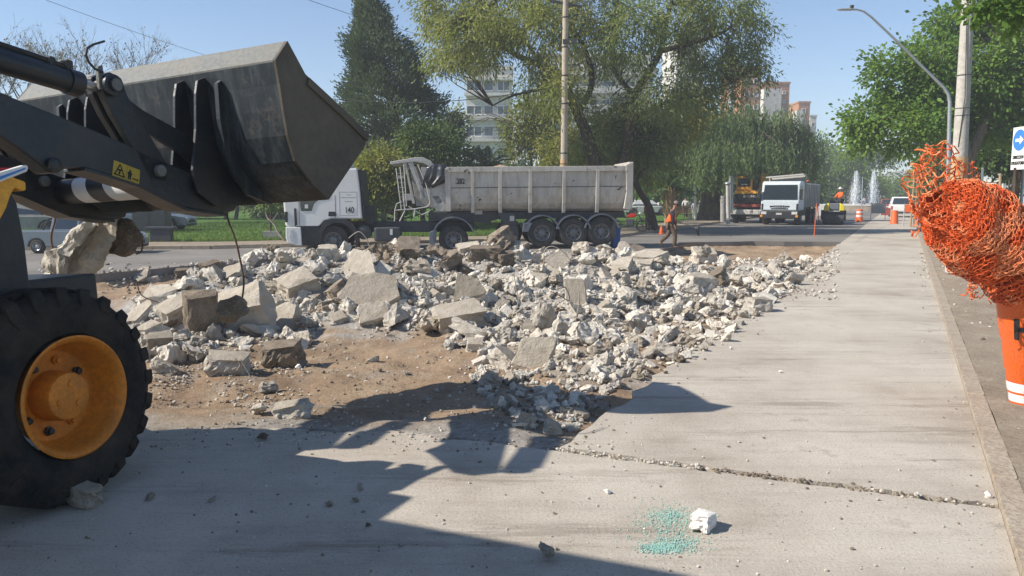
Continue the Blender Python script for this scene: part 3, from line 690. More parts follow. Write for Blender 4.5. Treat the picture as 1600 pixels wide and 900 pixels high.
while cnt < 245 and tries < 9000:
    tries += 1
    px = rnd.uniform(200, 1290); py = rnd.uniform(370, 690)
    if not inp(px, py, RUB): continue
    if py > 600 and rnd.random() < .6: continue
    if 1060 < px < 1240 and 395 < py < 428 and rnd.random() < .8: continue
    p = RH(px, py)
    if p is None: continue
    szp = (24 + 36 * rnd.random() ** 1.3) * (0.72 + 0.4 * (py - 380) / 200) if px < 1050 else 16 + 26 * rnd.random() ** 1.3
    if py > 585: szp *= .5
    if any(((px - a) / (c + szp * .25)) ** 2 + ((py - b) / (d + szp * .2)) ** 2 < 1 for a, b, c, d in taken): continue
    taken.append((px, py, szp * .30, szp * .22))
    k = p.y / F_PX * szp
    dark = (560 < px < 800 and py < 432 and rnd.random() < .7) or rnd.random() < .05
    kind = rnd.choice(['lump', 'lump', 'lump', 'slab', 'block']); tone = 'd' if dark else ('t' if rnd.random() < .18 else 'w')
    dims = (k * rnd.uniform(.9, 1.3), k * rnd.uniform(.8, 1.1), k * rnd.uniform(.7, 1.1))
    rot = eul(rnd.uniform(-.6, .9), rnd.uniform(-.6, .6), rnd.uniform(0, 6.28))
    zone = ('on the left end of the heap near the tyre' if px < 330 else 'along the back of the heap in front of the truck' if py < 412 and px < 950 else 'on the heap between the hanging lump and the heap centre' if px < 560 else
            'at the front foot of the heap beside the pavement corner' if py > 590 else 'on the far right tail of the heap' if px > 1110 else 'on the right slope of the heap by the concrete lane' if px > 940 else 'low on the middle of the heap' if py > 490 else 'high on the middle of the heap')
    nb_ = min(BIG, key=lambda b: abs(b[0] - px) + 1.3 * abs(b[1] - py)); wds = nb_[8].split(); stop = {'at', 'standing', 'left', 'with', 'sloping', 'behind', 'below', 'in', 'leaning', 'lying', 'on', 'of', 'nearest', 'high', 'above', 'sticking', 'near', 'right', 'beside', 'under', 'tilted', 'beside', 'just', 'between', 'alone', 'highest', 'hanging'}
    cut = next((i for i, q in enumerate(wds) if q in stop and i > 1), 5); short = ' '.join(wds[:min(cut, 6)])
    dr_ = ('left of' if px < nb_[0] else 'right of') if abs(px - nb_[0]) > 1.2 * abs(py - nb_[1]) else ('just behind' if py < nb_[1] else 'just in front of')
    zone = ('far ' if abs(px - nb_[0]) + 1.3 * abs(py - nb_[1]) > 60 and 'just' not in dr_ else '') + dr_ + ' the ' + short
    ln = ('large ' if szp > 34 else 'small ' if szp < 22 else '') + {'d': 'dark soil-stained lump ', 't': 'grey-tan smooth-faced lump ', 'w': {'lump': 'pale jagged lump ', 'slab': 'pale flat slab piece ', 'block': 'pale blocky piece '}[kind]}[tone] + zone
    ln = ' '.join(ln.split()[:16])
    chunk('concrete_chunk', p + Vector((0, 0, k * .22)), dims, kind, tone, rot, rnd.randrange(50), ln, 'rubble', GRP); cnt += 1

# pieces past the first three hundred: joined, same shapes
VV = []; FFF = []; MI_ = []; base_n = 0; cnt = 0; tries = 0; PA = {}
while cnt < 950 and tries < 20000:
    tries += 1
    px = rnd.uniform(200, 1290); py = rnd.uniform(372, 690)
    if not inp(px, py, RUB) or (1060 < px < 1240 and 395 < py < 425 and rnd.random() < .7): continue
    p = RH(px, py)
    if p is None: continue
    szp = 10 + 19 * rnd.random() ** 1.2
    k = p.y / F_PX * szp; kind = rnd.choice(['lump', 'lump', 'slab', 'block']); i_ = rnd.randrange(len(PROTO[kind]))
    if (kind, i_) not in PA:
        me = PROTO[kind][i_]; co = np.empty(len(me.vertices) * 3, np.float32); me.vertices.foreach_get('co', co); fi = np.empty(len(me.polygons) * 3, np.int32); me.polygons.foreach_get('vertices', fi); PA[kind, i_] = (co.reshape(-1, 3), fi.reshape(-1, 3))
    co, fi = PA[kind, i_]; R_ = np.array(eul(rnd.uniform(-.9, .9), rnd.uniform(-.9, .9), rnd.uniform(0, 6.28)))
    co2 = (co * np.array([rnd.uniform(.8, 1.2), rnd.uniform(.7, 1.1), rnd.uniform(.6, 1.1)])) @ R_.T * k + np.array([p.x, p.y, p.z + k * .15])
    VV.append(co2); FFF.append(fi + base_n); base_n += len(co2); dk = (560 < px < 800 and py < 432 and rnd.random() < .6) or rnd.random() < .08; MI_.append(np.full(len(fi), 1 if dk else 0)); cnt += 1
tag(np_mesh('rubble_pieces', np.concatenate(VV), np.concatenate(FFF), [M['broken'], M['brokend']], midx=np.concatenate(MI_)), 'smaller pale broken concrete pieces packed between the big lumps of the heap', 'rubble', None, 'stuff')

# small stones as stuff
def stones(name, pts, sizes, mats, midx, label, cat='gravel'):
    n = len(pts); rs = np.random.RandomState(11)
    t = (1 + 5 ** .5) / 2
    ico = np.array([(-1, t, 0), (1, t, 0), (-1, -t, 0), (1, -t, 0), (0, -1, t), (0, 1, t), (0, -1, -t), (0, 1, -t), (t, 0, -1), (t, 0, 1), (-t, 0, -1), (-t, 0, 1)]) / 2.1
    fc = np.array([(0, 11, 5), (0, 5, 1), (0, 1, 7), (0, 7, 10), (0, 10, 11), (1, 5, 9), (5, 11, 4), (11, 10, 2), (10, 7, 6), (7, 1, 8), (3, 9, 4), (3, 4, 2), (3, 2, 6), (3, 6, 8), (3, 8, 9), (4, 9, 5), (2, 4, 11), (6, 2, 10), (8, 6, 7), (9, 8, 1)])
    V = ico[None] * rs.uniform(.6, 1.25, (n, 12, 1)) * rs.uniform(.55, 1.15, (n, 1, 3))
    a = rs.rand(n, 3) * 6.28; c, s_ = np.cos(a), np.sin(a)
    x, y, z = V[..., 0], V[..., 1], V[..., 2]
    x, y = x * c[:, :1] - y * s_[:, :1], x * s_[:, :1] + y * c[:, :1]; y, z = y * c[:, 1:2] - z * s_[:, 1:2], y * s_[:, 1:2] + z * c[:, 1:2]
    V = np.stack([x, y, z * .8], 2) * np.asarray(sizes)[:, None, None] * .5 + np.asarray(pts)[:, None, :]
    Fa = (fc[None] + (np.arange(n) * 12)[:, None, None]).reshape(-1, 3)
    o = np_mesh(name, V.reshape(-1, 3), Fa, mats, midx=np.repeat(midx, 20)); return tag(o, label, cat, None, 'stuff')
pts = []; sz = []; mi = []
HTOP = [(p, sx, sy) for p, sx, sy in HP]
tries = 0
while len(pts) < 11000 and tries < 200000:
    tries += 1
    px = rnd.uniform(200, 1300); py = 372 + 330 * rnd.random() ** 1.1
    if not inp(px + rnd.gauss(0, 6), py + rnd.gauss(0, 5), RUB): continue
    r = ray(px, py); 
    # quick march from a table
    y = 4.5; hit = None
    while y < 27:
        p = CAM + r * (y / r.y)
        if p.z <= H(p.x, p.y): hit = p; break
        y += .18
    if hit is None: continue
    s_ = hit.y / F_PX * (2.5 + 12 * rnd.random() ** 2.6); x_, y_ = hit.x, hit.y
    pts.append((x_, y_, H(x_, y_) + s_ * .2)); sz.append(s_); mi.append(0 if rnd.random() < .8 else 1)
stones('small_rubble', pts, sz, [M['broken'], M['brokend']], mi, 'crushed concrete and small stones filling the gaps of the heap', 'gravel')
pts = []; sz = []; mi = []
while len(pts) < 5200:       # loose gravel in the pit and at its rims
    px = rnd.uniform(235, 960); py = rnd.uniform(515, 705)
    if rnd.random() < .35: px = rnd.uniform(1060, 1310); py = rnd.uniform(385, 470)
    if rnd.random() < .25: px = rnd.uniform(235, 480); py = rnd.uniform(560, 640)
    if rnd.random() < .12: px = rnd.uniform(60, 350); py = rnd.uniform(410, 475)
    p = RH(px, py) if rnd.random() < 1 else None
    if p is None: continue
    if noise.noise((p.x * 1.5, p.y * 1.5, 5)) < rnd.uniform(-.45, .3): continue
    s_ = p.y / F_PX * (1.8 + 7 * rnd.random() ** 3); pts.append((p.x, p.y, H(p.x, p.y) + s_ * .2)); sz.append(s_); mi.append(0 if rnd.random() < .55 else 1)
stones('pit_gravel', pts, sz, [M['broken'], M['brokend']], mi, 'loose gravel and clods scattered over the brown pit floor', 'gravel')
pts = []; sz = []; mi = []
while len(pts) < 2600:       # crumbs on the pavement, joint, gutter
    m_ = rnd.random(); z = 0
    if m_ < .33: px = rnd.uniform(0, 1560); py = rnd.uniform(680, 900); k = 1.5 + 7 * rnd.random() ** 4
    elif m_ < .52: s0 = rnd.uniform(0, 1); p = Wst(5.27 + s0 * .25 + rnd.gauss(0, .025), TL + s0 * 2.9); px = None; k = 2 + 8 * rnd.random() ** 2 
    elif m_ < .62: s0 = 3 + 27 * rnd.random() ** 1.6; p = Wst(s0, TR - abs(rnd.gauss(0, .14)) - .02); px = None; k = 1.4 + 4 * rnd.random() ** 3
    elif m_ < .86: s0 = rnd.uniform(2.5, 24); p = Wst(s0, rnd.uniform(.85, 4), 0.05); px = None; k = 2 + 8 * rnd.random() ** 3
    else: s0 = rnd.uniform(5.2, 30); p = Wst(s0, TL + abs(rnd.gauss(0, .30))); px = None; k = 1.4 + 5 * rnd.random() ** 3
    if px is not None: p = G(px, py)
    if p.y < 2.5 or (px is not None and inside(np.array([p.x]), np.array([p.y]), PIT)[0]): continue
    s_ = p.y / F_PX * k; pts.append((p.x, p.y, p.z + s_ * .15)); sz.append(s_); mi.append(0 if rnd.random() < (.5 if not (.33 < m_ < .52) else (.85 if s0 < .38 else .15)) else 1)
stones('pavement_gravel', pts, sz, [M['broken'], M['brokend']], mi, 'crumbs of concrete and clods scattered on the pavement and in its joint', 'gravel')
# single stones on the pavement
def stone(px, py, wpx, hpx, tone, label, kind='lump', i=1, z=0.0):
    p = G(px, py, z); k = p.y / F_PX; d = (wpx * k, wpx * k * .8, hpx * k * 1.1)
    chunk('stone', p + Vector((0, d[1] * .4, d[2] * .36)), d, kind, tone, eul(rnd.uniform(-.2, .2), .1, rnd.uniform(0, 6)), i, label, 'stone')
stone(1102, 832, 50, 34, 's', 'bright white rough stone beside the teal glass shards', 'block', 1)
stone(855, 878, 36, 34, 't', 'reddish and white rounded stone at the shadow edge near the bottom of the photo', i=5)
stone(124, 796, 54, 46, 't', 'pale stone resting against the foot of the big tyre', 'block', 2)
stone(328, 786, 22, 16, 'w', 'pale pebble alone in the machine shadow right of the tyre', i=6)
stone(562, 767, 18, 14, 'w', 'pale pebble at the edge of the machine shadow', i=8)
stone(512, 793, 20, 11, 't', 'flat grey pebble in the machine shadow below the shadow-edge pebble', i=4)
stone(951, 773, 17, 9, 's', 'small white oblong pebble on the sunlit slab left of the glass', i=4)
stone(406, 690, 24, 16, 'd', 'brown clod in the shadow right behind the tyre', i=7)
stone(232, 783, 20, 13, 't', 'grey pebble in the shadow next to the tyre stone', i=9)
stone(1548, 779, 16, 13, 's', 'small white stone in the gutter at the end of the joint', i=9)
stone(626, 855, 12, 9, 'w', 'tiny pale pebble at the bottom of the machine shadow', i=2)
stone(555, 786, 16, 12, 't', 'grey-brown pebble just below the shadow-edge pebbles', i=2)
stone(573, 824, 13, 8, 'd', 'dark little clod low in the machine shadow', i=1)
stone(1032, 762, 6, 4, 'w', 'crumb-sized stone on the sunlit slab', i=1)
stone(1143, 546, 8, 5, 's', 'small white pebble alone on the sunlit lane', i=1)
stone(1221, 583, 8, 5, 's', 'white pebble in the middle of the sunlit lane', i=1)
# glass shards
vs = []; fs = []
for k in range(2000):
    c_ = rnd.choice([(1050, 806, 16, 7), (1045, 815, 26, 12), (1040, 856, 18, 5), (1048, 832, 36, 18), (1060, 850, 20, 7), (1028, 858, 14, 4)])
    p = G(rnd.gauss(c_[0], c_[2]), rnd.gauss(c_[1], c_[3])); a = rnd.random() * 6.3; r_ = rnd.uniform(.0014, .0042); n_ = rnd.randint(3, 5); b = len(vs); hgt = rnd.uniform(.004, .009); tl = rnd.uniform(-.003, .003)
    for j in range(n_): vs.append((p.x + r_ * math.cos(a + 6.283 * j / n_), p.y + r_ * math.sin(a + 6.283 * j / n_), hgt + tl * math.cos(j)))
    fs.append(list(range(b, b + n_)))
    for j in range(n_): vs.append((vs[b + j][0], vs[b + j][1], .001)); 
    for j in range(n_): fs.append([b + j, b + (j + 1) % n_, b + n_ + (j + 1) % n_, b + n_ + j])
m = MB(); m.add(vs, fs); o = m.build('glass_shards', M['shard'], weld=False); tag(o, 'teal safety glass crumbs scattered beside the white stone', 'broken glass', None, 'stuff')
# bent wires and rebar in the heap
def wire(name, pix, Y, r, mat, label, cat='wire'):
    pts = [P(a, b, Y + (c[0] if c else 0)) for a, b, *c in pix]
    sm_ = []
    for i in range(len(pts) - 1):
        p0 = pts[max(0, i - 1)]; p1 = pts[i]; p2 = pts[i + 1]; p3 = pts[min(len(pts) - 1, i + 2)]
        for k in range(5):
            t = k / 5; sm_.append(0.5 * ((2 * p1) + (p2 - p0) * t + (2 * p0 - 5 * p1 + 4 * p2 - p3) * t * t + (-p0 + 3 * p1 - 3 * p2 + p3) * t ** 3))
    sm_.append(pts[-1]); m = MB(); m.tube(sm_, r, 6); return tag(m.build(name, mat, smooth=True), label, cat)
wire('bent_wire', [(850, 415), (851, 392), (862, 385), (880, 393), (893, 410)], 16.5, .012, M['wirec'], 'pale wire bent into a loop over the thin grey slab')
wire('bent_wire', [(733, 487), (738, 470), (752, 468), (757, 480)], 13.0, .009, M['wirec'], 'small wire loop in front of the broad grey block')
wire('bent_wire', [(905, 455), (904, 478), (898, 505), (890, 530)], 12.0, .010, M['wirec'], 'long pale wire hanging down right of centre of the heap')
wire('bent_wire', [(803, 425), (806, 450), (810, 470), (802, 492)], 12.8, .009, M['wirec'], 'thin wire standing between the two smooth upright slabs')
wire('bent_wire', [(860, 455), (875, 462), (890, 470), (884, 450), (870, 452)], 12.4, .009, M['rust'], 'curled dark wire beside the long rough lump')
wire('bent_wire', [(288, 592), (300, 601), (320, 606), (328, 606)], 9.0, .010, M['wirec'], 'pale wire curling on the brown earth at the left')
wire('bent_wire', [(367, 560), (375, 570), (365, 585), (363, 596)], 9.2, .007, M['wirec'], 'wire bending down over the whitish block')
wire('bent_wire', [(376, 562), (384, 575), (392, 590)], 9.1, .007, M['wirec'], 'wire sticking forward from the whitish block')
wire('bent_wire', [(545, 372), (560, 362), (572, 372), (580, 392)], 17.0, .012, M['wirec'], 'pale wire arc on the heap top in front of the truck cab')
wire('bent_wire', [(692, 425), (690, 440), (700, 452), (697, 446)], 14.5, .009, M['rust'], 'dark thin wire at the left of the smooth pale slab')
wire('bent_wire', [(690, 452), (705, 434), (712, 430)], 14.2, .008, M['wirec'], 'pale thin wire leaning on the smooth pale slab')
wire('rebar', [(214, 440), (222, 462), (255, 475), (268, 482)], 12.5, .010, M['rust'], 'thin rusty rebar lying over the flat slabs at the upper left', 'rebar')
wire('rebar', [(930, 398), (1010, 392), (1100, 380)], 19.5, .012, M['rust'], 'long thin rebar lying along the back of the heap', 'rebar')

# ------------------------------------------------------------------ wheel loader
YAW = D2R(24); ROLL = D2R(3.0)
LR = Vector((math.cos(YAW) * math.cos(ROLL), -math.sin(YAW) * math.cos(ROLL), math.sin(ROLL)))
LF = Vector((math.sin(YAW), math.cos(YAW), 0)); LU = LR.cross(LF)
LA = Vector((-1.78, 6.22, 3.14))
def PL(px, py, lat):
    """(forward, up) of the pixel on the machine plane at the given lateral distance"""
    r = ray(px, py); n = LA + LR * lat - CAM; t = n.dot(LR) / r.dot(LR); q = CAM + r * t - LA
    return (q.dot(LF), q.dot(LU))
def LW(lat, a, b): return LA + LR * lat + LF * a + LU * b
ORG = LW(-1.55, -1.77, 0); ORG = ORG - LU * (ORG.z / LU.z)
MM = Matrix.Identity(4)
for i_, v_ in enumerate((LR, LF, LU)):
    for j_ in range(3): MM[j_][i_] = v_[j_]
MM.translation = ORG
ld = thing('wheel_loader', 'black and orange wheel loader with its bucket raised, left in the photo', 'loader', M=MM)
def lp(outline, l0, l1, m=None):
    """plate traced in its own plane: outline in (a,b), from lateral l0 to l1"""
    m = m or MB(); m.prism([LW(l0, a, b) for a, b in outline], LR * (l1 - l0)); return m
BP = [(.03, .02), (.22, -.21), (1.05, -.63), (.99, -.75), (.41, -1.23), (.22, -1.11), (.02, -.92), (-.05, -.72), (-.08, -.52), (-.10, -.33), (-.13, -.15)]
shell = [(-.13, -.15), (-.10, -.33), (-.08, -.52), (-.05, -.72), (.02, -.92), (.11, -1.03), (.22, -1.11), (.41, -1.23), (.99, -.75), (1.05, -.63)]
def strip(path, th, l0, l1, m=None):
    out = []
    for i, p in enumerate(path):
        a = Vector((*path[max(0, i - 1)], 0)); b = Vector((*path[min(len(path) - 1, i + 1)], 0)); t = (b - a).normalized(); out.append((p[0] - t.y * th, p[1] + t.x * th))
    m = m or MB()
    for i in range(len(path) - 1):
        m.prism([LW(l0, *path[i]), LW(l0, *path[i + 1]), LW(l0, *out[i + 1]), LW(l0, *out[i])], LR * (l1 - l0))
    return m
bk_ = strip(shell, .02, -3.08, -.03); bucket = bk_.build('bucket', M['bucket'], ld)
strip([(.03, .02), (-.045, -.062), (-.13, -.15), (-.128, -.165)], .02, -3.08, -.03).build('bucket_rim', M['bucket_rim'], bucket)
for l0, l1 in ((-.03, .0), (-3.11, -3.08)): lp(BP, l0, l1).build('side_plate', M['bucket_side'], bucket, bevel=.004)
strip([(.245, -.235), (.64, -.425), (1.045, -.64)], -.07, .0, .018).build('side_cutter', M['bucket_side'], bucket, bevel=.004)
strip([(1.0, -.74), (1.10, -.66), (1.12, -.62)], .03, -3.0, -.1).build('cutting_edge', M['bucket_side'], bucket)
for l in (-1.0, -.77, -2.29, -2.06):
    lp([(-.125, -.20), (-.20, -.235), (-.23, -.34), (-.26, -.62), (-.33, -.95), (-.30, -1.13), (-.12, -1.24), (.12, -1.24), (.38, -1.24), (.02, -.92), (-.05, -.72), (-.10, -.33)], l, l + .028).build('bracket_plate', M['black_steel'], bucket, bevel=.004)
for l in (-.60, -2.50):
    lp([(-.115, -.24), (-.155, -.27), (-.16, -.55), (-.13, -.80), (-.04, -1.0), (.10, -1.16), (.38, -1.245), (.22, -1.12), (.02, -.93), (-.05, -.72), (-.09, -.33)], l - .02, l + .02).build('stiffener_rib', M['bucket'], bucket)
# lifting arms
ARM = [(-90, 108), (0, 144), (113, 189), (208, 229), (242, 246), (295, 268), (342, 291), (364, 303), (372, 316), (368, 329), (350, 334), (320, 331), (287, 325), (250, 307), (215, 289), (170, 274), (128, 262), (104, 262), (92, 270), (78, 270), (62, 256), (40, 240), (0, 212), (-90, 150)]
armab = [PL(x, y, -.80) for x, y in ARM]
for l0, l1 in ((-.96, -.80), (-2.30, -2.14)):
    arm = lp(armab, l0, l1).build('lift_arm', M['black_steel'], ld, bevel=.012)
    for q in ((248, 267), (364, 306), (81, 257)):
        c = LW(l1, *PL(*q, -.80)); rr = .045
        MB().lathe([(rr, -.02), (rr, .035), (rr * .7, .045), (0, .045)], c, LR, 16).build('pin', M['bucket_rim'] if q[0] == 248 else M['black_steel'], arm, smooth=True)
    # edge flange along the underside
    fl = [PL(x, y, -.80) for x, y in ((128, 262), (170, 274), (215, 289), (250, 307), (287, 325), (350, 334))]
    strip(fl, -.022, l0 - .03, l1 + .03).build('arm_flange', M['black_steel'], arm, bevel=.004)
# warning decal on the near arm
dq = [(178, 250), (219, 266), (217, 290), (175, 275)]
dab = [PL(x, y, -.797) for x, y in dq]
dec = lp(dab, -.7985, -.7965).build('warning_decal', M['decal'], ld)
def dpt(u, v):
    a = [Vector((*q, 0)) for q in dab]; return (a[0].lerp(a[1], u)).lerp(a[3].lerp(a[2], u), v)
def dshape(pts, name='printed_symbol'):
    o_ = [dpt(u, v) for u, v in pts]; lp([(q.x, q.y) for q in o_], -.7963, -.7950).build(name, M['black_flat'], dec)
for a_, b_ in (((.07, .82), (.24, .12)), ((.24, .12), (.44, .82)), ((.07, .82), (.44, .82))):
    dx = .022; dshape([(a_[0] - dx, a_[1]), (a_[0] + dx, a_[1]), (b_[0] + dx, b_[1]), (b_[0] - dx, b_[1])] if a_[1] != b_[1] else [(a_[0], a_[1] - .05), (b_[0], a_[1] - .05), (b_[0], a_[1] + .03), (a_[0], a_[1] + .03)])
dshape([(.18, .42), (.32, .40), (.33, .5), (.27, .54), (.28, .74), (.2, .74), (.23, .54), (.17, .52)])
dshape([(.60, .22), (.66, .22), (.66, .34), (.72, .46), (.68, .56), (.67, .84), (.63, .84), (.62, .62), (.60, .84), (.56, .84), (.56, .54), (.53, .44), (.59, .34)])
dshape([(.74, .66), (.92, .66), (.92, .60), (.97, .70), (.92, .80), (.92, .74), (.74, .74)])
dshape([(.50, .08), (.506, .08), (.506, .93), (.50, .93)])
# cross tube with white paint bands
ct = PL(101, 300, -2.14); Rt = .108
cross = MB(); cross.lathe([(Rt, -2.14), (Rt, -.96)], LW(0, *ct), LR, 28); cross = cross.build('cross_tube', M['black_steel'], ld, smooth=True)
for (c0, c1, k0, k1) in ((-1.96, -1.80, .06, .07), (-1.60, -1.18, .07, .08)):
    vs = []; n = 40; 
    for j in range(n + 1):
        th_ = -.35 * math.pi + 1.0 * math.pi * j / n
        d_ = (LF * -math.sin(th_ + 0.9) + LU * math.cos(th_ + .9)) * (Rt + .003); u_ = j / n
        for l_ in (c0 + k0 * 2 * u_, c1 + k1 * 2 * u_): vs.append(LW(l_, *ct) + d_)
    MB().add(vs, [(2 * j, 2 * j + 1, 2 * j + 3, 2 * j + 2) for j in range(n)]).build('painted_band', M['white_paint'], cross, smooth=True)
# tilt cylinders, levers and links on both sides
for dl, near in ((0, True), (-1.34, False)):
    lat = -.88 + dl; tr = lambda q: PL(*q, -.80)
    c0 = LW(lat, *tr((-110, 56))); c1 = LW(lat, *tr((128, 128))); c2 = LW(lat, *tr((170, 136)))
    cyl = MB(); cyl.tube([c0, c1], .078, 20); d = (c1 - c0).normalized(); cyl.tube([c1 - d * .06, c1 + d * .035], .09, 20); cyl = cyl.build('tilt_cylinder', M['black_steel'], ld, smooth=True)
    MB().tube([c1, c2], .035, 12).build('piston_rod', M['chrome'], cyl, smooth=True)
    hose = [LW(lat, *tr(q)) for q in ((-100, 26), (0, 62), (60, 82), (112, 101), (120, 110))]; MB().tube(hose, .018, 8).build('hydraulic_pipe', M['black_steel'], cyl, smooth=True)
    hose = [LW(lat, *tr(q)) for q in ((-100, 33), (0, 69), (60, 89), (108, 106))]; MB().tube(hose, .014, 8).build('hydraulic_pipe', M['black_steel'], cyl, smooth=True)
    for q in ((117, 103), (90, 98)):
        MB().box((-.03, -.03, -.05), (.03, .03, .05), Matrix.Translation(LW(lat, *tr(q)))).build('pipe_clamp', M['black_steel'], cyl, bevel=.008)
    lev = [(158, 118), (172, 112), (190, 122), (200, 150), (228, 200), (262, 258), (262, 282), (236, 286), (214, 240), (176, 178), (160, 144)]
    lv = lp([tr(q) for q in lev], lat + .02, lat + .08).build('tilt_lever', M['black_steel'], ld, bevel=.008)
    lp([tr(q) for q in lev], lat - .08, lat - .02).build('tilt_lever', M['black_steel'], ld, bevel=.008)
    lk = [(176, 126), (196, 142), (235, 172), (300, 208), (330, 222), (338, 238), (328, 256), (305, 252), (290, 238), (225, 198), (178, 168), (162, 140)]
    lp([tr(q) for q in lk], lat - .018, lat + .018).build('tilt_link', M['black_steel'], ld, bevel=.008)
    pc = LW(lat, *tr((172, 134)))
    MB().lathe([(.062, -.13), (.062, .10), (.078, .10), (.078, .125), (.05, .13), (.05, .15), (0, .15)], pc, LR, 24).build('lever_pin', M['black_steel'], ld, smooth=True)
    MB().lathe([(.042, .151), (.042, .156), (0, .156)], pc, LR, 20).build('pin_cap', M['bucket_rim'], ld, smooth=True)
    pc = LW(lat, *tr((328, 238))); MB().lathe([(.05, -.13), (.05, .13)], pc, LR, 16).build('link_pin', M['black_steel'], ld, smooth=True)
    if near:
        lp([tr(q) for q in ((153, 104), (160, 101), (164, 124), (166, 140), (156, 140))], lat + .05, lat + .08).build('lifting_eye', M['bucket_rim'], ld, bevel=.004)
        MB().tube([LW(lat + .1, *tr(q)) for q in ((158, 114), (145, 108), (136, 98), (131, 86), (133, 76), (143, 70), (160, 65))], .009, 6).build('bent_rod', M['chassis'], ld, smooth=True)
# front frame, fender panel, hood tip
lp([PL(*q, -.88) for q in ((-140, 285), (20, 300), (30, 318), (42, 380), (53, 470), (60, 560), (-140, 560))], -1.0, -.90).build('side_panel', M['black_steel'], ld, bevel=.01)
lp([PL(*q, -.72) for q in ((-120, 270), (0, 270), (30, 280), (41, 284), (42, 297), (34, 299), (24, 293), (17, 306), (11, 325), (0, 345), (-120, 420))], -.86, -.72).build('fender', M['yellow'], ld, bevel=.012)
tb = lp([PL(*q, -.66) for q in ((-100, 300), (0, 269), (42, 257), (45, 262), (43, 268), (0, 285), (-100, 318))], -.72, -.66).build('trim_bar', M['white_paint'], ld, bevel=.008)
lp([PL(*q, -.655) for q in ((-100, 308), (0, 276), (40, 262), (40, 264.5), (0, 281), (-100, 314))], -.659, -.656).build('blue_stripe', M['blue_flat'], tb)
lp([PL(*q, -.71) for q in ((-100, 262), (0, 262), (18, 262), (8, 274), (-100, 292))], -.718, -.708).build('red_stripe', M['red_cloth'], ld)
GZ = lambda lat, a, h: ORG + LR * (lat + 1.55) + LF * (a + 1.77) + LU * h
def lbox(l0, l1, a0, a1, h0, h1, name, mat, parent=None, bevel=.02, taper=0):
    m = MB(); m.prism([GZ(l0, a0, h0), GZ(l1, a0, h0), GZ(l1, a1, h0), GZ(l0, a1, h0)], GZ(0, 0, h1) - GZ(0, 0, h0)); return m.build(name, mat, parent or ld, bevel=bevel)
lbox(-2.0, -1.1, -2.7, -1.0, .5, 1.35, 'front_frame', M['black_steel'])
lbox(-2.35, -.75, -1.9, -1.62, .52, .86, 'front_axle', M['black_steel'])
lbox(-2.1, -1.0, -6.8, -2.8, .55, 1.1, 'rear_frame', M['black_steel'])
hood = lbox(-2.25, -.85, -7.0, -5.5, 1.1, 2.05, 'engine_hood', M['yellow'], bevel=.06)
cab_ = MB()
for l in (-2.25, -.92):
    for a in (-5.4, -4.05): cab_.prism([GZ(l, a, 1.1), GZ(l + .08, a, 1.1), GZ(l + .08, a + .08, 1.1), GZ(l, a + .08, 1.1)], LU * 2.74)
cab_ = cab_.build('cab_frame', M['black_steel'], ld)
lbox(-2.56, -.54, -5.6, -3.95, 3.82, 4.0, 'cab_roof', M['white_paint'], bevel=.05)  # out of frame; raised and widened so its shadow reaches across the pavement
lbox(-2.34, -.92, -5.45, -2.55, 1.05, 2.45, 'machine_shadow_body', M['yellow'], bevel=.03)  # out of frame; block added to fill in the machine's shadow
lbox(-1.85, -1.3, -5.1, -4.5, 2.6, 3.0, 'seat', M['black_plastic'], bevel=.05)
lbox(-2.35, -.75, -4.75, -4.45, .52, .86, 'rear_axle', M['black_steel'])
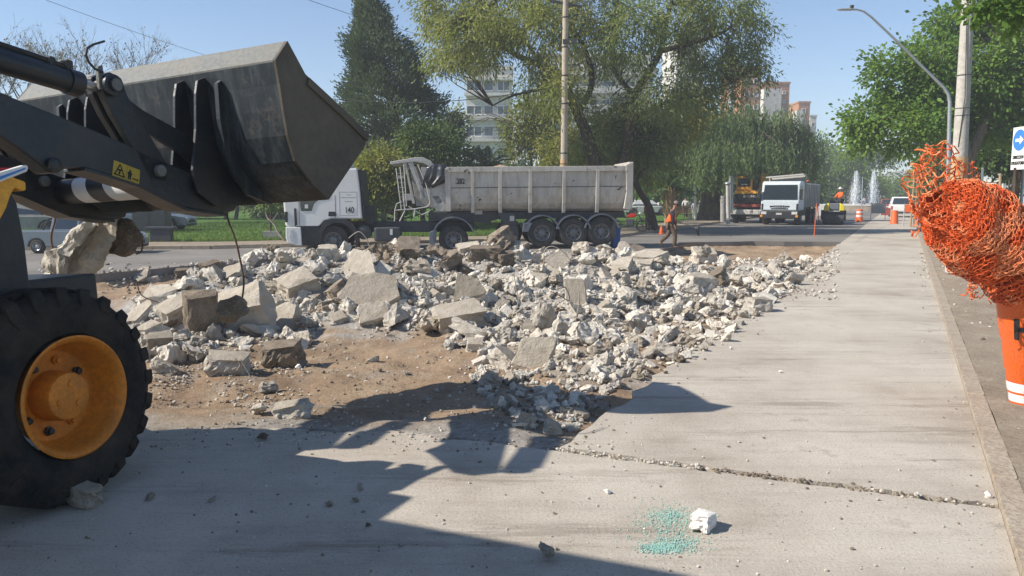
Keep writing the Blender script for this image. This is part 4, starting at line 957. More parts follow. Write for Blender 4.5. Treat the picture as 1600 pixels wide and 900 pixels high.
# wheels
def loader_wheel(l_out, a, steer=0, detail=True):
    c = GZ(l_out, a, .695 if l_out < -1 else .635); side = 1 if l_out > -1.55 else -1
    ax = (Matrix.Rotation(steer, 3, LU) @ LR) * side; fw = LU.cross(ax)
    R, Wd = .695, .44
    c = c + LR * (.05 if l_out > -1 else 0)
    ty = MB(); prof = [(.37, -.06), (.40, -.02), (.47, -.004), (.56, -.012), (.625, -.05), (.652, -.09), (.655, -Wd / 2), (.652, -Wd + .09), (.56, -Wd + .01), (.40, -Wd + .02), (.37, -Wd + .06)]
    ty.lathe(prof, c, ax, 56, closed=True)
    wheel = ty.build('wheel', M['tyre'], ld, smooth=True)
    n = 24
    for sd_ in (0, 1):
        lg = MB()
        for k in range(n):
            def pt(th, r_, h): return c + ax * h + (LU * math.cos(th) + fw * math.sin(th)) * r_
            t0 = 2 * math.pi * (k + .5 * sd_) / n; w_ = .155
            h0, h1 = (-.02, -.25) if sd_ == 0 else (-Wd + .02, -Wd + .25)
            sk = .16
            vs = []
            for (h, r_, tt) in ((h0 - .02 * (1 if sd_ == 0 else -1), .66, t0), ((h0 * .75 + h1 * .25), .69, t0 + sk * .3), (h1, .69, t0 + sk)):
                for (dr, dw) in ((-.06, 1), (0, .72)):
                    for s2 in (-1, 1): vs.append(pt(tt + s2 * w_ / 2 * dw, r_ + dr, h))
            # shoulder drop
            for (dr, dw) in ((-.02, 1), (0, .9)):
                for s2 in (-1, 1): vs.append(pt(t0 + s2 * w_ / 2 * dw, .585 + dr, h0 + (.012 if sd_ == 0 else -.012)))
            f = []
            def ring(a_, b_): 
                for (i, j) in ((0, 1), (1, 3), (3, 2), (2, 0)): f.append((a_ + i, a_ + j, b_ + j, b_ + i))
            ring(12, 0); ring(0, 4); ring(4, 8); f.append((8, 9, 11, 10)); f.append((12, 13, 15, 14)); lg.add(vs, f)
        lg = lg.build('tread_lugs', M['tyre'], wheel, bevel=.016 if detail else 0); lg['kind'] = 'stuff'
    rim = MB(); rim.lathe([(.372, -.02), (.385, .005), (.372, .012), (.352, .0), (.335, -.04), (.325, -.12), (.31, -.15), (.30, -.20), (.285, -.215), (.16, -.225), (.15, -.19), (.0, -.18)], c, ax, 48, cap=False)
    rim = rim.build('rim', M['rim_orange'], wheel, smooth=True)
    hub = MB(); hub.lathe([(.16, -.22), (.155, -.085), (.145, -.065), (.13, -.060), (0, -.055)], c, ax, 32); hub.build('hub', M['rim_orange'], rim, smooth=True)
    if detail:
        for k in range(8):
            th_ = 2 * math.pi * (k + .3) / 8; p = c + ax * -.215 + (LU * math.cos(th_) + fw * math.sin(th_)) * .225
            MB().lathe([(.030, 0), (.030, .018), (.02, .02), (.02, .04), (0, .042)], p, ax, 6).build('wheel_nut', M['black_steel'] if k % 3 else M['rim_orange'], rim)
        for k in range(3):
            th_ = 2 * math.pi * (k + .1) / 3; p = c + ax * -.062 + (LU * math.cos(th_) + fw * math.sin(th_)) * .08
            MB().lathe([(.022, 0), (.022, .012), (0, .014)], p, ax, 12).build('hub_plug', M['rim_orange'], rim)
loader_wheel(-.43, -1.77, D2R(5)); loader_wheel(-2.67, -1.77, D2R(5), False)
loader_wheel(-.43, -4.6, 0, False); loader_wheel(-2.67, -4.6, 0, False)
# pieces hanging from the bucket
def hang(poly, Y, depth, tone, label, seed=1, rot=None, top=None):
    o_ = MB(); bm = bmesh.new(); r = random.Random(seed)
    for yy, s_ in ((Y - depth / 2, .96), (Y + depth / 2, .9)):
        cx = sum(q[0] for q in poly) / len(poly); cy = sum(q[1] for q in poly) / len(poly)
        for x, y in poly: bm.verts.new(P(cx + (x - cx) * s_ * r.uniform(.93, 1.03), cy + (y - cy) * s_ * r.uniform(.93, 1.03), yy + r.uniform(-.05, .05) * depth) )
    for x, y in poly:
        cx = sum(q[0] for q in poly) / len(poly); cy = sum(q[1] for q in poly) / len(poly); bm.verts.new(P(x, y, Y + r.uniform(-.2, .2) * depth))
    res = bmesh.ops.convex_hull(bm, input=bm.verts)
    junk = list(set([e for e in res['geom_interior'] + res['geom_unused'] if isinstance(e, bmesh.types.BMVert)])); bmesh.ops.delete(bm, geom=junk, context='VERTS')
    for k in range(4): bmesh.ops.subdivide_edges(bm, edges=[e for e in bm.edges if e.calc_length() > .045], cuts=1, use_grid_fill=True)
    bmesh.ops.triangulate(bm, faces=bm.faces); bm.normal_update()
    for v in bm.verts:
        p = v.co * 1.0; v.co += v.normal * (noise.noise(p * 5) * .05 + noise.noise(p * 13) * .028 + noise.noise(p * 30) * .014)
    me = bpy.data.meshes.new('hanging_chunk'); bm.to_mesh(me); bm.free(); me.materials.append(M[TONE[tone][0]])
    c = sum((v.co for v in me.vertices), Vector()) / len(me.vertices)
    for v in me.vertices: v.co -= c
    ob = bpy.data.objects.new('hanging_concrete_chunk', me); COL.objects.link(ob); ob.location = c; return tag(ob, label, 'rubble', 'concrete pieces hanging under the loader')
hang([(148, 330), (188, 338), (180, 370), (158, 398), (146, 428), (117, 455), (92, 450), (84, 418), (98, 388), (120, 360)], 7.5, .32, 't', 'long leaning concrete slab hanging under the loader arms, rough brown side', 2)
hang([(140, 340), (150, 350), (128, 372), (108, 402), (88, 396), (100, 378)], 7.3, .16, 'w', 'pale smooth end of the broken slab under the arms', 5)
hang([(70, 394), (96, 388), (108, 402), (104, 430), (92, 440), (78, 424), (70, 410)], 7.35, .22, 'w', 'crumbly pale lump at the lower left of the leaning slab under the arms', 3)
hang([(78, 426), (96, 440), (92, 452), (66, 450)], 7.4, .2, 'w', 'small pale wedge at the very bottom of the leaning slab', 4)
hang([(182, 340), (206, 344), (220, 356), (224, 372), (212, 393), (196, 400), (172, 394), (166, 380), (172, 356)], 7.6, .34, 'd', 'dark rough concrete lump hanging right of the leaning slab', 7)
hang([(345, 470), (368, 464), (384, 474), (386, 488), (370, 504), (350, 500), (340, 486)], 7.0, .22, 'd', 'dark lump hanging on a long rebar in front of the heap', 9)
wire('rebar', [(354, 330), (357, 345), (368, 375), (376, 410), (381, 440), (378, 470)], 6.95, .0085, M['rust'], 'long bent rebar hanging from the bucket down to the dark lump', 'rebar')
wire('rebar', [(358, 490), (352, 505), (346, 520)], 7.0, .008, M['rust'], 'short rebar end below the dark hanging lump', 'rebar')
wire('rebar', [(88, 322), (86, 345), (80, 370), (84, 395)], 7.3, .010, M['rust'], 'rebar between the loader arm and the crumbly lump', 'rebar')
wire('rebar', [(137, 428), (137, 445), (141, 462)], 7.4, .008, M['rust'], 'rebar stub below the leaning slab', 'rebar')
wire('rebar', [(212, 360), (222, 376), (221, 392), (213, 397)], 7.45, .008, M['rust'], 'curved rebar on the dark rough lump under the arms', 'rebar')

# ------------------------------------------------------------------ trees
def px2(Y): return Y / F_PX
def leaves(name, parent, pts, sizes, dirs, mat, aspect=.4, seed=1):
    """one small diamond face per leaf"""
    pts = np.asarray(pts); n = len(pts); rs = np.random.RandomState(seed); sizes = np.asarray(sizes)[:, None]
    d = np.asarray(dirs) + rs.normal(0, .35, (n, 3)); d /= np.linalg.norm(d, axis=1)[:, None] + 1e-9
    q = rs.normal(0, 1, (n, 3)); b = np.cross(d, q); b /= np.linalg.norm(b, axis=1)[:, None] + 1e-9
    a0 = pts - d * sizes * .5; a1 = pts + d * sizes * .5; m = pts + d * sizes * .05
    V = np.stack([a0, m + b * sizes * aspect * .5, a1, m - b * sizes * aspect * .5], 1).reshape(-1, 3)
    Fa = np.arange(n * 4).reshape(n, 4)
    org = WM[parent.name].translation
    o = np_mesh(name, V, Fa, mat, parent=parent, origin=tuple(org)); return o
def crown_clusters(blobs, n, Y, seed, shell=.55, gap=0.0, dscale=.8):
    """blobs: (px, py, rx, ry[, dY]) ellipsoids measured at distance Y"""
    r = random.Random(seed); out = []; k = px2(Y)
    wts = [b[2] * b[3] for b in blobs]
    while len(out) < n:
        b = r.choices(blobs, wts)[0]; dy = b[4] if len(b) > 4 else 0
        c = P(b[0], b[1], Y + dy); v = Vector((r.gauss(0, 1), r.gauss(0, 1), r.gauss(0, 1))).normalized() * (shell + (1 - shell) * r.random() ** .6) * r.uniform(.75, 1.08)
        p = c + Vector((v.x * b[2] * k, v.y * b[2] * k * dscale, v.z * b[3] * k))
        if gap and noise.noise(p * (1.1 if Y > 20 else 2.5) + Vector((seed, 0, 0))) < gap - .5: continue
        if p.z < .4: continue
        out.append((p, (p - c).normalized()))
    return out
def foliage(parent, blobs, Y, nclu, per, spread, size, mat, droop=.5, aspect=.4, seed=1, shell=.55, gap=0.0, name='leaves', flat=1.0, dscale=.8):
    cl = crown_clusters(blobs, nclu, Y, seed, shell, gap, dscale); rs = np.random.RandomState(seed)
    C_ = np.array([tuple(c[0]) for c in cl]); D_ = np.array([tuple(c[1]) for c in cl])
    pts = np.repeat(C_, per, 0) + rs.normal(0, 1, (len(cl) * per, 3)) * np.array([spread, spread, spread * flat]) * np.repeat(rs.uniform(.6, 1.3, (len(cl), 1)), per, 0)
    d = np.repeat(D_, per, 0) * (1 - droop) + np.array([0, 0, -1]) * droop + rs.normal(0, .3, (len(pts), 3))
    return leaves(name, parent, pts, size * rs.uniform(.6, 1.35, len(pts)), d, mat, aspect, seed), cl
def strands(parent, blobs, Y, n, length, per, size, mat, seed=1, sway=.12, aspect=.28, name='leaves', extra_spread=.06):
    """hanging sprays: leaves strung on drooping threads"""
    cl = crown_clusters(blobs, n, Y, seed, .35, 0, .42); rs = np.random.RandomState(seed)
    C_ = np.array([tuple(c[0]) for c in cl]); O_ = np.array([tuple(c[1]) for c in cl]); O_[:, 2] = 0
    L_ = length * rs.uniform(.45, 1.3, (len(cl), 1)); t = np.tile(np.linspace(0, 1, per), len(cl))[:, None]
    Cr = np.repeat(C_, per, 0); Or = np.repeat(O_, per, 0); Lr = np.repeat(L_, per, 0)
    pts = Cr + Or * Lr * sway * np.sqrt(t) * 2 + np.array([0, 0, -1]) * Lr * t + rs.normal(0, extra_spread, Cr.shape)
    zm = np.where(pts[:, 0] / pts[:, 1] * F_PX + 800 > 1135, 3.15, 2.2) + np.sin(pts[:, 0] * 2.1) * .35; pts = pts[pts[:, 2] > zm]
    return leaves(name, parent, pts, size * rs.uniform(.6, 1.4, len(pts)), np.tile([0, 0, -1.0], (len(pts), 1)), mat, aspect, seed), cl
def limb(m, pix, Y, r0, r1, n=8, jig=.0, r=None):
    pts = [P(a, b, Y + (c[0] if c else 0)) for a, b, *c in pix]
    out = []
    for i in range(len(pts) - 1):
        p0 = pts[max(0, i - 1)]; p1 = pts[i]; p2 = pts[i + 1]; p3 = pts[min(len(pts) - 1, i + 2)]
        for k in range(4):
            t = k / 4; out.append(0.5 * ((2 * p1) + (p2 - p0) * t + (2 * p0 - 5 * p1 + 4 * p2 - p3) * t * t + (-p0 + 3 * p1 - 3 * p2 + p3) * t ** 3))
    out.append(pts[-1]); N_ = len(out)
    m.tube(out, [r0 + (r1 - r0) * i / (N_ - 1) for i in range(N_)], n); return out
def twigs(m, frm, targets, r0, rr, every=1):
    """thin branches from the nearest point of the limbs to the leaf clusters"""
    for c in targets[::every]:
        c = c[0] if isinstance(c, tuple) else c
        b = min(frm, key=lambda q: (q - c).length + (2 if q.z > c.z + 1 else 0)); L_ = (c - b).length
        if L_ < .25: continue
        mid = b.lerp(c, .5) + Vector((rr.uniform(-.12, .12), rr.uniform(-.12, .12), rr.uniform(.0, .22))) * L_
        m.tube([b, mid, c], [r0 * min(1.4, .5 + L_ * .25), r0 * .6, r0 * .22], 4, cap=False)
def tree(name, label, base_px, Y, cat='tree', group=None):
    c = P(base_px[0], base_px[1], Y); c.z = 0.1
    return thing(name, label, cat, c, group)
def basez(px, Y, z=.1):
    """pixel row of height z at distance Y"""
    d = (z - CAM_H); v = (d * math.cos(PITCH) + Y * math.sin(PITCH)) / (Y * math.cos(PITCH) - d * math.sin(PITCH)); return 450 - v * F_PX

# dark conifer
t = tree('conifer_tree', 'tall dark conifer with a pointed blue-green crown behind the white truck cab', (625, 340), 46)
m = MB(); limb(m, [(622, basez(0, 46)), (618, 200), (590, 60), (576, 0)], 46, .38, .04); r_ = random.Random(5)
prof_c = [(-6, 4), (20, 16), (60, 34), (100, 52), (130, 60), (160, 74), (200, 92), (240, 100), (285, 104), (320, 96)]
cl = []
for i in range(2300):
    y_ = r_.uniform(-6, 322) if r_.random() < .7 else r_.uniform(100, 322)
    w_ = np.interp(y_, [q[0] for q in prof_c], [q[1] for q in prof_c]); cx_ = np.interp(y_, [-6, 60, 150, 320], [575, 588, 612, 630])
    a_ = r_.uniform(0, 6.283); ph = noise.noise(Vector((math.cos(a_) * 2, math.sin(a_) * 2, y_ * .035))) 
    rr = w_ * (.55 + .5 * r_.random() ** .5) * (1 + ph * .75) ; k = px2(46)
    p = P(cx_, y_, 46) + Vector((math.cos(a_) * rr * k, math.sin(a_) * rr * k, 0)); cl.append((p, Vector((math.cos(a_), math.sin(a_), .35)), P(cx_, y_ + rr * .25, 46)))
for c in cl[::5]: m.tube([c[2], c[0]], [.05, .012], 4, cap=False)
m.build('trunk', M['barkd'], t, smooth=True)
rs = np.random.RandomState(3); C_ = np.array([tuple(c[0]) for c in cl]); D_ = np.array([tuple(c[1]) for c in cl]); per = 30
pts = np.repeat(C_, per, 0) + rs.normal(0, 1, (len(cl) * per, 3)) * np.array([.23, .23, .20]); 
leaves('crown', t, pts, .21 * rs.uniform(.6, 1.4, len(pts)), np.repeat(D_, per, 0) + np.array([0, 0, .4]), M['lf_con'], .38, 4)

# big feathery tree behind the trailer
t = tree('mesquite_tree', 'large spreading tree with feathery yellow-green leaves and dark limbs behind the dump trailer', (945, 340), 40)
m = MB(); L1 = limb(m, [(948, basez(0, 40)), (942, 300), (930, 258), (918, 215), (903, 178), (880, 130), (850, 105), (815, 90), (785, 72), (755, 40)], 40, .42, .06)
L2 = limb(m, [(950, basez(0, 40)), (962, 285), (978, 240), (985, 190), (992, 150), (1015, 110), (1032, 80), (1040, 40), (1055, -20)], 40, .36, .08)
L3 = limb(m, [(903, 178), (925, 130), (915, 80), (890, 30), (880, -40)], 40, .18, .06); L4 = limb(m, [(1032, 80), (1090, 65), (1130, 50), (1170, 20)], 40, .14, .04)
L5 = limb(m, [(992, 150), (960, 110), (955, 60), (965, 0)], 40, .15, .05); L6 = limb(m, [(880, 130), (840, 140), (800, 150), (770, 165)], 40, .10, .03)
L7 = limb(m, [(985, 190), (1040, 160), (1090, 150), (1140, 130)], 40, .12, .04); L8 = limb(m, [(850, 105), (800, 40), (740, -10)], 40, .10, .03)
LL = L1[8:] + L2[8:] + L3 + L4 + L5 + L6 + L7 + L8
bl = [(700, 20, 60, 50), (745, 60, 62, 55, -2), (790, 20, 75, 55, 1), (752, 88, 44, 22), (700, 90, 34, 38), (850, 60, 70, 60, -2), (840, 140, 50, 34, 2), (900, 10, 80, 60), (880, 150, 48, 40, -3)]
o_, c1 = foliage(t, bl, 40, 1150, 30, .34, .23, M['lf_mesq'], .65, .26, 11, .4, .53, 'crown')
bl2 = [(940, 80, 60, 60, 2), (985, 60, 60, 60, -2), (1060, 20, 80, 50), (1100, 80, 60, 50, 1), (1130, 20, 60, 45, -1), (1165, 90, 44, 38), (1185, 50, 28, 24), (1180, 110, 34, 34), (1160, 140, 30, 22), (1120, 120, 40, 30), (960, 190, 50, 45, 2), (1030, 150, 60, 45, -2), (920, 230, 40, 36), (1000, 230, 60, 40, 1), (1090, 140, 55, 40)]
o_, c2 = foliage(t, bl2, 40, 1250, 30, .33, .22, M['lf_mesqd'], .6, .28, 12, .4, .53, 'crown')
twigs(m, LL, c1 + c2, .035, random.Random(2), 4)
m.build('trunk', M['barkd'], t, smooth=True)

# yellow-green lower trees behind the trailer
for nm, lab, base, Y, bl, mat, n, tr in (
  ('olive_tree', 'yellow-green bushy tree right behind the wooden pole and trailer', (915, 330), 44, [(900, 235, 60, 42), (960, 225, 55, 48, 1), (1010, 255, 40, 50), (870, 270, 40, 30), (1045, 195, 60, 38, 2), (1085, 165, 44, 30, 2)], 'lf_olive', 900, [(915, 335), (912, 290), (905, 240)]),
  ('small_tree', 'sparse yellowish tree in front of the white apartment building', (840, 335), 52, [(838, 175, 40, 30), (815, 205, 34, 36), (845, 215, 40, 34), (712, 195, 16, 36), (812, 245, 22, 26)], 'lf_mesq', 420, [(838, 335), (832, 270), (822, 200)]),
  ('small_tree', 'low sunlit tree with pale trunk below the conifer, between cab and trailer', (600, 350), 40, [(590, 265, 38, 32), (575, 300, 30, 22), (618, 292, 26, 26), (560, 330, 26, 20)], 'lf_olive', 520, [(598, 350), (600, 315), (592, 270)]),
  ('small_tree', 'thin dark tree at the foot of the conifer, left of the trailer hood', (660, 350), 42, [(655, 225, 30, 30), (670, 270, 40, 30), (690, 240, 28, 40), (640, 300, 30, 24)], 'lf_dark', 620, [(662, 350), (658, 300), (655, 230)])):
    t = tree(nm, lab, base, Y); m = MB(); Lx = limb(m, [(a, b if i else basez(0, Y)) for i, (a, b) in enumerate(tr)], Y, .16, .05)
    o_, c1 = foliage(t, bl, Y, n, 26, .34, .22, M[mat], .5, .4, int(base[0]), .35, .40, 'crown'); twigs(m, Lx, c1, .03, random.Random(3), 5); m.build('trunk', M['barkm'], t, smooth=True)

# old pepper tree with hanging sprays, right of centre
t = tree('pepper_tree', 'old pepper tree with a very thick gnarled trunk and hanging green sprays', (1112, 350), 54)
m = MB(); La = limb(m, [(1112, basez(0, 57.5)), (1110, 330), (1108, 300), (1100, 270), (1075, 235), (1045, 215)], 57.5, .95, .12, 14)
Lb = limb(m, [(1110, 310), (1128, 270), (1150, 235), (1190, 205), (1230, 195)], 58, .42, .08, 10); Lc = limb(m, [(1108, 300), (1112, 240), (1120, 195), (1130, 170)], 58, .38, .08, 10)
m.lathe([(1.35, 0), (1.15, .25), (1.0, .7), (.94, 1.3)], P(1112, basez(0, 57.5), 57.5), (0, 0, 1), 14)
bl = [(1060, 215, 55, 40), (1030, 240, 36, 40, -2), (1110, 205, 60, 42, -2), (1165, 200, 58, 40), (1215, 215, 52, 42, 1), (1245, 235, 34, 40), (1190, 240, 50, 30, -3), (1130, 240, 50, 26, -4), (1262, 225, 22, 36), (1150, 178, 50, 24), (1215, 186, 45, 24), (1090, 185, 44, 24)]
o_, c1 = strands(t, bl, 58, 2700, 2.7, 26, .25, M['lf_wil'], 21, .1, .26, 'crown'); twigs(m, La + Lb + Lc, c1, .05, random.Random(4), 12)
bp = mk_bark('rough_pepper_bark', (0.06, 0.046, 0.034), (0.17, 0.135, 0.10)); M['barkpep'] = bp
tr_o = m.build('trunk', bp, t, smooth=True)

# leaning tree at the trailer tail
t = tree('leaning_tree', 'crooked tree leaning right from the trailer tail, standing by the motorcycle', (1022, 350), 41)
m = MB(); L_ = limb(m, [(1024, basez(0, 41)), (1015, 325), (1000, 300), (990, 275), (988, 240), (995, 200)], 41, .20, .12)
limb(m, [(1014, 325), (1012, 340), (1012, basez(0, 41))], 41, .12, .1); L2 = limb(m, [(992, 285), (1004, 268), (1018, 255), (1040, 225)], 41, .11, .05)
o_, c1 = foliage(t, [(1005, 225, 40, 34), (1035, 215, 36, 30)], 41, 280, 26, .33, .22, M['lf_wil'], .6, .3, 31, .3, .35, 'crown'); twigs(m, L_ + L2, c1, .03, random.Random(5), 4)
m.build('trunk', M['barkd'], t, smooth=True)

# right-hand avenue trees
t = tree('plane_tree', 'large bright green broad-leaved tree behind the concrete pole on the right', (1516, 340), 34)
m = MB(); La = limb(m, [(1516, basez(0, 34)), (1515, 300), (1512, 250), (1500, 200), (1480, 150), (1440, 110)], 34, .34, .08); Lb = limb(m, [(1513, 255), (1535, 200), (1560, 140), (1575, 80)], 34, .22, .08)
Lc = limb(m, [(1512, 250), (1470, 215), (1420, 200), (1370, 190)], 34, .14, .05); 
bl = [(1360, 185, 42, 38), (1345, 225, 28, 22), (1410, 150, 48, 44), (1450, 100, 54, 42), (1490, 70, 50, 34, 2), (1430, 200, 55, 34, -1), (1480, 160, 60, 50, 2), (1540, 120, 60, 55), (1590, 90, 55, 50), (1530, 200, 60, 40, 1), (1590, 180, 50, 50), (1400, 225, 30, 22), (1650, 130, 60, 70), (1470, 225, 50, 22, 1), (1500, 40, 50, 34, 1), (1560, 40, 60, 40, 2), (1600, 30, 50, 40), (1460, 130, 50, 40), (1385, 115, 34, 30), (1580, 140, 50, 60, 3)]
o_, c1 = foliage(t, bl, 34, 1750, 26, .33, .19, M['lf_right'], .35, .62, 41, .3, .49, 'crown'); twigs(m, La + Lb + Lc, c1, .03, random.Random(6), 5)
m.build('trunk', M['barkm'], t, smooth=True)
t = tree('plane_tree', 'darker tree low behind the blue arrow sign at the right edge', (1640, 340), 40)
m = MB(); La = limb(m, [(1650, basez(0, 40)), (1645, 260), (1620, 190)], 40, .34, .1)
o_, c1 = foliage(t, [(1560, 235, 60, 36), (1610, 220, 50, 50), (1520, 240, 40, 26), (1600, 265, 40, 20), (1660, 200, 60, 60)], 40, 700, 26, .34, .22, M['lf_dark'], .35, .6, 42, .3, .35, 'crown'); twigs(m, La, c1, .03, random.Random(6), 6)
m.build('trunk', M['barkd'], t, smooth=True)
# branch of a near tree hanging into the top right corner
t = tree('street_tree', 'near tree outside the frame whose leafy branch hangs into the top right corner', (1900, 400), 13)
m = MB(); La = limb(m, [(1960, basez(0, 13)), (1950, 200), (1900, -20), (1750, -80), (1620, -60), (1540, -10)], 13, .2, .02)
o_, c1 = foliage(t, [(1530, 18, 24, 22), (1560, 12, 34, 30), (1595, 15, 34, 36), (1640, -10, 50, 50), (1700, -40, 60, 60), (1760, -60, 60, 60)], 13, 240, 12, .11, .13, M['lf_right'], .45, .7, 43, .2, .2, 'crown'); twigs(m, La, c1, .008, random.Random(6), 3)
m.build('trunk', M['barkm'], t, smooth=True)
# bare trees on the left
def bare_tree(label, base, Y, tips, seed, bark='barkm'):
    t = tree('bare_tree', label, base, Y); m = MB(); r = random.Random(seed)
    b0 = P(base[0], basez(0, Y), Y)
    def grow(p, d, L_, rad, lev):
        q = p + d * L_; mid = p.lerp(q, .5) + Vector((r.gauss(0, .05), r.gauss(0, .05), r.gauss(0, .04))) * L_
        m.tube([p, mid, q], [rad, rad * .85, rad * .68], 5 if lev < 3 else 3, cap=False)
        if lev >= 7: return
        for k in range(2 if r.random() < .55 else 3):
            nd = (d + Vector((r.gauss(0, .42), r.gauss(0, .42), r.gauss(.12, .3)))).normalized(); grow(q, nd, L_ * r.uniform(.68, .92), rad * .60, lev + 1)
    top = P(base[0], tips, Y).z
    m.tube([b0, b0 + Vector((0, 0, top * .28))], [.26, .2], 8)
    for k in range(4): grow(b0 + Vector((0, 0, top * .27)), Vector((r.gauss(0, .45), r.gauss(0, .3), 1)).normalized(), top * .185, .14, 1)
    o = m.build('trunk', M[bark], t, weld=False); tips_ = [Vector(v.co) for v in o.data.vertices]; sel = [v for v in r.sample(tips_, 420) if v.z > top * .5]
    pts = np.array([tuple(v) for v in sel]) + np.array(WM[t.name].translation); pts = np.repeat(pts, 2, 0) + np.random.RandomState(seed).normal(0, .1, (len(pts) * 2, 3))
    leaves('dry_leaves', t, pts, np.full(len(pts), .12), np.tile([0, 0, -1.0], (len(pts), 1)), M['lf_dry'], .8, seed)
bare_tree('bare brown tree whose twigs show above the loader cylinder at far left', (75, 340), 46, 40, 3)
bare_tree('bare brown tree whose twigs show just above the middle of the bucket rim', (170, 340), 50, 40, 9)
bare_tree('bare tree at the very left edge, lower than the other two', (15, 340), 42, 80, 17)
# far masses and middle distance trees
def bushy(name, label, base, Y, bl, mat, n, per=22, size=.3, spread=.5, trunk=.2, gap=.36, seed=1, cat='tree', droop=.4):
    t = tree(name, label, base, Y, cat); m = MB(); La = limb(m, [(base[0], basez(0, Y)), (base[0] + 2, (basez(0, Y) + bl[0][1]) / 2), (bl[0][0], bl[0][1])], Y, trunk, trunk * .4)
    o_, c1 = foliage(t, bl, Y, n, per, spread, size, M[mat], droop, .55, seed, .3, gap, 'crown'); twigs(m, La, c1, trunk * .2, random.Random(seed), 9); m.build('trunk', M['barkm'], t, smooth=True); return t
bushy('avenue_tree', 'green tree behind the fountain jets, left one of the avenue gap', (1300, 320), 125, [(1300, 265, 34, 36), (1275, 250, 24, 40), (1330, 285, 26, 30), (1265, 290, 22, 26), (1295, 305, 30, 18), (1365, 295, 24, 24)], 'lf_right', 700, 22, .5, .8, .4, seed=51)
bushy('avenue_tree', 'tree with dangling outer leaves above the right fountain jet', (1330, 325), 118, [(1330, 250, 30, 24), (1350, 235, 26, 20), (1378, 250, 18, 18), (1395, 240, 18, 14)], 'lf_right', 360, 20, .34, .5, .3, seed=52)
bushy('avenue_tree', 'hazy round green tree at the end of the street right of the jets', (1440, 320), 150, [(1440, 290, 34, 20), (1410, 300, 24, 14), (1470, 285, 28, 24)], 'lf_right', 420, 20, .7, 1.1, .4, seed=53)
bushy('avenue_tree', 'dull olive tree low between the right jet and the hazy round tree', (1385, 325), 170, [(1380, 305, 26, 16), (1350, 308, 24, 14)], 'lf_olive', 260, 20, .8, 1.2, .4, seed=54)
bushy('avenue_tree', 'tall pale green tree far behind the orange mesh', (1475, 330), 60, [(1470, 250, 24, 26), (1490, 275, 20, 20), (1455, 270, 20, 22)], 'lf_mesq', 260, 20, .34, .5, .2, seed=55)
bushy('dark_tree', 'dark tree behind the yellow excavator under the pepper tree', (1170, 335), 80, [(1165, 290, 44, 24), (1215, 285, 50, 24), (1262, 295, 22, 30), (1120, 300, 30, 20)], 'lf_dark', 620, 22, .4, .6, .3, seed=56)
bushy('park_tree', 'green park tree behind the palm at the motorcycle', (1060, 335), 75, [(1040, 285, 34, 26), (1075, 280, 34, 28), (1010, 290, 26, 24)], 'lf_right', 420, 22, .4, .6, .3, seed=57)
bushy('park_tree', 'dark park tree left of the truck cab', (412, 350), 62, [(412, 318, 20, 24), (400, 300, 24, 20)], 'lf_dark', 240, 22, .3, .4, .25, seed=58)
bushy('park_tree', 'green park tree seen under the bucket near the truck cab', (448, 350), 60, [(448, 318, 24, 20), (425, 322, 18, 16), (470, 290, 26, 26), (480, 250, 26, 26)], 'lf_wil', 320, 22, .3, .4, .15, seed=59)
bushy('park_tree', 'dark green tree behind the hanging concrete at left', (215, 350), 60, [(220, 312, 40, 18), (270, 308, 30, 14), (180, 318, 30, 14)], 'lf_dark', 320, 22, .3, .4, .25, seed=60)
bushy('park_tree', 'dull tree behind the silver pickup', (95, 350), 55, [(60, 312, 40, 22), (110, 305, 40, 20), (30, 290, 30, 24)], 'lf_olive', 320, 22, .3, .4, .25, seed=61)
for px, lab in ((290, 'dark straight park tree trunk beside the white van under the loader arm'), (368, 'park tree trunk in the middle of the view below the bucket'), (352, 'thin park tree trunk left of the orange bench'), (185, 'bare trunk behind the pickup cab')):
    t = tree('park_tree', lab, (px, 345), 58); m = MB(); La = limb(m, [(px, basez(0, 58)), (px + 3, 320), (px - 2, 280)], 58, .3 if px == 290 else .16, .1)
    o_, c1 = foliage(t, [(px, 270, 30, 20), (px + 14, 255, 26, 20)], 58, 130, 20, .4, .3, M['lf_dark'], .4, .5, px, .3, .3, 'crown'); m.build('trunk', M['barkd'], t, smooth=True)
bushy('far_tree', 'dense dark trees of the park edge behind the kiosk', (330, 345), 110, [(300, 312, 60, 18), (380, 315, 50, 16), (240, 315, 50, 16), (440, 312, 40, 18), (150, 312, 60, 20), (60, 310, 60, 20)], 'lf_dark', 700, 20, .5, .9, .3, seed=62)
bushy('far_tree', 'green trees of the park edge seen between truck cab and trailer', (620, 345), 110, [(600, 305, 50, 26), (680, 300, 50, 26), (760, 308, 60, 18), (840, 300, 60, 24), (920, 300, 60, 26), (540, 310, 40, 22)], 'lf_dark', 800, 20, .5, .9, .3, seed=63)
bushy('yellow_hedge', 'bright yellow-green clipped bush right of the mesh roll', (1547, 345), 36, [(1547, 306, 15, 9), (1556, 312, 12, 8)], 'lf_yel', 160, 20, .12, .1, .05, 0, seed=64, cat='bush')
t = tree('sapling', 'pale curved sapling on the lawn just left of the truck cab', (440, 385), 31, 'tree')
m = MB(); La = limb(m, [(446, basez(0, 31)), (436, 365), (428, 350), (418, 340), (414, 325)], 31, .05, .03); limb(m, [(424, 346), (432, 335), (436, 320)], 31, .035, .02); m.build('trunk', M['barkp'], t, smooth=True)
foliage(t, [(420, 318, 18, 10), (440, 316, 14, 10)], 31, 60, 14, .14, .14, M['lf_wil'], .5, .5, 65, .3, 0, 'crown')
t = tree('sapling', 'thin straight dark sapling with a planting box behind the curved one', (422, 375), 33, 'tree')
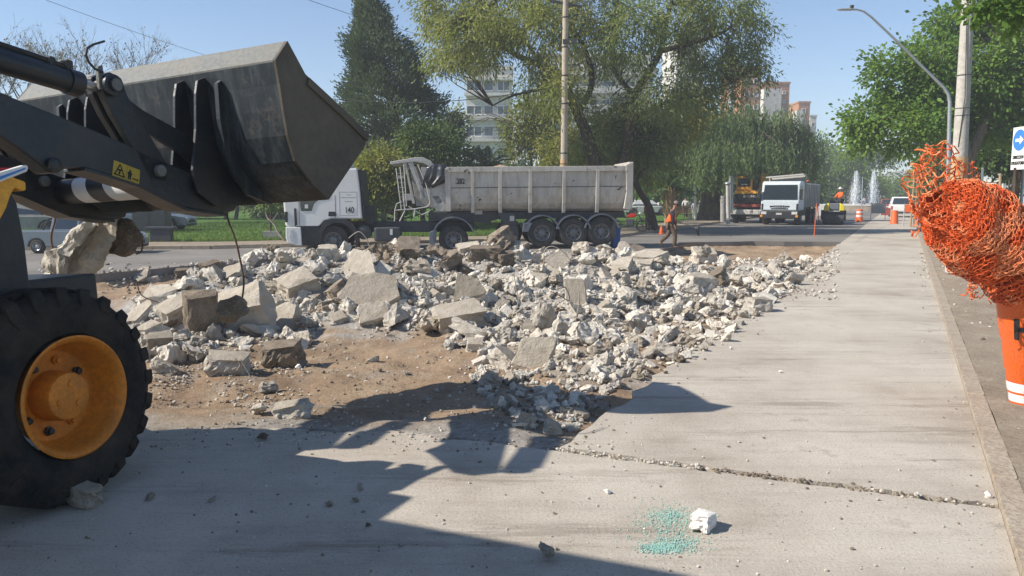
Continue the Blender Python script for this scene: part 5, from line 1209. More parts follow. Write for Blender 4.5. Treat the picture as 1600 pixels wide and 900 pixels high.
m = MB(); limb(m, [(423, basez(0, 33)), (423, 350), (424, 320)], 33, .05, .03); m.build('trunk', M['barkd'], t); MB().box((-.35, -.2, .0), (.35, .2, .32), Matrix.Translation(P(426, basez(0, 33), 33))).build('planting_box', M['bld_grey'], t)
# palms
def palm(label, base, crown, Y, L_, n, r=.25, seed=1, boots=False):
    t = tree('palm_tree', label, base, Y); m = MB(); c = P(*crown, Y); b = P(base[0], basez(0, Y), Y); m.tube([b, c], [r, r * 1.15], 10)
    if boots:
        rr = random.Random(seed)
        for k in range(60):
            a = rr.uniform(0, 6.28); z = rr.uniform(.15, 1); p = b.lerp(c, z) + Vector((math.cos(a), math.sin(a), 0)) * r; m.tube([p, p + Vector((math.cos(a) * .25, math.sin(a) * .25, .3))], [.06, .02], 4)
    m.build('trunk', M['hay'] if boots else M['barkm'], t)
    rr = random.Random(seed); pts = []; dr = []
    for k in range(n):
        a = 6.283 * k / n + rr.uniform(-.2, .2); el = rr.uniform(.1, 1.3); 
        for j in range(46):
            u = j / 45; hx = math.cos(el) * L_ * u * (1 + .1 * u); z = math.sin(el) * L_ * u - 0.55 * L_ * u * u * math.cos(el)
            p = c + Vector((math.cos(a) * hx, math.sin(a) * hx, z))
            for s_ in (-1, 1):
                q = Vector((-math.sin(a) * s_, math.cos(a) * s_, -.25)) + Vector((math.cos(a), math.sin(a), 0)) * .6; pts.append(p + q * .16 * (1 - u * .6)); dr.append(q)
    leaves('fronds', t, [tuple(q) for q in pts], np.full(len(pts), .42), [tuple(q) for q in dr], M['lf_palm'], .14, seed)
palm('palm with green fronds rising behind the trailer near the apartment building', (762, 335), (762, 262), 50, 1.9, 26, .22, 4)
palm('young palm with shaggy dry trunk behind the orange-vested worker', (1046, 350), (1047, 298), 50, 1.7, 22, .34, 5, True)
# grass blades on the lawn edge
n = 26000; rs = np.random.RandomState(8); X_ = rs.uniform(-20, 6, n * 2); Yk = np.interp(X_, [q[0] for q in o2[::1]], [q[1] for q in o2]); Y_ = Yk + 22 * rs.rand(n * 2) ** 1.7
ok_ = (X_ < 5.5); X_, Y_ = X_[ok_][:n], Y_[ok_][:n]; h_ = rs.uniform(.05, .15, len(X_)); a_ = rs.rand(len(X_)) * 6.28; w_ = .014 + .0006 * (Y_ - 28); lx, ly = rs.normal(0, .03, (2, len(X_)))
V = np.stack([np.stack([X_ - np.cos(a_) * w_, Y_ - np.sin(a_) * w_, np.full(len(X_), .13)], 1), np.stack([X_ + np.cos(a_) * w_, Y_ + np.sin(a_) * w_, np.full(len(X_), .13)], 1), np.stack([X_ + lx, Y_ + ly, .13 + h_], 1)], 1).reshape(-1, 3)
tag(np_mesh('grass', V, np.arange(len(V)).reshape(-1, 3), M['grass']), 'short green grass along the near edge of the park lawn', 'grass', None, 'stuff')

# ------------------------------------------------------------------ people
def skinned(name, parent, joints, edges, radii, mat, sub=1, root=0):
    me = bpy.data.meshes.new(name); names = list(joints); me.from_pydata([tuple(joints[k]) for k in names], [(names.index(a), names.index(b)) for a, b in edges], [])
    me.materials.append(mat); o = bpy.data.objects.new(name, me); COL.objects.link(o); o.parent = parent; WM[o.name] = WM[parent.name]
    s = o.modifiers.new('skin', 'SKIN'); s.use_smooth_shade = True; s.branch_smoothing = .6
    for i, k in enumerate(names):
        r = radii[k]; r = r if isinstance(r, tuple) else (r, r); me.skin_vertices[0].data[i].radius = r; me.skin_vertices[0].data[i].use_root = (i == root)
    if sub: m = o.modifiers.new('sub', 'SUBSURF'); m.levels = sub; m.render_levels = sub
    return o
def person(label, M4, pose, top, topmat, legmat, headwear=None, hatmat=None, sleeve=None, hair=True, brim=False, fingers=True, vest=None, group=None):
    """local frame: facing +X, left is +Y, up Z; pose overrides the standing joints"""
    t = thing('person', label, 'person', M=M4, group=group)
    J = dict(pelvis=(0, 0, .93), waist=(0, 0, 1.08), chest=(0.01, 0, 1.30), neck=(0.01, 0, 1.46), head0=(.03, 0, 1.54), head1=(.04, 0, 1.64), head2=(.03, 0, 1.71),
             sl=(0, .17, 1.40), el=(-.02, .23, 1.12), wl=(.06, .25, .88), hl=(.09, .25, .80), sr=(0, -.17, 1.40), er=(-.02, -.23, 1.12), wr=(.06, -.25, .88), hr=(.09, -.25, .80),
             pl=(0, .09, .88), kl=(.02, .10, .49), al=(-.01, .10, .10), fl=(.08, .11, .04), tl=(.17, .11, .03), pr=(0, -.09, .88), kr=(.02, -.10, .49), ar=(-.01, -.10, .10), fr=(.08, -.11, .04), tr=(.17, -.11, .03))
    J.update(pose); J = {k: Vector(v) for k, v in J.items()}
    R = dict(pelvis=.13, waist=.12, chest=(.15, .11), neck=.052, head0=.066, head1=.092, head2=.075, sl=.06, el=.042, wl=.028, hl=.034, sr=.06, er=.042, wr=.028, hr=.034,
             pl=.085, kl=.055, al=.04, fl=.038, tl=.028, pr=.085, kr=.055, ar=.04, fr=.038, tr=.028)
    E_ = [('pelvis', 'waist'), ('waist', 'chest'), ('chest', 'neck'), ('neck', 'head0'), ('head0', 'head1'), ('head1', 'head2'), ('chest', 'sl'), ('sl', 'el'), ('el', 'wl'), ('wl', 'hl'), ('chest', 'sr'), ('sr', 'er'), ('er', 'wr'), ('wr', 'hr'),
          ('pelvis', 'pl'), ('pl', 'kl'), ('kl', 'al'), ('al', 'fl'), ('fl', 'tl'), ('pelvis', 'pr'), ('pr', 'kr'), ('kr', 'ar'), ('ar', 'fr'), ('fr', 'tr')]
    JJ = dict(J); RR = dict(R); EE = list(E_)
    if fingers:
        for s_ in 'lr':
            h = J['h' + s_]; d = (h - J['w' + s_]).normalized(); sd_ = d.cross(Vector((0, 0, 1))) 
            if sd_.length < .1: sd_ = Vector((0, 1, 0)).cross(d)
            if sd_.length < .1: sd_ = Vector((1, 0, 0))
            sd_.normalize(); nn = d.cross(sd_)
            for k in range(4):
                a = h + sd_ * (.012 * (k - 1.5) * 1.5) + d * .02; L_ = (.038, .045, .042, .032)[k]
                JJ[f'f{s_}{k}a'] = a; JJ[f'f{s_}{k}b'] = a + d * L_ + nn * .012; JJ[f'f{s_}{k}c'] = a + d * L_ * 1.4 + nn * .04
                for q, r_ in (('a', .011), ('b', .009), ('c', .008)): RR[f'f{s_}{k}{q}'] = r_
                EE += [('h' + s_, f'f{s_}{k}a'), (f'f{s_}{k}a', f'f{s_}{k}b'), (f'f{s_}{k}b', f'f{s_}{k}c')]
            a = h - d * .01 + sd_ * .032; JJ[f't{s_}a'] = a; JJ[f't{s_}b'] = a + d * .035 + sd_ * .02; RR[f't{s_}a'] = .012; RR[f't{s_}b'] = .009; EE += [('h' + s_, f't{s_}a'), (f't{s_}a', f't{s_}b')]
    skinned('body', t, JJ, EE, RR, M['skin'])
    hd = (J['head1'] - J['head0']).normalized(); hx = Vector((1, 0, 0)); hx = (hx - hd * hx.dot(hd)).normalized(); hy = hd.cross(hx); hc = J['head1']
    fm = Matrix((( *hx, 0), (*hy, 0), (*hd, 0), (0, 0, 0, 1))).transposed(); fm.translation = hc
    b = MB(); b.ball((0, 0, 0), (.016, .013, .024), 6, 5); b.v = [fm @ (q + Vector((.094, 0, -.022))) for q in b.v]; b.build('nose', M['skin'], t, local=True, smooth=True)
    for s_ in (-1, 1):
        b = MB(); b.ball((0, 0, 0), (.012, .02, .03), 6, 5); b.v = [fm @ (q + Vector((0, s_ * .088, -.01))) for q in b.v]; b.build('ear', M['skin'], t, local=True, smooth=True)
        b = MB(); b.ball((0, 0, 0), .010, 6, 5); b.v = [fm @ (q + Vector((.083, s_ * .032, .006))) for q in b.v]; b.build('eye', M['hair'], t, local=True, smooth=True)
    b = MB(); b.box((.078, -.022, -.062), (.092, .022, -.056)); b.v = [fm @ q for q in b.v]; b.build('mouth', M['red_cloth'], t, local=True)
    if hair:
        b = MB(); b.ball((-.012, 0, .025), (.098, .092, .085), 12, 8); b.v = [fm @ q for q in b.v]; b.build('hair', M['hair'], t, local=True, smooth=True)
    if headwear:
        b = MB(); b.lathe([(.103, 0), (.104, .04), (.088, .085), (.05, .11), (0, .115)], (0, 0, .03), (0, 0, 1), 16)
        if brim: b.lathe([(.10, .028), (.175, .018), (.175, .024), (.10, .04)], (0, 0, 0), (0, 0, 1), 20, closed=True)
        else: b.box((.05, -.06, .03), (.17, .06, .042))
        b.v = [fm @ q for q in b.v]; b.build(headwear, hatmat, t, local=True, smooth=True)
    g = lambda ks, d: {k: ((R[k][0] + d, R[k][1] + d) if isinstance(R[k], tuple) else R[k] + d) for k in ks}
    K = ['pelvis', 'waist', 'chest']; 
    jk = K + ['sl', 'el', 'sr', 'er', 'wl', 'wr']; jj = {k: J[k] for k in jk}
    for s_ in 'lr': jj['w' + s_] = J['e' + s_].lerp(J['w' + s_], .92)
    jj['pelvis'] = J['pelvis'] + Vector((0, 0, .0)); rad = g(jk, .030); rad['wl'] = rad['wr'] = .052; rad['chest'] = (.18, .16); rad['waist'] = (.17, .15)
    skinned(top, t, jj, [('pelvis', 'waist'), ('waist', 'chest'), ('chest', 'sl'), ('sl', 'el'), ('el', 'wl'), ('chest', 'sr'), ('sr', 'er'), ('er', 'wr')], rad, sleeve or topmat)
    if vest is not None:
        vj = dict(pelvis=J['pelvis'] + Vector((0, 0, -.03)), waist=J['waist'], chest=J['chest'], ya=J['chest'].lerp(J['neck'], .45) + Vector((0, .08, 0)), yb=J['chest'].lerp(J['neck'], .45) + Vector((0, -.08, 0)))
        skinned('vest', t, vj, [('pelvis', 'waist'), ('waist', 'chest'), ('chest', 'ya'), ('chest', 'yb')], dict(pelvis=(.23, .22), waist=(.235, .22), chest=(.25, .23), ya=.12, yb=.12), vest)
    lk = ['pelvis', 'pl', 'kl', 'al', 'pr', 'kr', 'ar']; lj = {k: J[k] for k in lk}; rad = g(lk, .036)
    skinned('trousers', t, lj, [('pelvis', 'pl'), ('pl', 'kl'), ('kl', 'al'), ('pelvis', 'pr'), ('pr', 'kr'), ('kr', 'ar')], rad, legmat)
    for s_ in 'lr':
        bj = dict(a=J['a' + s_] + Vector((0, 0, .02)), f=J['f' + s_], t=J['t' + s_]); skinned('boot', t, bj, [('a', 'f'), ('f', 't')], dict(a=.06, f=.055, t=.042), M['boot'])
    return t
def pm(px, py_feet, Y, heading_deg, scale=1.0, z=None):
    c = P(px, py_feet, Y); 
    if z is not None: c.z = z
    return Matrix.Translation(c) @ Matrix.Rotation(D2R(heading_deg), 4, 'Z') @ Matrix.Scale(scale, 4)
# worker with the sledge hammer: mid-stride to the right, head slightly bowed
wk_pose = dict(pelvis=(0, 0, .90), waist=(.01, 0, 1.05), chest=(.05, 0, 1.27), neck=(.10, 0, 1.43), head0=(.14, 0, 1.50), head1=(.17, 0, 1.585), head2=(.165, 0, 1.655),
    sl=(.05, .17, 1.37), el=(.10, .26, 1.10), wl=(.26, .22, .96), hl=(.32, .20, .94), sr=(.05, -.17, 1.37), er=(.02, -.24, 1.08), wr=(.10, -.25, .85), hr=(.13, -.25, .78),
    pl=(0, .09, .86), kl=(-.06, .10, .48), al=(-.36, .10, .22), fl=(-.30, .11, .14), tl=(-.22, .11, .08), pr=(.02, -.09, .86), kr=(.16, -.10, .47), ar=(.13, -.10, .09), fr=(.22, -.11, .04), tr=(.31, -.11, .03))
Yw = 27.2; wkM = pm(1047, 388, Yw, -4, .97)
person('worker in an orange vest and grey-brown cap walking right beside the pit', wkM, wk_pose, 'shirt', M['navy_cloth'], M['brown_cloth'], 'cap', M['grey_cap'], vest=M['orange_cloth'], hair=True)
t = thing('sledge_hammer', 'sledge hammer with a pale handle carried by the worker in the orange vest', 'hammer', M=wkM)
m = MB(); m.tube([(-.15, .22, 1.06), (.32, .20, .95), (.74, .16, .82), (1.02, .13, .70)], .017, 8); m.build('handle', M['wirec'], t, local=True)
m = MB(); m.tube([(1.04, .12, .46), (1.02, .12, .54), (1.00, .12, .74), (1.02, .12, .84)], [.035, .055, .055, .045], 8); m.build('hammer_head', M['chassis'], t, local=True, bevel=.005)
# roller driver, standing
person('roller driver in an orange jacket and a pale sun hat standing on the yellow roller', pm(1312, basez(0, 52.4, .72), 52.4, 200, 1.0), dict(el=(.12, .26, 1.16), wl=(.34, .2, 1.06), hl=(.40, .19, 1.05), er=(.12, -.26, 1.16), wr=(.34, -.2, 1.06), hr=(.40, -.19, 1.05)), 'jacket', M['orange_cloth'], M['navy_cloth'], 'hat', M['white_cloth'], hair=True, brim=True, fingers=False)
person('pedestrian in a white shirt and dark trousers walking away under the pepper tree', pm(1071, basez(0, 62), 62, 80), dict(kr=(.14, -.1, .5), ar=(.06, -.1, .1), kl=(-.05, .1, .5), al=(-.2, .1, .16), el=(-.08, .26, 1.14)), 'shirt', M['white_cloth'], M['dark_cloth'], fingers=False)
person('child-sized pedestrian in a lilac top beside the one in the white shirt', pm(1085, basez(0, 61), 61, 70, .86), dict(er=(.15, -.28, 1.3), wr=(.2, -.35, 1.5), hr=(.2, -.36, 1.58)), 'shirt', M['lilac_cloth'], M['bld_grey'], fingers=False)
person('person in a bright green cap and red shirt behind the leaning tree by the motorcycle', pm(1012, basez(0, 43.5), 43.5, -60, .95), dict(), 'shirt', M['red_cloth'], M['dark_cloth'], 'cap', M['green_cap'], fingers=False)
person('dark dressed worker behind the tipping body of the grey dump truck', pm(1262, basez(0, 56, 1.25), 56, 200), dict(), 'jacket', M['dark_cloth'], M['dark_cloth'], 'helmet', M['orange_cloth'], fingers=False)
person('person in dark blue standing by the timber poles just left of the mesh roll', pm(1437, basez(0, 44), 44, 240), dict(), 'jacket', M['navy_cloth'], M['lilac_cloth'], 'helmet', M['red_cloth'], fingers=False)
person('person in white far away between the two fountain jets', pm(1350, basez(0, 105), 105, 90), dict(), 'shirt', M['white_cloth'], M['bld_grey'], fingers=False)

# ------------------------------------------------------------------ text
def text(name, s, size, M4, mat, parent, depth=.004, sx=1.0, bold=0):
    cu = bpy.data.curves.new('txt', 'FONT'); cu.body = s; cu.size = size; cu.extrude = depth / 2; cu.align_x = 'CENTER'; cu.align_y = 'CENTER'; cu.offset = bold
    to = bpy.data.objects.new('txt', cu); COL.objects.link(to); dg = bpy.context.evaluated_depsgraph_get(); me = bpy.data.meshes.new_from_object(to.evaluated_get(dg))
    bpy.data.objects.remove(to); me.materials.clear(); me.materials.append(mat)
    for v in me.vertices: v.co = M4 @ Vector((v.co.x * sx, v.co.y, v.co.z))
    o = bpy.data.objects.new(name, me); COL.objects.link(o); o.parent = parent; WM[o.name] = WM[parent.name]; return o
def face_M(origin, right, up):
    r = Vector(right).normalized(); u = Vector(up).normalized(); n = r.cross(u); m = Matrix((( *r, 0), (*u, 0), (*n, 0), (0, 0, 0, 1))).transposed(); m.translation = Vector(origin); return m

def truck_wheel(parent, c, R, Wd, rim_mat=None, ax=(0, -1, 0), tyre='tyre2', name='wheel'):
    """c: centre of the outer face; ax: outward"""
    ax = Vector(ax).normalized(); m = MB()
    m.lathe([(R * .56, -.02), (R * .62, .0), (R * .84, .0), (R * .96, -.03), (R, -.08), (R, -Wd + .05), (R * .94, -Wd), (R * .56, -Wd)], c, ax, 32, closed=True)
    w_ = m.build(name, M[tyre], parent, local=True, smooth=True)
    m = MB(); m.lathe([(R * .57, -.02), (R * .55, .005), (R * .50, -.01), (R * .46, -.10), (R * .26, -.13), (R * .24, -.03), (R * .15, -.01), (0, 0)], c, ax, 24, cap=False)
    rm = m.build('rim', rim_mat or M['rim_grey'], w_, local=True, smooth=True)
    a = ax.cross(Vector((0, 0, 1))).normalized(); up = Vector((0, 0, 1)); hm = MB()
    for k in range(8):
        th_ = 6.283 * k / 8; p = Vector(c) + ax * -.112 + (a * math.cos(th_) + up * math.sin(th_)) * R * .38; hm.lathe([(R * .055, 0), (R * .05, .012), (0, .013)], p, ax, 8)
    h_ = hm.build('hand_hole', M['black_flat'], rm, local=True); h_['kind'] = 'stuff'
    return w_
# ------------------------------------------------------------------ tractor and dump trailer, seen from the side
KT = 43.3; YT = 27.7
def tx(px): return (px - 722) / KT
def tz(py): return CAM_H - (py - 305) / KT + .0
TM = Matrix.Translation((P(722, 400, YT).x, YT, 0)) @ Matrix.Rotation(D2R(5), 4, 'Z')
tk = thing('dump_truck', 'white tractor unit numbered 140 pulling a grey three-axle dump trailer numbered 282', 'truck', M=TM)
def tp(pts, y0, y1, name, mat, parent=None, bevel=.015, smooth=False):
    m = MB(); m.prism([(tx(a), y0, tz(b)) for a, b in pts], (0, y1 - y0, 0)); return m.build(name, mat, parent or tk, local=True, bevel=bevel, smooth=smooth)
cabp = [(451, 316), (453, 300), (462, 285), (480, 268), (530, 311) , (549, 264), (563, 264), (566, 292), (569, 341), (522, 341), (512, 344), (505, 352), (474, 352), (453, 352)]
cabp = [(451, 318), (454, 270), (460, 228), (470, 214), (535, 214), (549, 264), (563, 264), (566, 292), (569, 341), (522, 341), (511, 344), (504, 352), (474, 352), (453, 352)]
cabb = tp(cabp, 0.0, 2.3, 'cab', M['white_paint'], bevel=.05)
tp([(476, 318), (476, 262), (482, 240), (520, 240), (520, 308), (503, 313), (497, 318), (493, 329), (477, 329)], -.012, .01, 'side_window', M['dark_glass'], cabb, bevel=.004)
tp([(483, 319), (488, 319), (488, 325), (483, 325)], -.016, -.008, 'window_sticker', M['white_cloth'], cabb, bevel=0)
m = MB(); m.prism([(tx(454.5), .25, tz(262)), (tx(459), .25, tz(228)), (tx(459), 2.05, tz(228)), (tx(454.5), 2.05, tz(262))], (-.02, 0, 0)); m.build('windscreen', M['dark_glass'], cabb, local=True)
tp([(518.5, 330), (528, 330), (530, 332), (530, 337), (518, 337)], -.012, .01, 'door_handle', M['black_plastic'], cabb, bevel=.003)
for a, b, c, d in ((474, 300, 474.6, 352), (528.5, 305, 529.1, 340)): tp([(a, b), (c, b), (c, d), (a, d)], -.004, .01, 'door_seam', M['black_plastic'], cabb, bevel=0)
for a, b, c, d in ((535, 300, 562, 336),):
    for q in (((a, b), (c, b), (c, b + .5), (a, b + .5)), ((a, d - .5), (c, d - .5), (c, d), (a, d)), ((a, b), (a + .5, b), (a + .5, d), (a, d)), ((c - .5, b), (c, b), (c, d), (c - .5, d))): tp(list(q), -.003, .01, 'panel_seam', M['bld_grey'], cabb, bevel=0)
for z_, w_ in ((304, 7), (308, 22), (314, 12)): tp([(549 - w_ / 2, z_), (549 + w_ / 2, z_), (549 + w_ / 2, z_ + .7), (549 - w_ / 2, z_ + .7)], -.003, .01, 'small_print', M['bld_grey'], cabb, bevel=0)
text('cab_number', '140', .30, face_M((tx(550), -.006, tz(328)), (1, 0, 0), (0, 0, 1)), M['black_flat'], cabb, sx=.72, bold=.004)
tp([(453.5, 353), (476, 353), (477, 382), (470, 382), (456, 378), (453, 371)], -.03, 2.33, 'bumper', M['white_paint'], bevel=.03)
tp([(460, 357), (464, 357), (465, 372), (461, 375), (459, 370)], -.045, -.02, 'headlight', M['lamp_clear'], bevel=.004)
tp([(467, 325), (470, 325), (471, 350), (467, 352)], -.03, 0, 'grille_slot', M['black_plastic'], bevel=.003)
tp([(452.5, 330), (457, 330), (457, 346), (453, 346)], -.02, 0, 'corner_louvre', M['black_plastic'], bevel=.003)
tp([(477, 352), (505, 352), (503, 362), (500, 381), (478, 381)], .02, 2.25, 'step_panel', M['black_plastic'], bevel=.02)
tp([(500, 378), (503, 360), (510, 347), (522, 341), (545, 341), (556, 349), (562, 362), (563, 385), (559, 385), (556, 364), (549, 354), (540, 348), (524, 348), (514, 354), (508, 365), (506, 380)], -.03, .5, 'wheel_arch', M['black_plastic'], bevel=.01)
tp([(564, 266), (568, 266), (574, 340), (570, 341), (567, 300)], .1, 2.2, 'cab_back', M['black_plastic'], bevel=.01)
tp([(570, 322), (586, 322), (587, 350), (572, 350)], .3, 1.6, 'air_filter', M['black_plastic'], bevel=.03)
tp([(500, 347), (742, 347), (742, 363), (500, 363)], .65, 1.65, 'frame_rail', M['chassis'], bevel=.02)
m = MB(); m.lathe([(.23, 0), (.26, .02), (.26, .5), (.23, .52)], (tx(571), .05, tz(362)), (0, 1, 0), 20); m.build('air_tank', M['chassis'], tk, local=True, smooth=True)
tp([(586, 354), (628, 354), (628, 376), (586, 376)], .0, .7, 'fuel_tank', M['chassis'], bevel=.08)
tp([(611, 357), (615, 357), (615, 366), (611, 366)], -.012, .02, 'fuel_label', M['white_paint'], bevel=0)
for k in range(22): tp([(590 + k * 2.1, 343), (591.2 + k * 2.1, 343), (592.2 + k * 2.1, 349), (591.1 + k * 2.1, 349)], .7, .74, 'coiled_hose', M['black_plastic'], bevel=0)
for px_, y_ in ((524, .04), (709, .04)):
    truck_wheel(tk, (tx(px_), y_, tz(374)), .535, .30); truck_wheel(tk, (tx(px_), 2.26, tz(374)), .535, .30, ax=(0, 1, 0))
# rear mudguard of the tractor
def arc_guard(cx, cy, r, a0, a1, y0, y1, name, mat, th=.03):
    m = MB(); n = 14; out = []
    for k in range(n + 1):
        a = D2R(a0 + (a1 - a0) * k / n); out.append((tx(cx) + math.cos(a) * r, tz(cy) + math.sin(a) * r))
    inn = [(tx(cx) + (x - tx(cx)) * (1 - th / r), tz(cy) + (z - tz(cy)) * (1 - th / r)) for x, z in out]
    for k in range(n): m.prism([(out[k][0], y0, out[k][1]), (out[k + 1][0], y0, out[k + 1][1]), (inn[k + 1][0], y0, inn[k + 1][1]), (inn[k][0], y0, inn[k][1])], (0, y1 - y0, 0))
    # side lip
    return m.build(name, mat, tk, local=True, smooth=False)
arc_guard(709, 372, .78, 15, 185, -.02, .62, 'mudguard', M['mudguard'], .05)
tp([(672, 362), (683, 358), (682, 376), (677, 388), (671, 388), (671, 375)], -.01, .6, 'mud_flap', M['mudguard'], bevel=.01)
# trailer body: tub with rounded belly
tub = MB(); prof = [(0, 262), (0.02, 300), (.05, 315), (.25, 326), (.55, 331)]
ring_ = [(-.02, tz(262.5)), (0, tz(290)), (.02, tz(305)), (.10, tz(317)), (.26, tz(326)), (.5, tz(330)), (1.9, tz(330)), (2.14, tz(326)), (2.30, tz(317)), (2.38, tz(305)), (2.4, tz(290)), (2.42, tz(262.5))]
xs_ = [tx(697), tx(704), tx(760), tx(985)]
vs = []; 
for i, x in enumerate(xs_):
    sh = .0 if i else 0
    for y, z in ring_: vs.append((x, y, z + (.0)))
n_ = len(ring_); fs = [(i * n_ + k, i * n_ + k + 1, (i + 1) * n_ + k + 1, (i + 1) * n_ + k) for i in range(3) for k in range(n_ - 1)]; fs += [tuple(range(n_)), tuple(3 * n_ + k for k in range(n_))[::-1]]
tub.add(vs, fs); tub = tub.build('dump_body', M['trailer'], tk, local=True)
tp([(699, 262), (990, 259), (990, 267), (699, 270)], -.10, .02, 'top_rail', M['trailer'], tub, bevel=.012); tp([(699, 262), (990, 259), (990, 267), (699, 270)], 2.38, 2.5, 'top_rail', M['trailer'], tub, bevel=.012)
for a in (739, 782, 829, 882, 935):
    w_ = 2.6; m = MB(); x0, x1 = tx(a - w_), tx(a + w_)
    pr = [(-.11, tz(266)), (-.10, tz(318)), (-.02, tz(332)), (.2, tz(333)), (.02, tz(316)), (0.0, tz(290)), (-.02, tz(266))]
    m.prism([(x0, y, z) for y, z in pr], (x1 - x0, 0, 0)); m.build('body_rib', M['trailer'], tub, local=True, bevel=.01)
tp([(979, 258), (991, 253), (991, 320), (986, 328), (977, 326), (981, 300)], -.12, .02, 'rear_post', M['trailer'], tub, bevel=.012)
tp([(696, 264), (705, 264), (705, 330), (698, 330)], -.08, .02, 'front_post', M['trailer'], tub, bevel=.012)
tp([(705, 293.4), (980, 290.4), (980, 291.4), (705, 294.4)], -.012, .01, 'weld_seam', M['chassis'], tub, bevel=0)
tp([(985, 253), (991, 253), (991, 327), (986, 329)], -.05, 2.45, 'tailgate', M['trailer'], tub, bevel=.012)
m = MB(); m.prism([(tx(926), 1.9, tz(262)), (tx(975), 1.9, tz(255)), (tx(970), 2.2, tz(263)), (tx(926), 2.2, tz(263))], (0, .06, 0)); m.build('inner_flap', M['dirty_white'], tub, local=True)
text('trailer_number', '.282', .27, face_M((tx(720), -.03, tz(284)), (1, 0, 0), (0, 0, 1)), M['black_flat'], tub, sx=.72, bold=.004)
# load of soil in the body
m = MB(); gy_ = 8; gxn = 40
vv = [(tx(770) + (tx(975) - tx(770)) * i / gxn, .05 + 2.3 * j / gy_, tz(264) - .05 + (.22 * math.exp(-((i - 3) / 4.) ** 2) + .14 * math.exp(-((i - 22) / 4.) ** 2)) * math.sin(math.pi * j / gy_) + .04 * noise.noise((i * .7, j * .9, 2))) for i in range(gxn + 1) for j in range(gy_ + 1)]
m.add(vv, [(i * (gy_ + 1) + j, (i + 1) * (gy_ + 1) + j, (i + 1) * (gy_ + 1) + j + 1, i * (gy_ + 1) + j + 1) for i in range(gxn) for j in range(gy_)])
o = m.build('soil_load', M['soil'], tub, local=True, smooth=True); o['kind'] = 'stuff'
# front hoist shield, ladder, tarpaulin
sh = tp([(613, 254), (652, 247), (664, 247), (676, 253), (680, 259), (674, 262), (664, 256), (650, 254), (630, 256), (613, 258)], .1, 2.3, 'front_hood', M['dirty_white'], bevel=.015)
for q in (((640, 256), (647, 254), (663, 300), (657, 300)), ((648, 262), (651, 261), (668, 312), (664, 312)), ((634, 254), (637, 254), (650, 318), (646, 318)), ((660, 262), (672, 262), (672, 268), (661, 268)), ((661, 268), (669, 268), (673, 298), (665, 300)), ((625, 275), (634, 275), (634, 279), (625, 279)), ((631, 303), (645, 303), (645, 313), (631, 313)), ((658, 299), (672, 298), (673, 309), (658, 310)), ((676, 306), (686, 305), (693, 316), (684, 319)), ((671, 290), (700, 284), (700, 328), (690, 330), (681, 327), (674, 312))):
    tp(list(q), .12, .22, 'hoist_plate', M['dirty_white'], sh, bevel=.008)
tp([(640, 258), (664, 258), (700, 300), (700, 328), (650, 322)], 1.2, 1.3, 'front_wall', M['dirty_white'], sh, bevel=.01)
m = MB()
for seg in ([(628, 262), (632, 300), (634, 326)], [(622, 264), (626, 300), (629, 326)], [(634, 258), (636, 300), (637, 322)], [(619, 328), (650, 326), (668, 323), (673, 318), (672, 296)], [(619, 328), (622, 318), (630, 315)], [(619, 328), (618, 345)], [(636, 325), (626, 345)], [(650, 325), (648, 338)], [(655, 258), (668, 290), (672, 312)], [(640, 322), (660, 335), (672, 330)]):
    m.tube([(tx(a), .02, tz(b)) for a, b in seg], .022, 6)
for k in range(8): m.tube([(tx(623 + k * .6), .02, tz(272 + k * 7)), (tx(633 + k * .5), .02, tz(272 + k * 7))], .014, 5)
m.build('ladder_frame', M['dirty_white'], sh, local=True)
m = MB(); NA_, NV_ = 44, 12; vs = []
for j in range(NV_ + 1):
    v_ = j / NV_
    for i in range(NA_):
        a = 6.283 * i / NA_; fold = 1 + (.10 + .16 * v_) * math.sin(a * 9 + 2 * v_) + .10 * math.sin(a * 4 + 1); wx_ = np.interp(v_, [0, .12, .5, .85, 1], [.05, .36, .42, .30, .12]); cx_ = tx(np.interp(v_, [0, .5, 1], [686, 685, 672]))
        vs.append((cx_ + math.cos(a) * wx_ * fold, .12 + math.sin(a) * wx_ * fold * .7, tz(np.interp(v_, [0, .1, .5, 1], [258, 260, 276, 293])) + .03 * math.sin(a * 5)))
m.add(vs, [(j * NA_ + i, j * NA_ + (i + 1) % NA_, (j + 1) * NA_ + (i + 1) % NA_, (j + 1) * NA_ + i) for j in range(NV_) for i in range(NA_)]); m.build('tarpaulin', M['tarp'], sh, local=True, smooth=True)
# trailer chassis
tp([(670, 331), (985, 331), (985, 341), (780, 343), (760, 348), (670, 345)], .5, 1.9, 'trailer_frame', M['chassis'], bevel=.02)
tp([(778, 331), (806, 333), (808, 352), (790, 352), (782, 340)], .05, .5, 'support_bracket', M['chassis'], bevel=.02)
tp([(784, 345), (810, 345), (812, 375), (790, 376), (784, 365)], .1, .6, 'tool_box', M['chassis'], bevel=.03)
tp([(790, 350), (796, 350), (797, 380), (791, 381)], .3, .5, 'landing_leg', M['chassis'], bevel=.01)
tp([(743, 329), (755, 329), (755, 335), (743, 335)], .38, .5, 'marker_plate', M['dirty_white'], bevel=.003)
tp([(797, 337), (804, 337), (804, 345), (797, 345)], .0, .06, 'reflector', M['dirty_white'], bevel=.003)
for px_, py_ in ((848, 364), (898, 363.5), (943, 362)):
    for side, y_ in (((0, -1, 0), .02), ((0, 1, 0), 2.38)): truck_wheel(tk, (tx(px_), y_, tz(py_)), .53, .36, ax=side)
    arc_guard(px_, py_, .66, 12, 168, -.04, .5, 'mudguard', M['mudguard'], .05)
truck_wheel(tk, (tx(800), 1.2, tz(366)), .5, .3)
tp([(818, 348), (832, 348), (826, 362), (817, 362)], -.04, .4, 'mud_flap', M['mudguard'], bevel=.01)
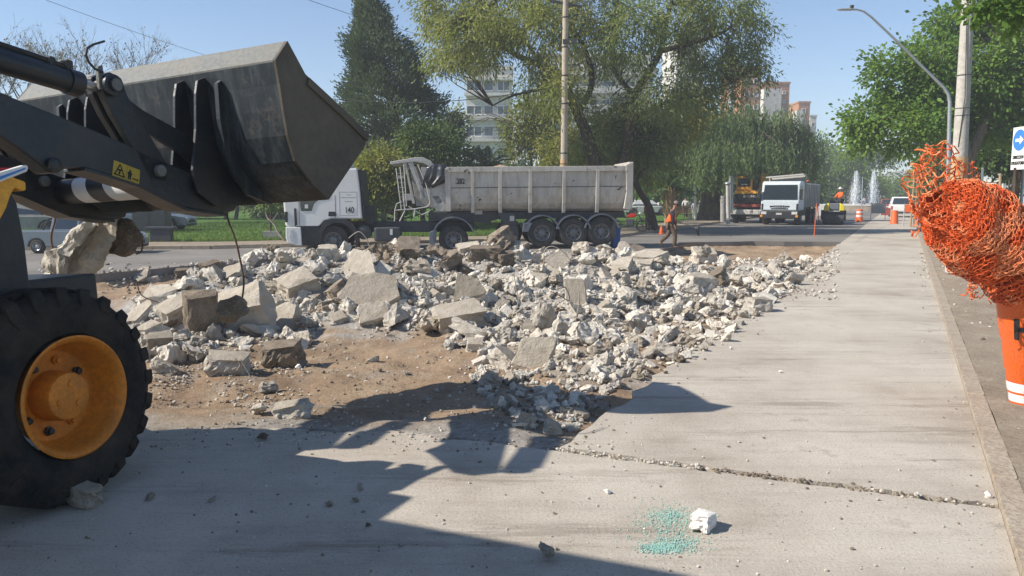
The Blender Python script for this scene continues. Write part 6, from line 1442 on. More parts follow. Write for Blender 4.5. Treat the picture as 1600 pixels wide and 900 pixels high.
tp([(960, 344), (966, 344), (966, 372), (961, 372)], .0, .9, 'mud_flap', M['chassis'], bevel=.01)
tag(MB().box((-.16, -.25, 0), (.16, .25, .74), Matrix.Translation((tx(968) + P(722, 400, YT).x, YT + 1.1, 0))).build('blue_drum', M['blue_plastic'], bevel=.06), 'blue plastic drum standing behind the last trailer wheel', 'drum')

# ------------------------------------------------------------------ light vehicles
def car(name, label, M4, L=4.4, Wd=1.75, Hh=1.5, kind='suv', paint='white_paint', group=None):
    """local: front at +X, wheels on z=0"""
    t = thing(name, label, 'pickup' if kind == 'pickup' else 'car', M=M4, group=group); h = L / 2; w_ = Wd / 2; bz = Hh * .60
    m = MB()
    low = [(-h, .32), (-h + .03, bz * .95), (-h + .15, bz), (h - .95, bz), (h - .12, bz * .84), (h, bz * .62), (h, .30)]
    # wheel wells
    wx = (-h + .85, h - .88); out = []
    out += low
    for x_ in (wx[1], wx[0]):
        out += [(x_ + .40 * math.cos(a), .30 + .40 * math.sin(a)) for a in [math.pi * k / 8 for k in range(9)]]
    m.prism([(x, -w_, z) for x, z in out], (0, Wd, 0)); body = m.build('body', M[paint], t, local=True, bevel=.05)
    if kind == 'pickup': roof = [(-1.12, bz), (-1.02, Hh - .05), (-.88, Hh), (.65, Hh - .02), (1.45, bz)]
    elif kind == 'suv': roof = [(-h + .1, bz), (-h + .3, Hh - .04), (-h + .5, Hh), (.55, Hh), (1.3, bz)]
    else: roof = [(-h + .5, bz), (-h + 1.15, Hh), (.35, Hh), (1.2, bz)]
    cx_ = sum(q[0] for q in roof) / len(roof); m = MB(); n_ = len(roof)
    v0 = [(x, -w_ + .04 + (.17 if z > bz else 0), z) for x, z in roof]; v1 = [(x, w_ - .04 - (.17 if z > bz else 0), z) for x, z in roof]
    m.add(v0 + v1, [tuple(range(n_)), tuple(range(2 * n_ - 1, n_ - 1, -1))] + [(i, n_ + i, n_ + (i + 1) % n_, (i + 1) % n_) for i in range(n_)]); gh = m.build('cabin', M[paint], t, local=True, bevel=.03)
    # glass panes proud of the cabin
    for s_ in (-1, 1):
        xs0, xs1 = roof[0][0] + .22, roof[-1][0] - .22; xt0, xt1 = roof[1][0] + .16, roof[-2][0] - .05; mid = (xs0 + xs1) / 2
        for a0, a1, b0, b1 in ((xs0, mid - .05, xt0 + .05, mid - .05), (mid + .05, xs1, mid + .05, xt1)):
            yb = (w_ - .04 - .02 + .006); yt = (w_ - .04 - .155 + .006)
            m = MB(); m.add([(a0, s_ * yb, bz + .06), (a1, s_ * yb, bz + .06), (b1, s_ * yt, Hh - .10), (b0, s_ * yt, Hh - .10)], [(0, 1, 2, 3)]); m.add([(q.x, q.y - s_ * .02, q.z) for q in m.v], [(3, 2, 1, 0)]); m.build('side_window', M['dark_glass'], t, local=True)
    for (xa, za), (xb, zb), nm in ((roof[-1], roof[-2], 'windscreen'), (roof[0], roof[1], 'rear_window')):
        d = .012 if nm == 'windscreen' else -.012; p0 = Vector((xa, 0, za)).lerp(Vector((xb, 0, zb)), .12); p1 = Vector((xa, 0, za)).lerp(Vector((xb, 0, zb)), .9)
        m = MB(); m.add([(p0.x + d, -w_ + .16, p0.z), (p0.x + d, w_ - .16, p0.z), (p1.x + d, w_ - .27, p1.z), (p1.x + d, -w_ + .27, p1.z)], [(0, 1, 2, 3)]); m.build(nm, M['dark_glass'], t, local=True)
    if kind == 'pickup':
        for s_ in (-1, 1):
            m = MB(); m.tube([(-1.6, s_ * .6, bz), (-1.3, s_ * .6, bz + .50), (-1.25, 0, bz + .56)], .035, 8); m.build('roll_bar', M['black_plastic'], t, local=True)
        MB().box((-h + .15, -w_ + .10, bz - .35), (-1.15, w_ - .10, bz + .004)).build('cargo_bed', M['black_plastic'], t, local=True)
    for x_ in wx:
        for s_ in (-1, 1): truck_wheel(t, (x_, s_ * w_ * 1.0, .34), .34, .2, M['rim_grey'] if kind != 'pickup' else M['chrome'], ax=(0, s_, 0))
    for s_ in (-1, 1):
        MB().box((h - .10, s_ * (w_ - .28) - .16, bz * .62), (h + .012, s_ * (w_ - .28) + .16, bz * .80)).build('headlight', M['lamp_clear'], t, local=True, bevel=.02)
        MB().box((-h - .012, s_ * (w_ - .12) - .08, bz * .62), (-h + .06, s_ * (w_ - .12) + .085, bz * .92)).build('tail_light', M['lamp_red'], t, local=True, bevel=.02)
        MB().box((.95, s_ * (w_ + .09) - .09, bz + .04), (1.06, s_ * (w_ + .09) + .08, bz + .18)).build('mirror', M['black_plastic'], t, local=True, bevel=.02)
    MB().box((h - .04, -.45, .42), (h + .014, .45, .60)).build('grille', M['black_plastic'], t, local=True, bevel=.02)
    MB().box((-h - .015, -.75, .34), (-h + .03, .75, .50)).build('bumper', M['black_plastic'], t, local=True, bevel=.03); MB().box((h - .05, -.78, .26), (h + .02, .78, .38)).build('bumper', M['black_plastic'], t, local=True, bevel=.03)
    MB().box((-h - .02, -.25, .55), (-h - .005, .25, .67)).build('number_plate', M['white_cloth'], t, local=True)
    return t
def vm(px, Y, yaw, z=.0, s=1): 
    c = P(px, 300, Y); c.z = z; return Matrix.Translation(c) @ Matrix.Rotation(D2R(yaw), 4, 'Z') @ Matrix.Scale(s, 4)
car('pickup_truck', 'silver double-cab pickup with black roll bars parked under the loader arm', vm(128, 26.4, 0, 0, .73), 5.2, 1.8, 1.78, 'pickup', 'silver')
car('parked_car', 'small dark car behind the bed of the silver pickup', vm(40, 36, 10, .12), 4.0, 1.7, 1.5, 'suv', 'bld_grey')
car('parked_car', 'bluish car behind the dark hanging lump, left of the park bench', vm(232, 40, 5, .12), 4.2, 1.7, 1.45, 'sedan', 'silver')
car('parked_van', 'white van parked left of the dark park tree trunk', vm(276, 66, 8, .12), 4.6, 1.9, 2.0, 'suv', 'white_paint')
car('parked_car', 'white car between the curved sapling and the truck cab', vm(436, 66, 12, .12), 4.2, 1.7, 1.4, 'sedan', 'white_paint')
car('parked_car', 'white car behind the leaning tree near the motorcycle', vm(1010, 70, 5, .12), 4.4, 1.7, 1.4, 'sedan', 'white_paint')
car('suv_car', 'white off-road car seen from behind right of the fountain', vm(1408, 70, 66), 4.3, 1.8, 1.8, 'suv', 'white_paint')
car('parked_car', 'dark red car partly hidden left of the white off-road car', vm(1388, 92, 66), 4.3, 1.75, 1.5, 'sedan', 'bld_red')
for i, (px_, Y_, pt) in enumerate(((1418, 150, 'silver'), (1398, 170, 'white_paint'), (1432, 185, 'white_paint'), (1409, 205, 'blue_plastic'))):
    car('distant_car', ['silver car far down the street above the white off-road car', 'tiny white car far down the street left of the silver one', 'tiny white car at the far right end of the street', 'farthest car of the street, bluish'][i], vm(px_, Y_, 246 if i % 2 else 66), 4.3, 1.75, 1.5, 'suv', pt)
car('parked_van', 'white van far right in the park behind the sign post', vm(1583, 85, 170, .06), 4.8, 1.9, 2.1, 'suv', 'white_paint')

# motorcycle
mt = thing('motorcycle', 'black motorcycle parked facing right behind the trailer tail', 'motorcycle', M=vm(983, 38.5, -12, .12, .98))
for x_ in (-.65, .70):
    m = MB(); m.lathe([(.26, -.05), (.31, -.045), (.325, 0), (.31, .045), (.26, .05)], (x_, 0, .325), (0, 1, 0), 28, closed=True); w_ = m.build('wheel', M['tyre2'], mt, local=True, smooth=True)
    m = MB(); m.lathe([(.255, -.02), (.262, 0), (.255, .02), (.245, 0)], (x_, 0, .325), (0, 1, 0), 28, closed=True)
    for k in range(5): a = 6.283 * k / 5; m.tube([(x_, 0, .325), (x_ + .25 * math.cos(a), 0, .325 + .25 * math.sin(a))], .014, 5)
    m.build('rim', M['black_plastic'], w_, local=True)
m = MB(); m.prism([(-.15, -.10, .75), (.05, -.10, .93), (.32, -.10, .96), (.42, -.10, .85), (.25, -.10, .72)], (0, .20, 0)); m.build('fuel_tank', M['lamp_red'], mt, local=True, bevel=.05)
m = MB(); m.prism([(-.85, -.11, .92), (-.70, -.11, .84), (-.15, -.11, .76), (-.12, -.11, .84), (-.5, -.11, .86), (-.8, -.11, .98)], (0, .22, 0)); m.build('seat', M['black_plastic'], mt, local=True, bevel=.03)
MB().box((-.15, -.14, .32), (.28, .14, .66)).build('engine', M['chassis'], mt, local=True, bevel=.04)
m = MB()
for s_ in (-.09, .09): m.tube([(.70, s_, .325), (.50, s_, .92)], .03, 8)
m.tube([(-.65, .08, .325), (-.1, .08, .42), (.35, 0, .45), (.48, 0, .85), (-.1, 0, .72), (-.6, 0, .80)], .022, 6); m.tube([(-.3, -.15, .25), (-.6, -.15, .33), (-.95, -.15, .42)], .045, 8); m.build('frame', M['chassis'], mt, local=True)
m = MB(); m.tube([(.42, -.36, 1.02), (.47, -.15, 1.06), (.47, .15, 1.06), (.42, .36, 1.02)], .014, 6); m.build('handlebar', M['chassis'], mt, local=True)
m = MB(); m.ball((.58, 0, .93), (.08, .09, .09), 12, 8); m.build('headlight', M['lamp_clear'], mt, local=True, smooth=True)
m = MB(); m.prism([(.38, -.06, .62), (.72, -.06, .70), (.98, -.06, .58), (.95, -.06, .62), (.72, -.06, .745), (.4, -.06, .66)], (0, .12, 0)); m.build('front_fender', M['black_plastic'], mt, local=True)
for s_ in (-.3, .3): m = MB(); m.tube([(.44, s_, 1.03), (.42, s_, 1.2)], .007, 5); m.ball((.41, s_, 1.24), (.015, .06, .04), 8, 6); m.build('mirror', M['black_plastic'], mt, local=True)

# ------------------------------------------------------------------ grey dump truck facing us (front towards local -Y)
it = thing('tipper_truck', 'light grey dump truck lettered IVECO parked facing the camera beside the yellow excavator', 'truck', M=vm(1219, 50.5, -31))
def ib(a, b, name, mat, parent=None, bevel=.02, taper=0): return MB().box(a, b, taper=taper).build(name, mat, parent or it, local=True, bevel=bevel)
m = MB(); m.prism([(-1.2, -.02, .95), (-1.2, .0, 1.55), (-1.2, .22, 2.72), (-1.2, .5, 2.86), (-1.2, 1.75, 2.86), (-1.2, 1.75, .95)], (2.4, 0, 0)); icab = m.build('cab', M['white_paint'], it, local=True, bevel=.07)
M['ivecopaint'] = simple('pale_blue_grey_paint', (0.55, 0.61, 0.65), 0.45, 0, dirt=0.2); icab.data.materials[0] = M['ivecopaint']
m = MB(); m.prism([(-1.08, -.005, 1.68), (-1.02, .175, 2.62), (1.02, .175, 2.62), (1.08, -.005, 1.68)], (0, -.02, 0)); m.build('windscreen', M['dark_glass'], icab, local=True)
for s_ in (-1, 1):
    m = MB(); m.prism([(s_ * 1.202, .25, 1.65), (s_ * 1.202, 1.2, 1.65), (s_ * 1.202, 1.2, 2.55), (s_ * 1.202, .38, 2.55)], (s_ * .01, 0, 0)); m.build('side_window', M['dark_glass'], icab, local=True)
    ib((s_ * 1.32 - .1, -.15, 1.75), (s_ * 1.32 + .1, -.02, 2.35), 'mirror', M['black_plastic'], bevel=.03)
    ib((s_ * .97 - .18, -.13, .70), (s_ * .97 + .18, -.05, .88), 'headlight', M['lamp_clear']); ib((s_ * 1.12 - .08, -.135, .52), (s_ * 1.12 + .08, -.05, .66), 'indicator', M['lamp_amber'])
    ib((s_ * 1.1 - .06, -.035, 1.0), (s_ * 1.1 + .06, .02, 1.4), 'side_grille', M['black_plastic'])
ib((-.62, -.04, 1.17), (.62, .02, 1.27), 'grille', M['black_plastic']); ib((-.55, -.035, 1.03), (.55, .02, 1.11), 'grille', M['black_plastic'])
text('maker_lettering', 'IVECO', .22, face_M((0, -.052, 1.22), (1, 0, 0), (0, 0, 1)), M['chrome'], icab, sx=1.15, bold=.008)
ib((-1.22, -.12, .42), (1.22, .3, .93), 'bumper', M['black_plastic'], bevel=.05); ib((-.18, -.135, .68), (.18, -.115, .80), 'number_plate', M['dirty_white'], bevel=0)
ib((-.45, .1, .5), (.45, 7.2, .95), 'frame_rail', M['chassis'])
tb = MB(); tb.box((-1.2, 2.0, 1.15), (1.2, 7.4, 2.75)); tb = tb.build('tipping_body', M['dirty_white'], it, local=True, bevel=.03)
for k in range(9): MB().box((1.2, 2.1 + k * .63, 1.15), (1.27, 2.18 + k * .63, 2.7)).build('body_rib', M['dirty_white'], tb, local=True)
m = MB(); m.prism([(-1.15, .9, 3.08), (1.25, .9, 3.28), (1.25, .9, 3.36), (-1.15, .9, 3.17)], (0, .9, 0)); m.build('cab_shield', M['dirty_white'], tb, local=True); m = MB(); m.tube([(-1.1, 1.9, 2.7), (-1.1, 1.9, 3.15)], .05); m.tube([(1.2, 1.9, 2.7), (1.2, 1.9, 3.3)], .05); m.prism([(-1.15, 1.95, 2.7), (1.25, 1.95, 2.7), (1.25, 1.95, 3.3), (-1.15, 1.95, 3.1)], (0, .06, 0)); m.build('front_wall', M['dirty_white'], tb, local=True)
for y_ in (.85, 4.6, 5.9):
    for s_ in (-1, 1): truck_wheel(it, (s_ * 1.18, y_, .5), .5, .32, ax=(s_, 0, 0))

# yellow wheeled excavator seen from behind
ex = thing('excavator', 'yellow wheeled excavator lettered HYUNDAI on its black rear, left of the grey dump truck', 'excavator', M=vm(1171, 54, -27))
def eb(a, b, name, mat, parent=None, bevel=.03): return MB().box(a, b).build(name, mat, parent or ex, local=True, bevel=bevel)
cw = eb((-1.05, 0, 1.35), (1.15, .9, 2.05), 'counterweight', M['black_plastic'], bevel=.1); text('maker_lettering', 'HYUNDAI', .20, face_M((.15, -.004, 1.86), (1, 0, 0), (0, 0, 1)), M['dirty_white'], cw, sx=1.2, bold=.006)
eb((-1.0, .01, 2.05), (1.1, .9, 2.27), 'engine_cover', M['yellow']); ec = eb((-1.0, .4, 2.27), (.1, 2.0, 3.3), 'cab', M['yellow'], bevel=.08)
MB().box((-.88, .385, 2.55), (-.02, .41, 3.12)).build('rear_window', M['dark_glass'], ec, local=True); MB().box((-.66, .378, 2.66), (-.22, .384, 2.74)).build('window_sticker', M['dirty_white'], ec, local=True)
eb((.2, .5, 2.27), (.36, 1.8, 3.25), 'cab_post', M['chassis']); eb((.55, .9, 2.1), (.95, 2.6, 3.5), 'boom', M['yellow'], bevel=.1)
eb((-1.05, .05, 1.12), (1.15, 3.2, 1.33), 'turntable_deck', M['bld_red']); eb((-.9, .2, .75), (.95, 3.6, 1.12), 'undercarriage', M['chassis'])
eb((-1.25, -.5, .62), (1.25, -.2, .95), 'rear_bumper', M['dirty_white'], bevel=.04); eb((-1.2, -.2, .45), (1.2, .3, .7), 'tow_frame', M['chassis'])
for y_ in (.3, 2.9):
    for s_ in (-1, 1): truck_wheel(ex, (s_ * 1.1, y_, .5), .5, .35, ax=(s_, 0, 0))
# yellow and grey road roller
rl = thing('road_roller', 'small yellow and grey tandem road roller with its drum towards the camera', 'roller', M=vm(1305, 51, -20))
def rb(a, b, name, mat, parent=None, bevel=.03, taper=0): return MB().box(a, b, taper=taper).build(name, mat, parent or rl, local=True, bevel=bevel)
for y_ in (.35, 2.0):
    m = MB(); m.lathe([(.36, -.62), (.42, -.60), (.42, .60), (.36, .62)], (0, y_, .42), (1, 0, 0), 32); m.build('drum', M['chassis'], rl, local=True, smooth=True)
    for s_ in (-1, 1): rb((s_ * .69 - .05, y_ - .35, .30), (s_ * .69 + .05, y_ + .35, .95), 'drum_yoke', M['black_plastic'])
rb((-.64, -.05, .80), (.64, 1.0, 1.0), 'drum_frame', M['black_plastic']); rb((-.30, -.10, .98), (.30, 1.0, 1.42), 'bonnet', M['mudguard'], bevel=.06)
for s_ in (-1, 1): m = MB(); m.prism([(s_ * .31, -.12, .92), (s_ * .62, -.12, .92), (s_ * .60, -.12, 1.20), (s_ * .50, -.12, 1.36), (s_ * .31, -.12, 1.44)], (0, 1.1, 0)); m.build('side_cover', M['roller_yellow'], rl, local=True, bevel=.05)
rb((-.25, .75, 1.38), (.25, 1.0, 1.62), 'console', M['chassis']); rb((-.5, 1.1, .5), (.5, 1.8, .75), 'platform', M['chassis']); rb((-.25, 1.6, .75), (.25, 1.95, 1.15), 'seat', M['black_plastic'])
rb((-.35, -.16, .86), (.35, -.08, .93), 'front_lamp_bar', M['dirty_white']); m = MB(); m.tube([(-.4, .9, 1.4), (-.4, .9, 1.75), (.4, .9, 1.75), (.4, .9, 1.4)], .025, 6); m.build('grab_rail', M['chassis'], rl, local=True)
m = MB(); m.lathe([(.17, 0), (.19, .01), (.17, .03)], (0, 1.02, 1.66), (0, .4, 1), 20, closed=True); m.build('steering_wheel', M['black_plastic'], rl, local=True)

# ------------------------------------------------------------------ barrels, barriers
def barrel(label, px, Y, s=1, band=True, z=0):
    t = thing('traffic_barrel', label, 'barrel', M=vm(px, Y, 0, z, s), group='orange traffic barrels')
    m = MB(); m.lathe([(.27, 0), (.27, .06), (.26, .08), (.25, .30), (.24, .32), (.235, .58), (.225, .60), (.215, .86), (.20, .90), (.05, .93), (0, .93)], (0, 0, 0), (0, 0, 1), 24); m.build('barrel_body', M['orange_plastic'], t, local=True, smooth=True)
    if band:
        for z0, r0, r1 in ((.36, .2425, .2385), (.64, .2285, .2255)): m = MB(); m.lathe([(r0, z0), (r1, z0 + .14)], (0, 0, 0), (0, 0, 1), 24, cap=False); m.build('reflective_band', M['white_film'], t, local=True, smooth=True)
barrel('orange barrel with a white band in front of the fountain wall', 1345, 57, 1.0)
barrel('plain faded orange barrel in front of the white off-road car', 1400, 53, 1.0, False)
barrel('orange barrel just behind the thin red stake, right of the dump truck', 1272, 58, 1.0)
def barrier(label, px, Y, w_, h_, mat, yaw=-24, leg=.5):
    t = thing('road_barrier', label, 'barrier', M=vm(px, Y, yaw)); MB().box((-w_ / 2, 0, leg), (w_ / 2, .04, h_)).build('panel', mat, t, local=True, bevel=.01)
    for s_ in (-1, 1):
        m = MB(); m.tube([(s_ * (w_ / 2 + .03), .02, 0), (s_ * (w_ / 2 + .03), .02, h_ + .05)], .03, 6); m.tube([(s_ * (w_ / 2 + .03), -.3, .02), (s_ * (w_ / 2 + .03), .34, .02)], .025, 6); m.build('leg', M['dirty_white'], t, local=True)
barrier('white rectangular barrier panel left of the road roller', 1288, 62, .9, 1.2, M['white_cloth'], -20, .3)
barrier('brown-grey mesh barrier right of the right fountain jet', 1374, 60, .95, 1.35, M['bld_grey'], -24, .55)
barrier('low brown barrier panel left of the white off-road car', 1386, 64, .7, .9, M['bld_red'], -24, .3)
barrier('orange-red barrier panel beside the white off-road car', 1429, 50, 1.0, 1.35, M['orange_plastic'], -24, .85)
barrier('pale low barrier below the orange-red one at the kerb', 1429, 49.0, 1.0, .8, M['dirty_white'], -24, .62)
for px_, lab in ((1426, 'left one of two raw timber poles beside the mesh roll'), (1431, 'right one of two raw timber poles beside the mesh roll')):
    c = P(px_, 300, 46); c.z = .05; tag(MB().tube([c, c + Vector((.05, 0, 2.9))], .055, 7).build('timber_pole', M['wood']), lab, 'pole')
c = G(1272, 370); tag(MB().tube([c, P(1276, 318, c.y)], .022, 6).build('marker_stake', M['orange_plastic']), 'thin red stake standing on the asphalt in front of the dump truck', 'stake')
tag(MB().tube([P(1277, 305, 57), P(1279, 345, 57)], .03, 6).build('marker_stake', M['orange_plastic']), 'second red stake behind the thin one near the barrel', 'stake')
# fountain
ft = thing('fountain', 'long low fountain basin wall at the end of the street', 'fountain', loc=(*xy(P(1350, 320, 100)), 0))
m = MB(); cF = P(1352, 320, 104); cF.z = 0
m.lathe([(8.2, 0), (8.2, .65), (8.0, .75), (7.6, .75), (7.6, .3), (0, .3)], cF, (0, 0, 1), 48); m.build('basin', M['park_soil'], ft, smooth=False)
m = MB(); m.lathe([(8.26, .66), (8.26, .78), (7.5, .78), (7.5, .66)], cF, (0, 0, 1), 48, closed=True); m.build('basin_rim', M['white_paint'], ft)
m = MB(); m.lathe([(7.58, .55), (0, .55)], cF, (0, 0, 1), 48); m.build('basin_water', M['mirror_glass'], ft)
def jet(px, top, wpx, label, seed):
    t = thing('water_jet', label, 'water jet', loc=tuple(P(px, basez(0, 104, .55), 104)), group='fountain jets'); b = P(px, basez(0, 104, .55), 104); tp_ = P(px, top, 104); rs = np.random.RandomState(seed); n = 8000
    u = rs.rand(n) ** .8; k = px2(104); w_ = (1 - u) ** .75 * wpx * k + .07; r_ = np.abs(rs.normal(0, .42, n)).clip(0, 1.1) * w_; a = rs.rand(n) * 6.28
    strand = .75 + .35 * np.sin(a * 7 + seed); pts = np.stack([b.x + np.cos(a) * r_ * strand, b.y + np.sin(a) * r_ * strand, b.z + u * (tp_.z - b.z)], 1)
    leaves('spray', t, pts, .30 * (1 - u * .5) * rs.uniform(.5, 1.3, n), np.tile([0, 0, -3.0], (n, 1)), M['spray'], .22, seed)
    m = MB(); m.tube([b, b.lerp(tp_, .5), tp_], [.28, .14, .04], 8); m.build('jet_core', M['spray'], t, smooth=True)
jet(1336, 267, 17, 'white cone-shaped water jet, left one of the two', 3); jet(1363, 269, 18, 'broader white water jet, right one of the two', 5)

# ------------------------------------------------------------------ poles, lamp, sign, cables
def pole(label, base, top, Y, r0, r1, name='utility_pole', mat='pole_conc', cat='pole'):
    b = P(base[0], basez(0, Y), Y); t = thing(name, label, cat, b); tp_ = P(*top, Y); m = MB(); n = 8; m.tube([b.lerp(tp_, i / n) for i in range(n + 1)], [r0 + (r1 - r0) * i / n for i in range(n + 1)], 16); m.build('shaft', M[mat], t, smooth=True); return t, b, tp_
t, b, tp_ = pole('tall tan utility pole with black bands rising behind the dump trailer', (880, 350), (884, -12), 36, .17, .13, mat='pole_tan')
for y_ in (0.30, .345, .55, .665, .78, .90): q = b.lerp(tp_, y_); m = MB(); m.lathe([(.155 - .03 * (y_ - .3), -.03), (.17 - .03 * (y_ - .3), -.02), (.17 - .03 * (y_ - .3), .02), (.155 - .03 * (y_ - .3), .03)], q, tp_ - b, 16); m.build('band', M['black_plastic'], t)
m = MB(); m.lathe([(.172, 0), (.168, 2.4)], b + (tp_ - b).normalized() * 1.1, tp_ - b, 16, cap=False); m.build('painted_band', M['pole_ochre'], t, smooth=True)
q = b.lerp(tp_, .955); MB().box((-.75, -.05, -.05), (.75, .05, .05), Matrix.Translation(q) @ Matrix.Rotation(.18, 4, 'Y')).build('cross_arm', M['chassis'], t)
q2 = b.lerp(tp_, .80); MB().box((-.12, -.22, -.1), (.5, -.12, .1), Matrix.Translation(q2)).build('clamp', M['chassis'], t)
for dx in (-.6, -.2, .45): m = MB(); m.lathe([(.03, 0), (.05, .03), (.03, .06), (.05, .09), (.02, .13)], q + Vector((dx, 0, .05)), (0, 0, 1), 10); m.build('insulator', M['bld_grey'], t)
t, b, tp_ = pole('thick concrete pole with an ochre base band, right behind the mesh roll', (1490, 400), (1514, -20), 18.5, .19, .13)
m = MB(); m.lathe([(.189, 0), (.179, 1.5)], b + (tp_ - b).normalized() * 1.25, tp_ - b, 20, cap=False); m.build('painted_band', M['pole_ochre'], t, smooth=True)
for y_ in (.56, .585, .70): q = b.lerp(tp_, y_); m = MB(); m.lathe([(.162, -.008), (.162, .008)], q, tp_ - b, 16, cap=False); m.build('band', M['chassis'], t)
m = MB(); m.tube([b.lerp(tp_, .45) + Vector((-.12, -.12, 0)), b.lerp(tp_, .62) + Vector((-.05, -.17, 0)), b.lerp(tp_, .98) + Vector((-.1, -.12, 0))], .009, 5); m.build('pole_cable', M['cable'], t)
# street lamp
t = thing('street_lamp', 'galvanised street lamp with a long slanting arm reaching left over the road', 'street lamp', (P(1482, 300, 27).x, 27, 0)); pts_ = [P(1481, basez(0, 27), 27), P(1482, 250, 27), P(1484, 160, 27), P(1482, 148, 27), P(1475, 137, 27), P(1440, 103, 27), P(1400, 63, 27), P(1362, 27, 27), P(1350, 18, 27), P(1340, 15, 27), P(1328, 15, 27)]
m = MB(); m.tube(pts_, [.075, .07, .06, .055, .05, .045, .04, .035, .032, .03, .03], 10); m.build('lamp_pole', M['galv'], t, smooth=True)
m = MB(); a = P(1334, 14.5, 27); b_ = P(1308, 15.5, 27); m.tube([a, a.lerp(b_, .2), a.lerp(b_, .8), b_], [.04, .085, .075, .03], 8); m.v = [Vector((q.x, q.y, a.z + (q.z - a.z) * .55)) for q in m.v]; m.build('lamp_head', M['galv'], t)
MB().box((-.05, -.05, 0), (.05, .05, .09), Matrix.Translation(P(1331, 12.5, 27))).build('photocell', M['chassis'], t)
# grey lamp post top over the pepper tree, another behind
t, b, tp_ = pole('light grey round post standing up out of the pepper tree', (1141, 350), (1143, 98), 62, .22, .17, 'lamp_post', 'galv', 'post')
m = MB(); m.lathe([(.3, -.1), (.3, .1)], b.lerp(tp_, .75), (0, 0, 1), 16); m.build('collar', M['galv'], t)
MB().box((-.45, -.3, 0), (.25, .3, .22), Matrix.Translation(tp_)).build('post_cap', M['galv'], t, bevel=.05)
pole('thin white post in the middle of the park by the thick pepper trunk', (1086, 350), (1086, 255), 56, .09, .08, 'lamp_post', 'white_paint', 'post')
t, b, tp_ = pole('pale post with a round lamp at the pepper tree, left of the excavator', (1138, 350), (1137, 287), 50, .13, .12, 'lamp_post', 'dirty_white', 'post'); m = MB(); m.ball(tp_, (.2, .2, .12), 12, 8); m.build('lamp', M['galv'], t, smooth=True)
pole('thin pale lamp post between the two fountain jets', (1346, 322), (1348, 276), 92, .07, .05, 'lamp_post', 'galv', 'post')
pole('slim white post behind the mesh roll right of the concrete pole', (1534, 345), (1535, 262), 33, .05, .045, 'park_post', 'white_paint', 'post')
pole('raw wooden stake in the lawn left of the blue arrow sign', (1561, 345), (1563, 271), 30, .055, .05, 'park_post', 'wood', 'post')
pole('thin dark young tree stem left of the blue arrow sign', (1574, 345), (1577, 280), 31, .04, .03, 'park_post', 'barkd', 'post')
t, b, tp_ = pole('low greenish stone pillar left of the excavator', (1130, 350), (1130, 306), 53.5, .20, .19, 'stone_pillar', 'bld_grey', 'pillar')
# arrow sign
YS = 17.5; t = thing('road_sign', 'white road sign with a blue disc and white right arrow at the right edge', 'road sign', (P(1590, 300, YS).x, YS, 0.05))
b = P(1584, 452, YS); b.z = .06; MB().box((-.055, -.05, 0), (.055, .05, P(1588, 262, YS).z - .06), Matrix.Translation(P(1587, 300, YS) * 1.0 - Vector((0, 0, P(1587, 300, YS).z - .06)))).build('post', M['barkd'], t)
MB().box((-.02, -.03, 0), (.02, .03, P(1588, 230, YS).z - .06), Matrix.Translation(P(1597, 300, YS) - Vector((0, 0, P(1597, 300, YS).z - .06)))).build('post', M['galv'], t)
sc = P(1588.5, 232, YS) + Vector((0, -.08, 0)); yaw = D2R(-90); right = Vector((math.cos(yaw), math.sin(yaw), 0)); SMt = face_M(sc, right, (0, 0, 1))
def splate(pts, d0, d1, name, mat, parent=t): m = MB(); m.prism([SMt @ Vector((x, y, d0)) for x, y in pts], SMt.to_3x3() @ Vector((0, 0, d1 - d0))); return m.build(name, mat, parent)
bd = splate([(-.24, -.47), (.24, -.47), (.24, .47), (-.24, .47)], -.015, 0, 'sign_board', M['white_paint'])
splate([(.215 * math.cos(6.283 * k / 28), .18 + .235 * math.sin(6.283 * k / 28)) for k in range(28)], .002, .005, 'blue_disc', M['blue_flat'], bd)
splate([(-.13, .145), (.02, .145), (.02, .08), (.15, .18), (.02, .28), (.02, .215), (-.13, .215)], .007, .010, 'white_arrow', M['white_paint'], bd)
for s_, y_ in (('DIRECCION', -.20), ('OBLIGATORIA', -.33)): text('sign_lettering', s_, .095, WM[bd.name].inverted() @ SMt @ Matrix.Translation((0, y_, .006)), M['black_flat'], bd, bold=.004, sx=.72)
# cables
def cable(label, a, b, sag, r=.012, n=24):
    pts_ = [a.lerp(b, i / n) - Vector((0, 0, sag * 4 * (i / n) * (1 - i / n))) for i in range(n + 1)]; tag(MB().tube(pts_, r, 5, cap=False).build('overhead_cable', M['cable'], smooth=True), label, 'cable')
cable('thin overhead cable crossing the sky above the loader bucket', P(40, -12, 40), P(420, 115, 60), .2, .012)
cable('thin overhead cable running from the top edge down past the conifer tip', P(455, -10, 36), P(760, 75, 55), .3, .012)
cable('dark sagging cable crossing in front of the conifer to the utility pole', P(380, 128, 42), P(882, 132, 36.3), .95, .020)
cable('thin cable from the pole top towards the upper middle', P(884, 8, 36), P(1040, -40, 30), .2, .012)
cable('thin cable right of the pole leaving the top of the frame', P(900, -30, 30), P(1120, 60, 60), .3, .014)
cable('faint cable low in the gap at the end of the street', P(1370, 252, 70), P(1500, 250, 60), .15, .012)

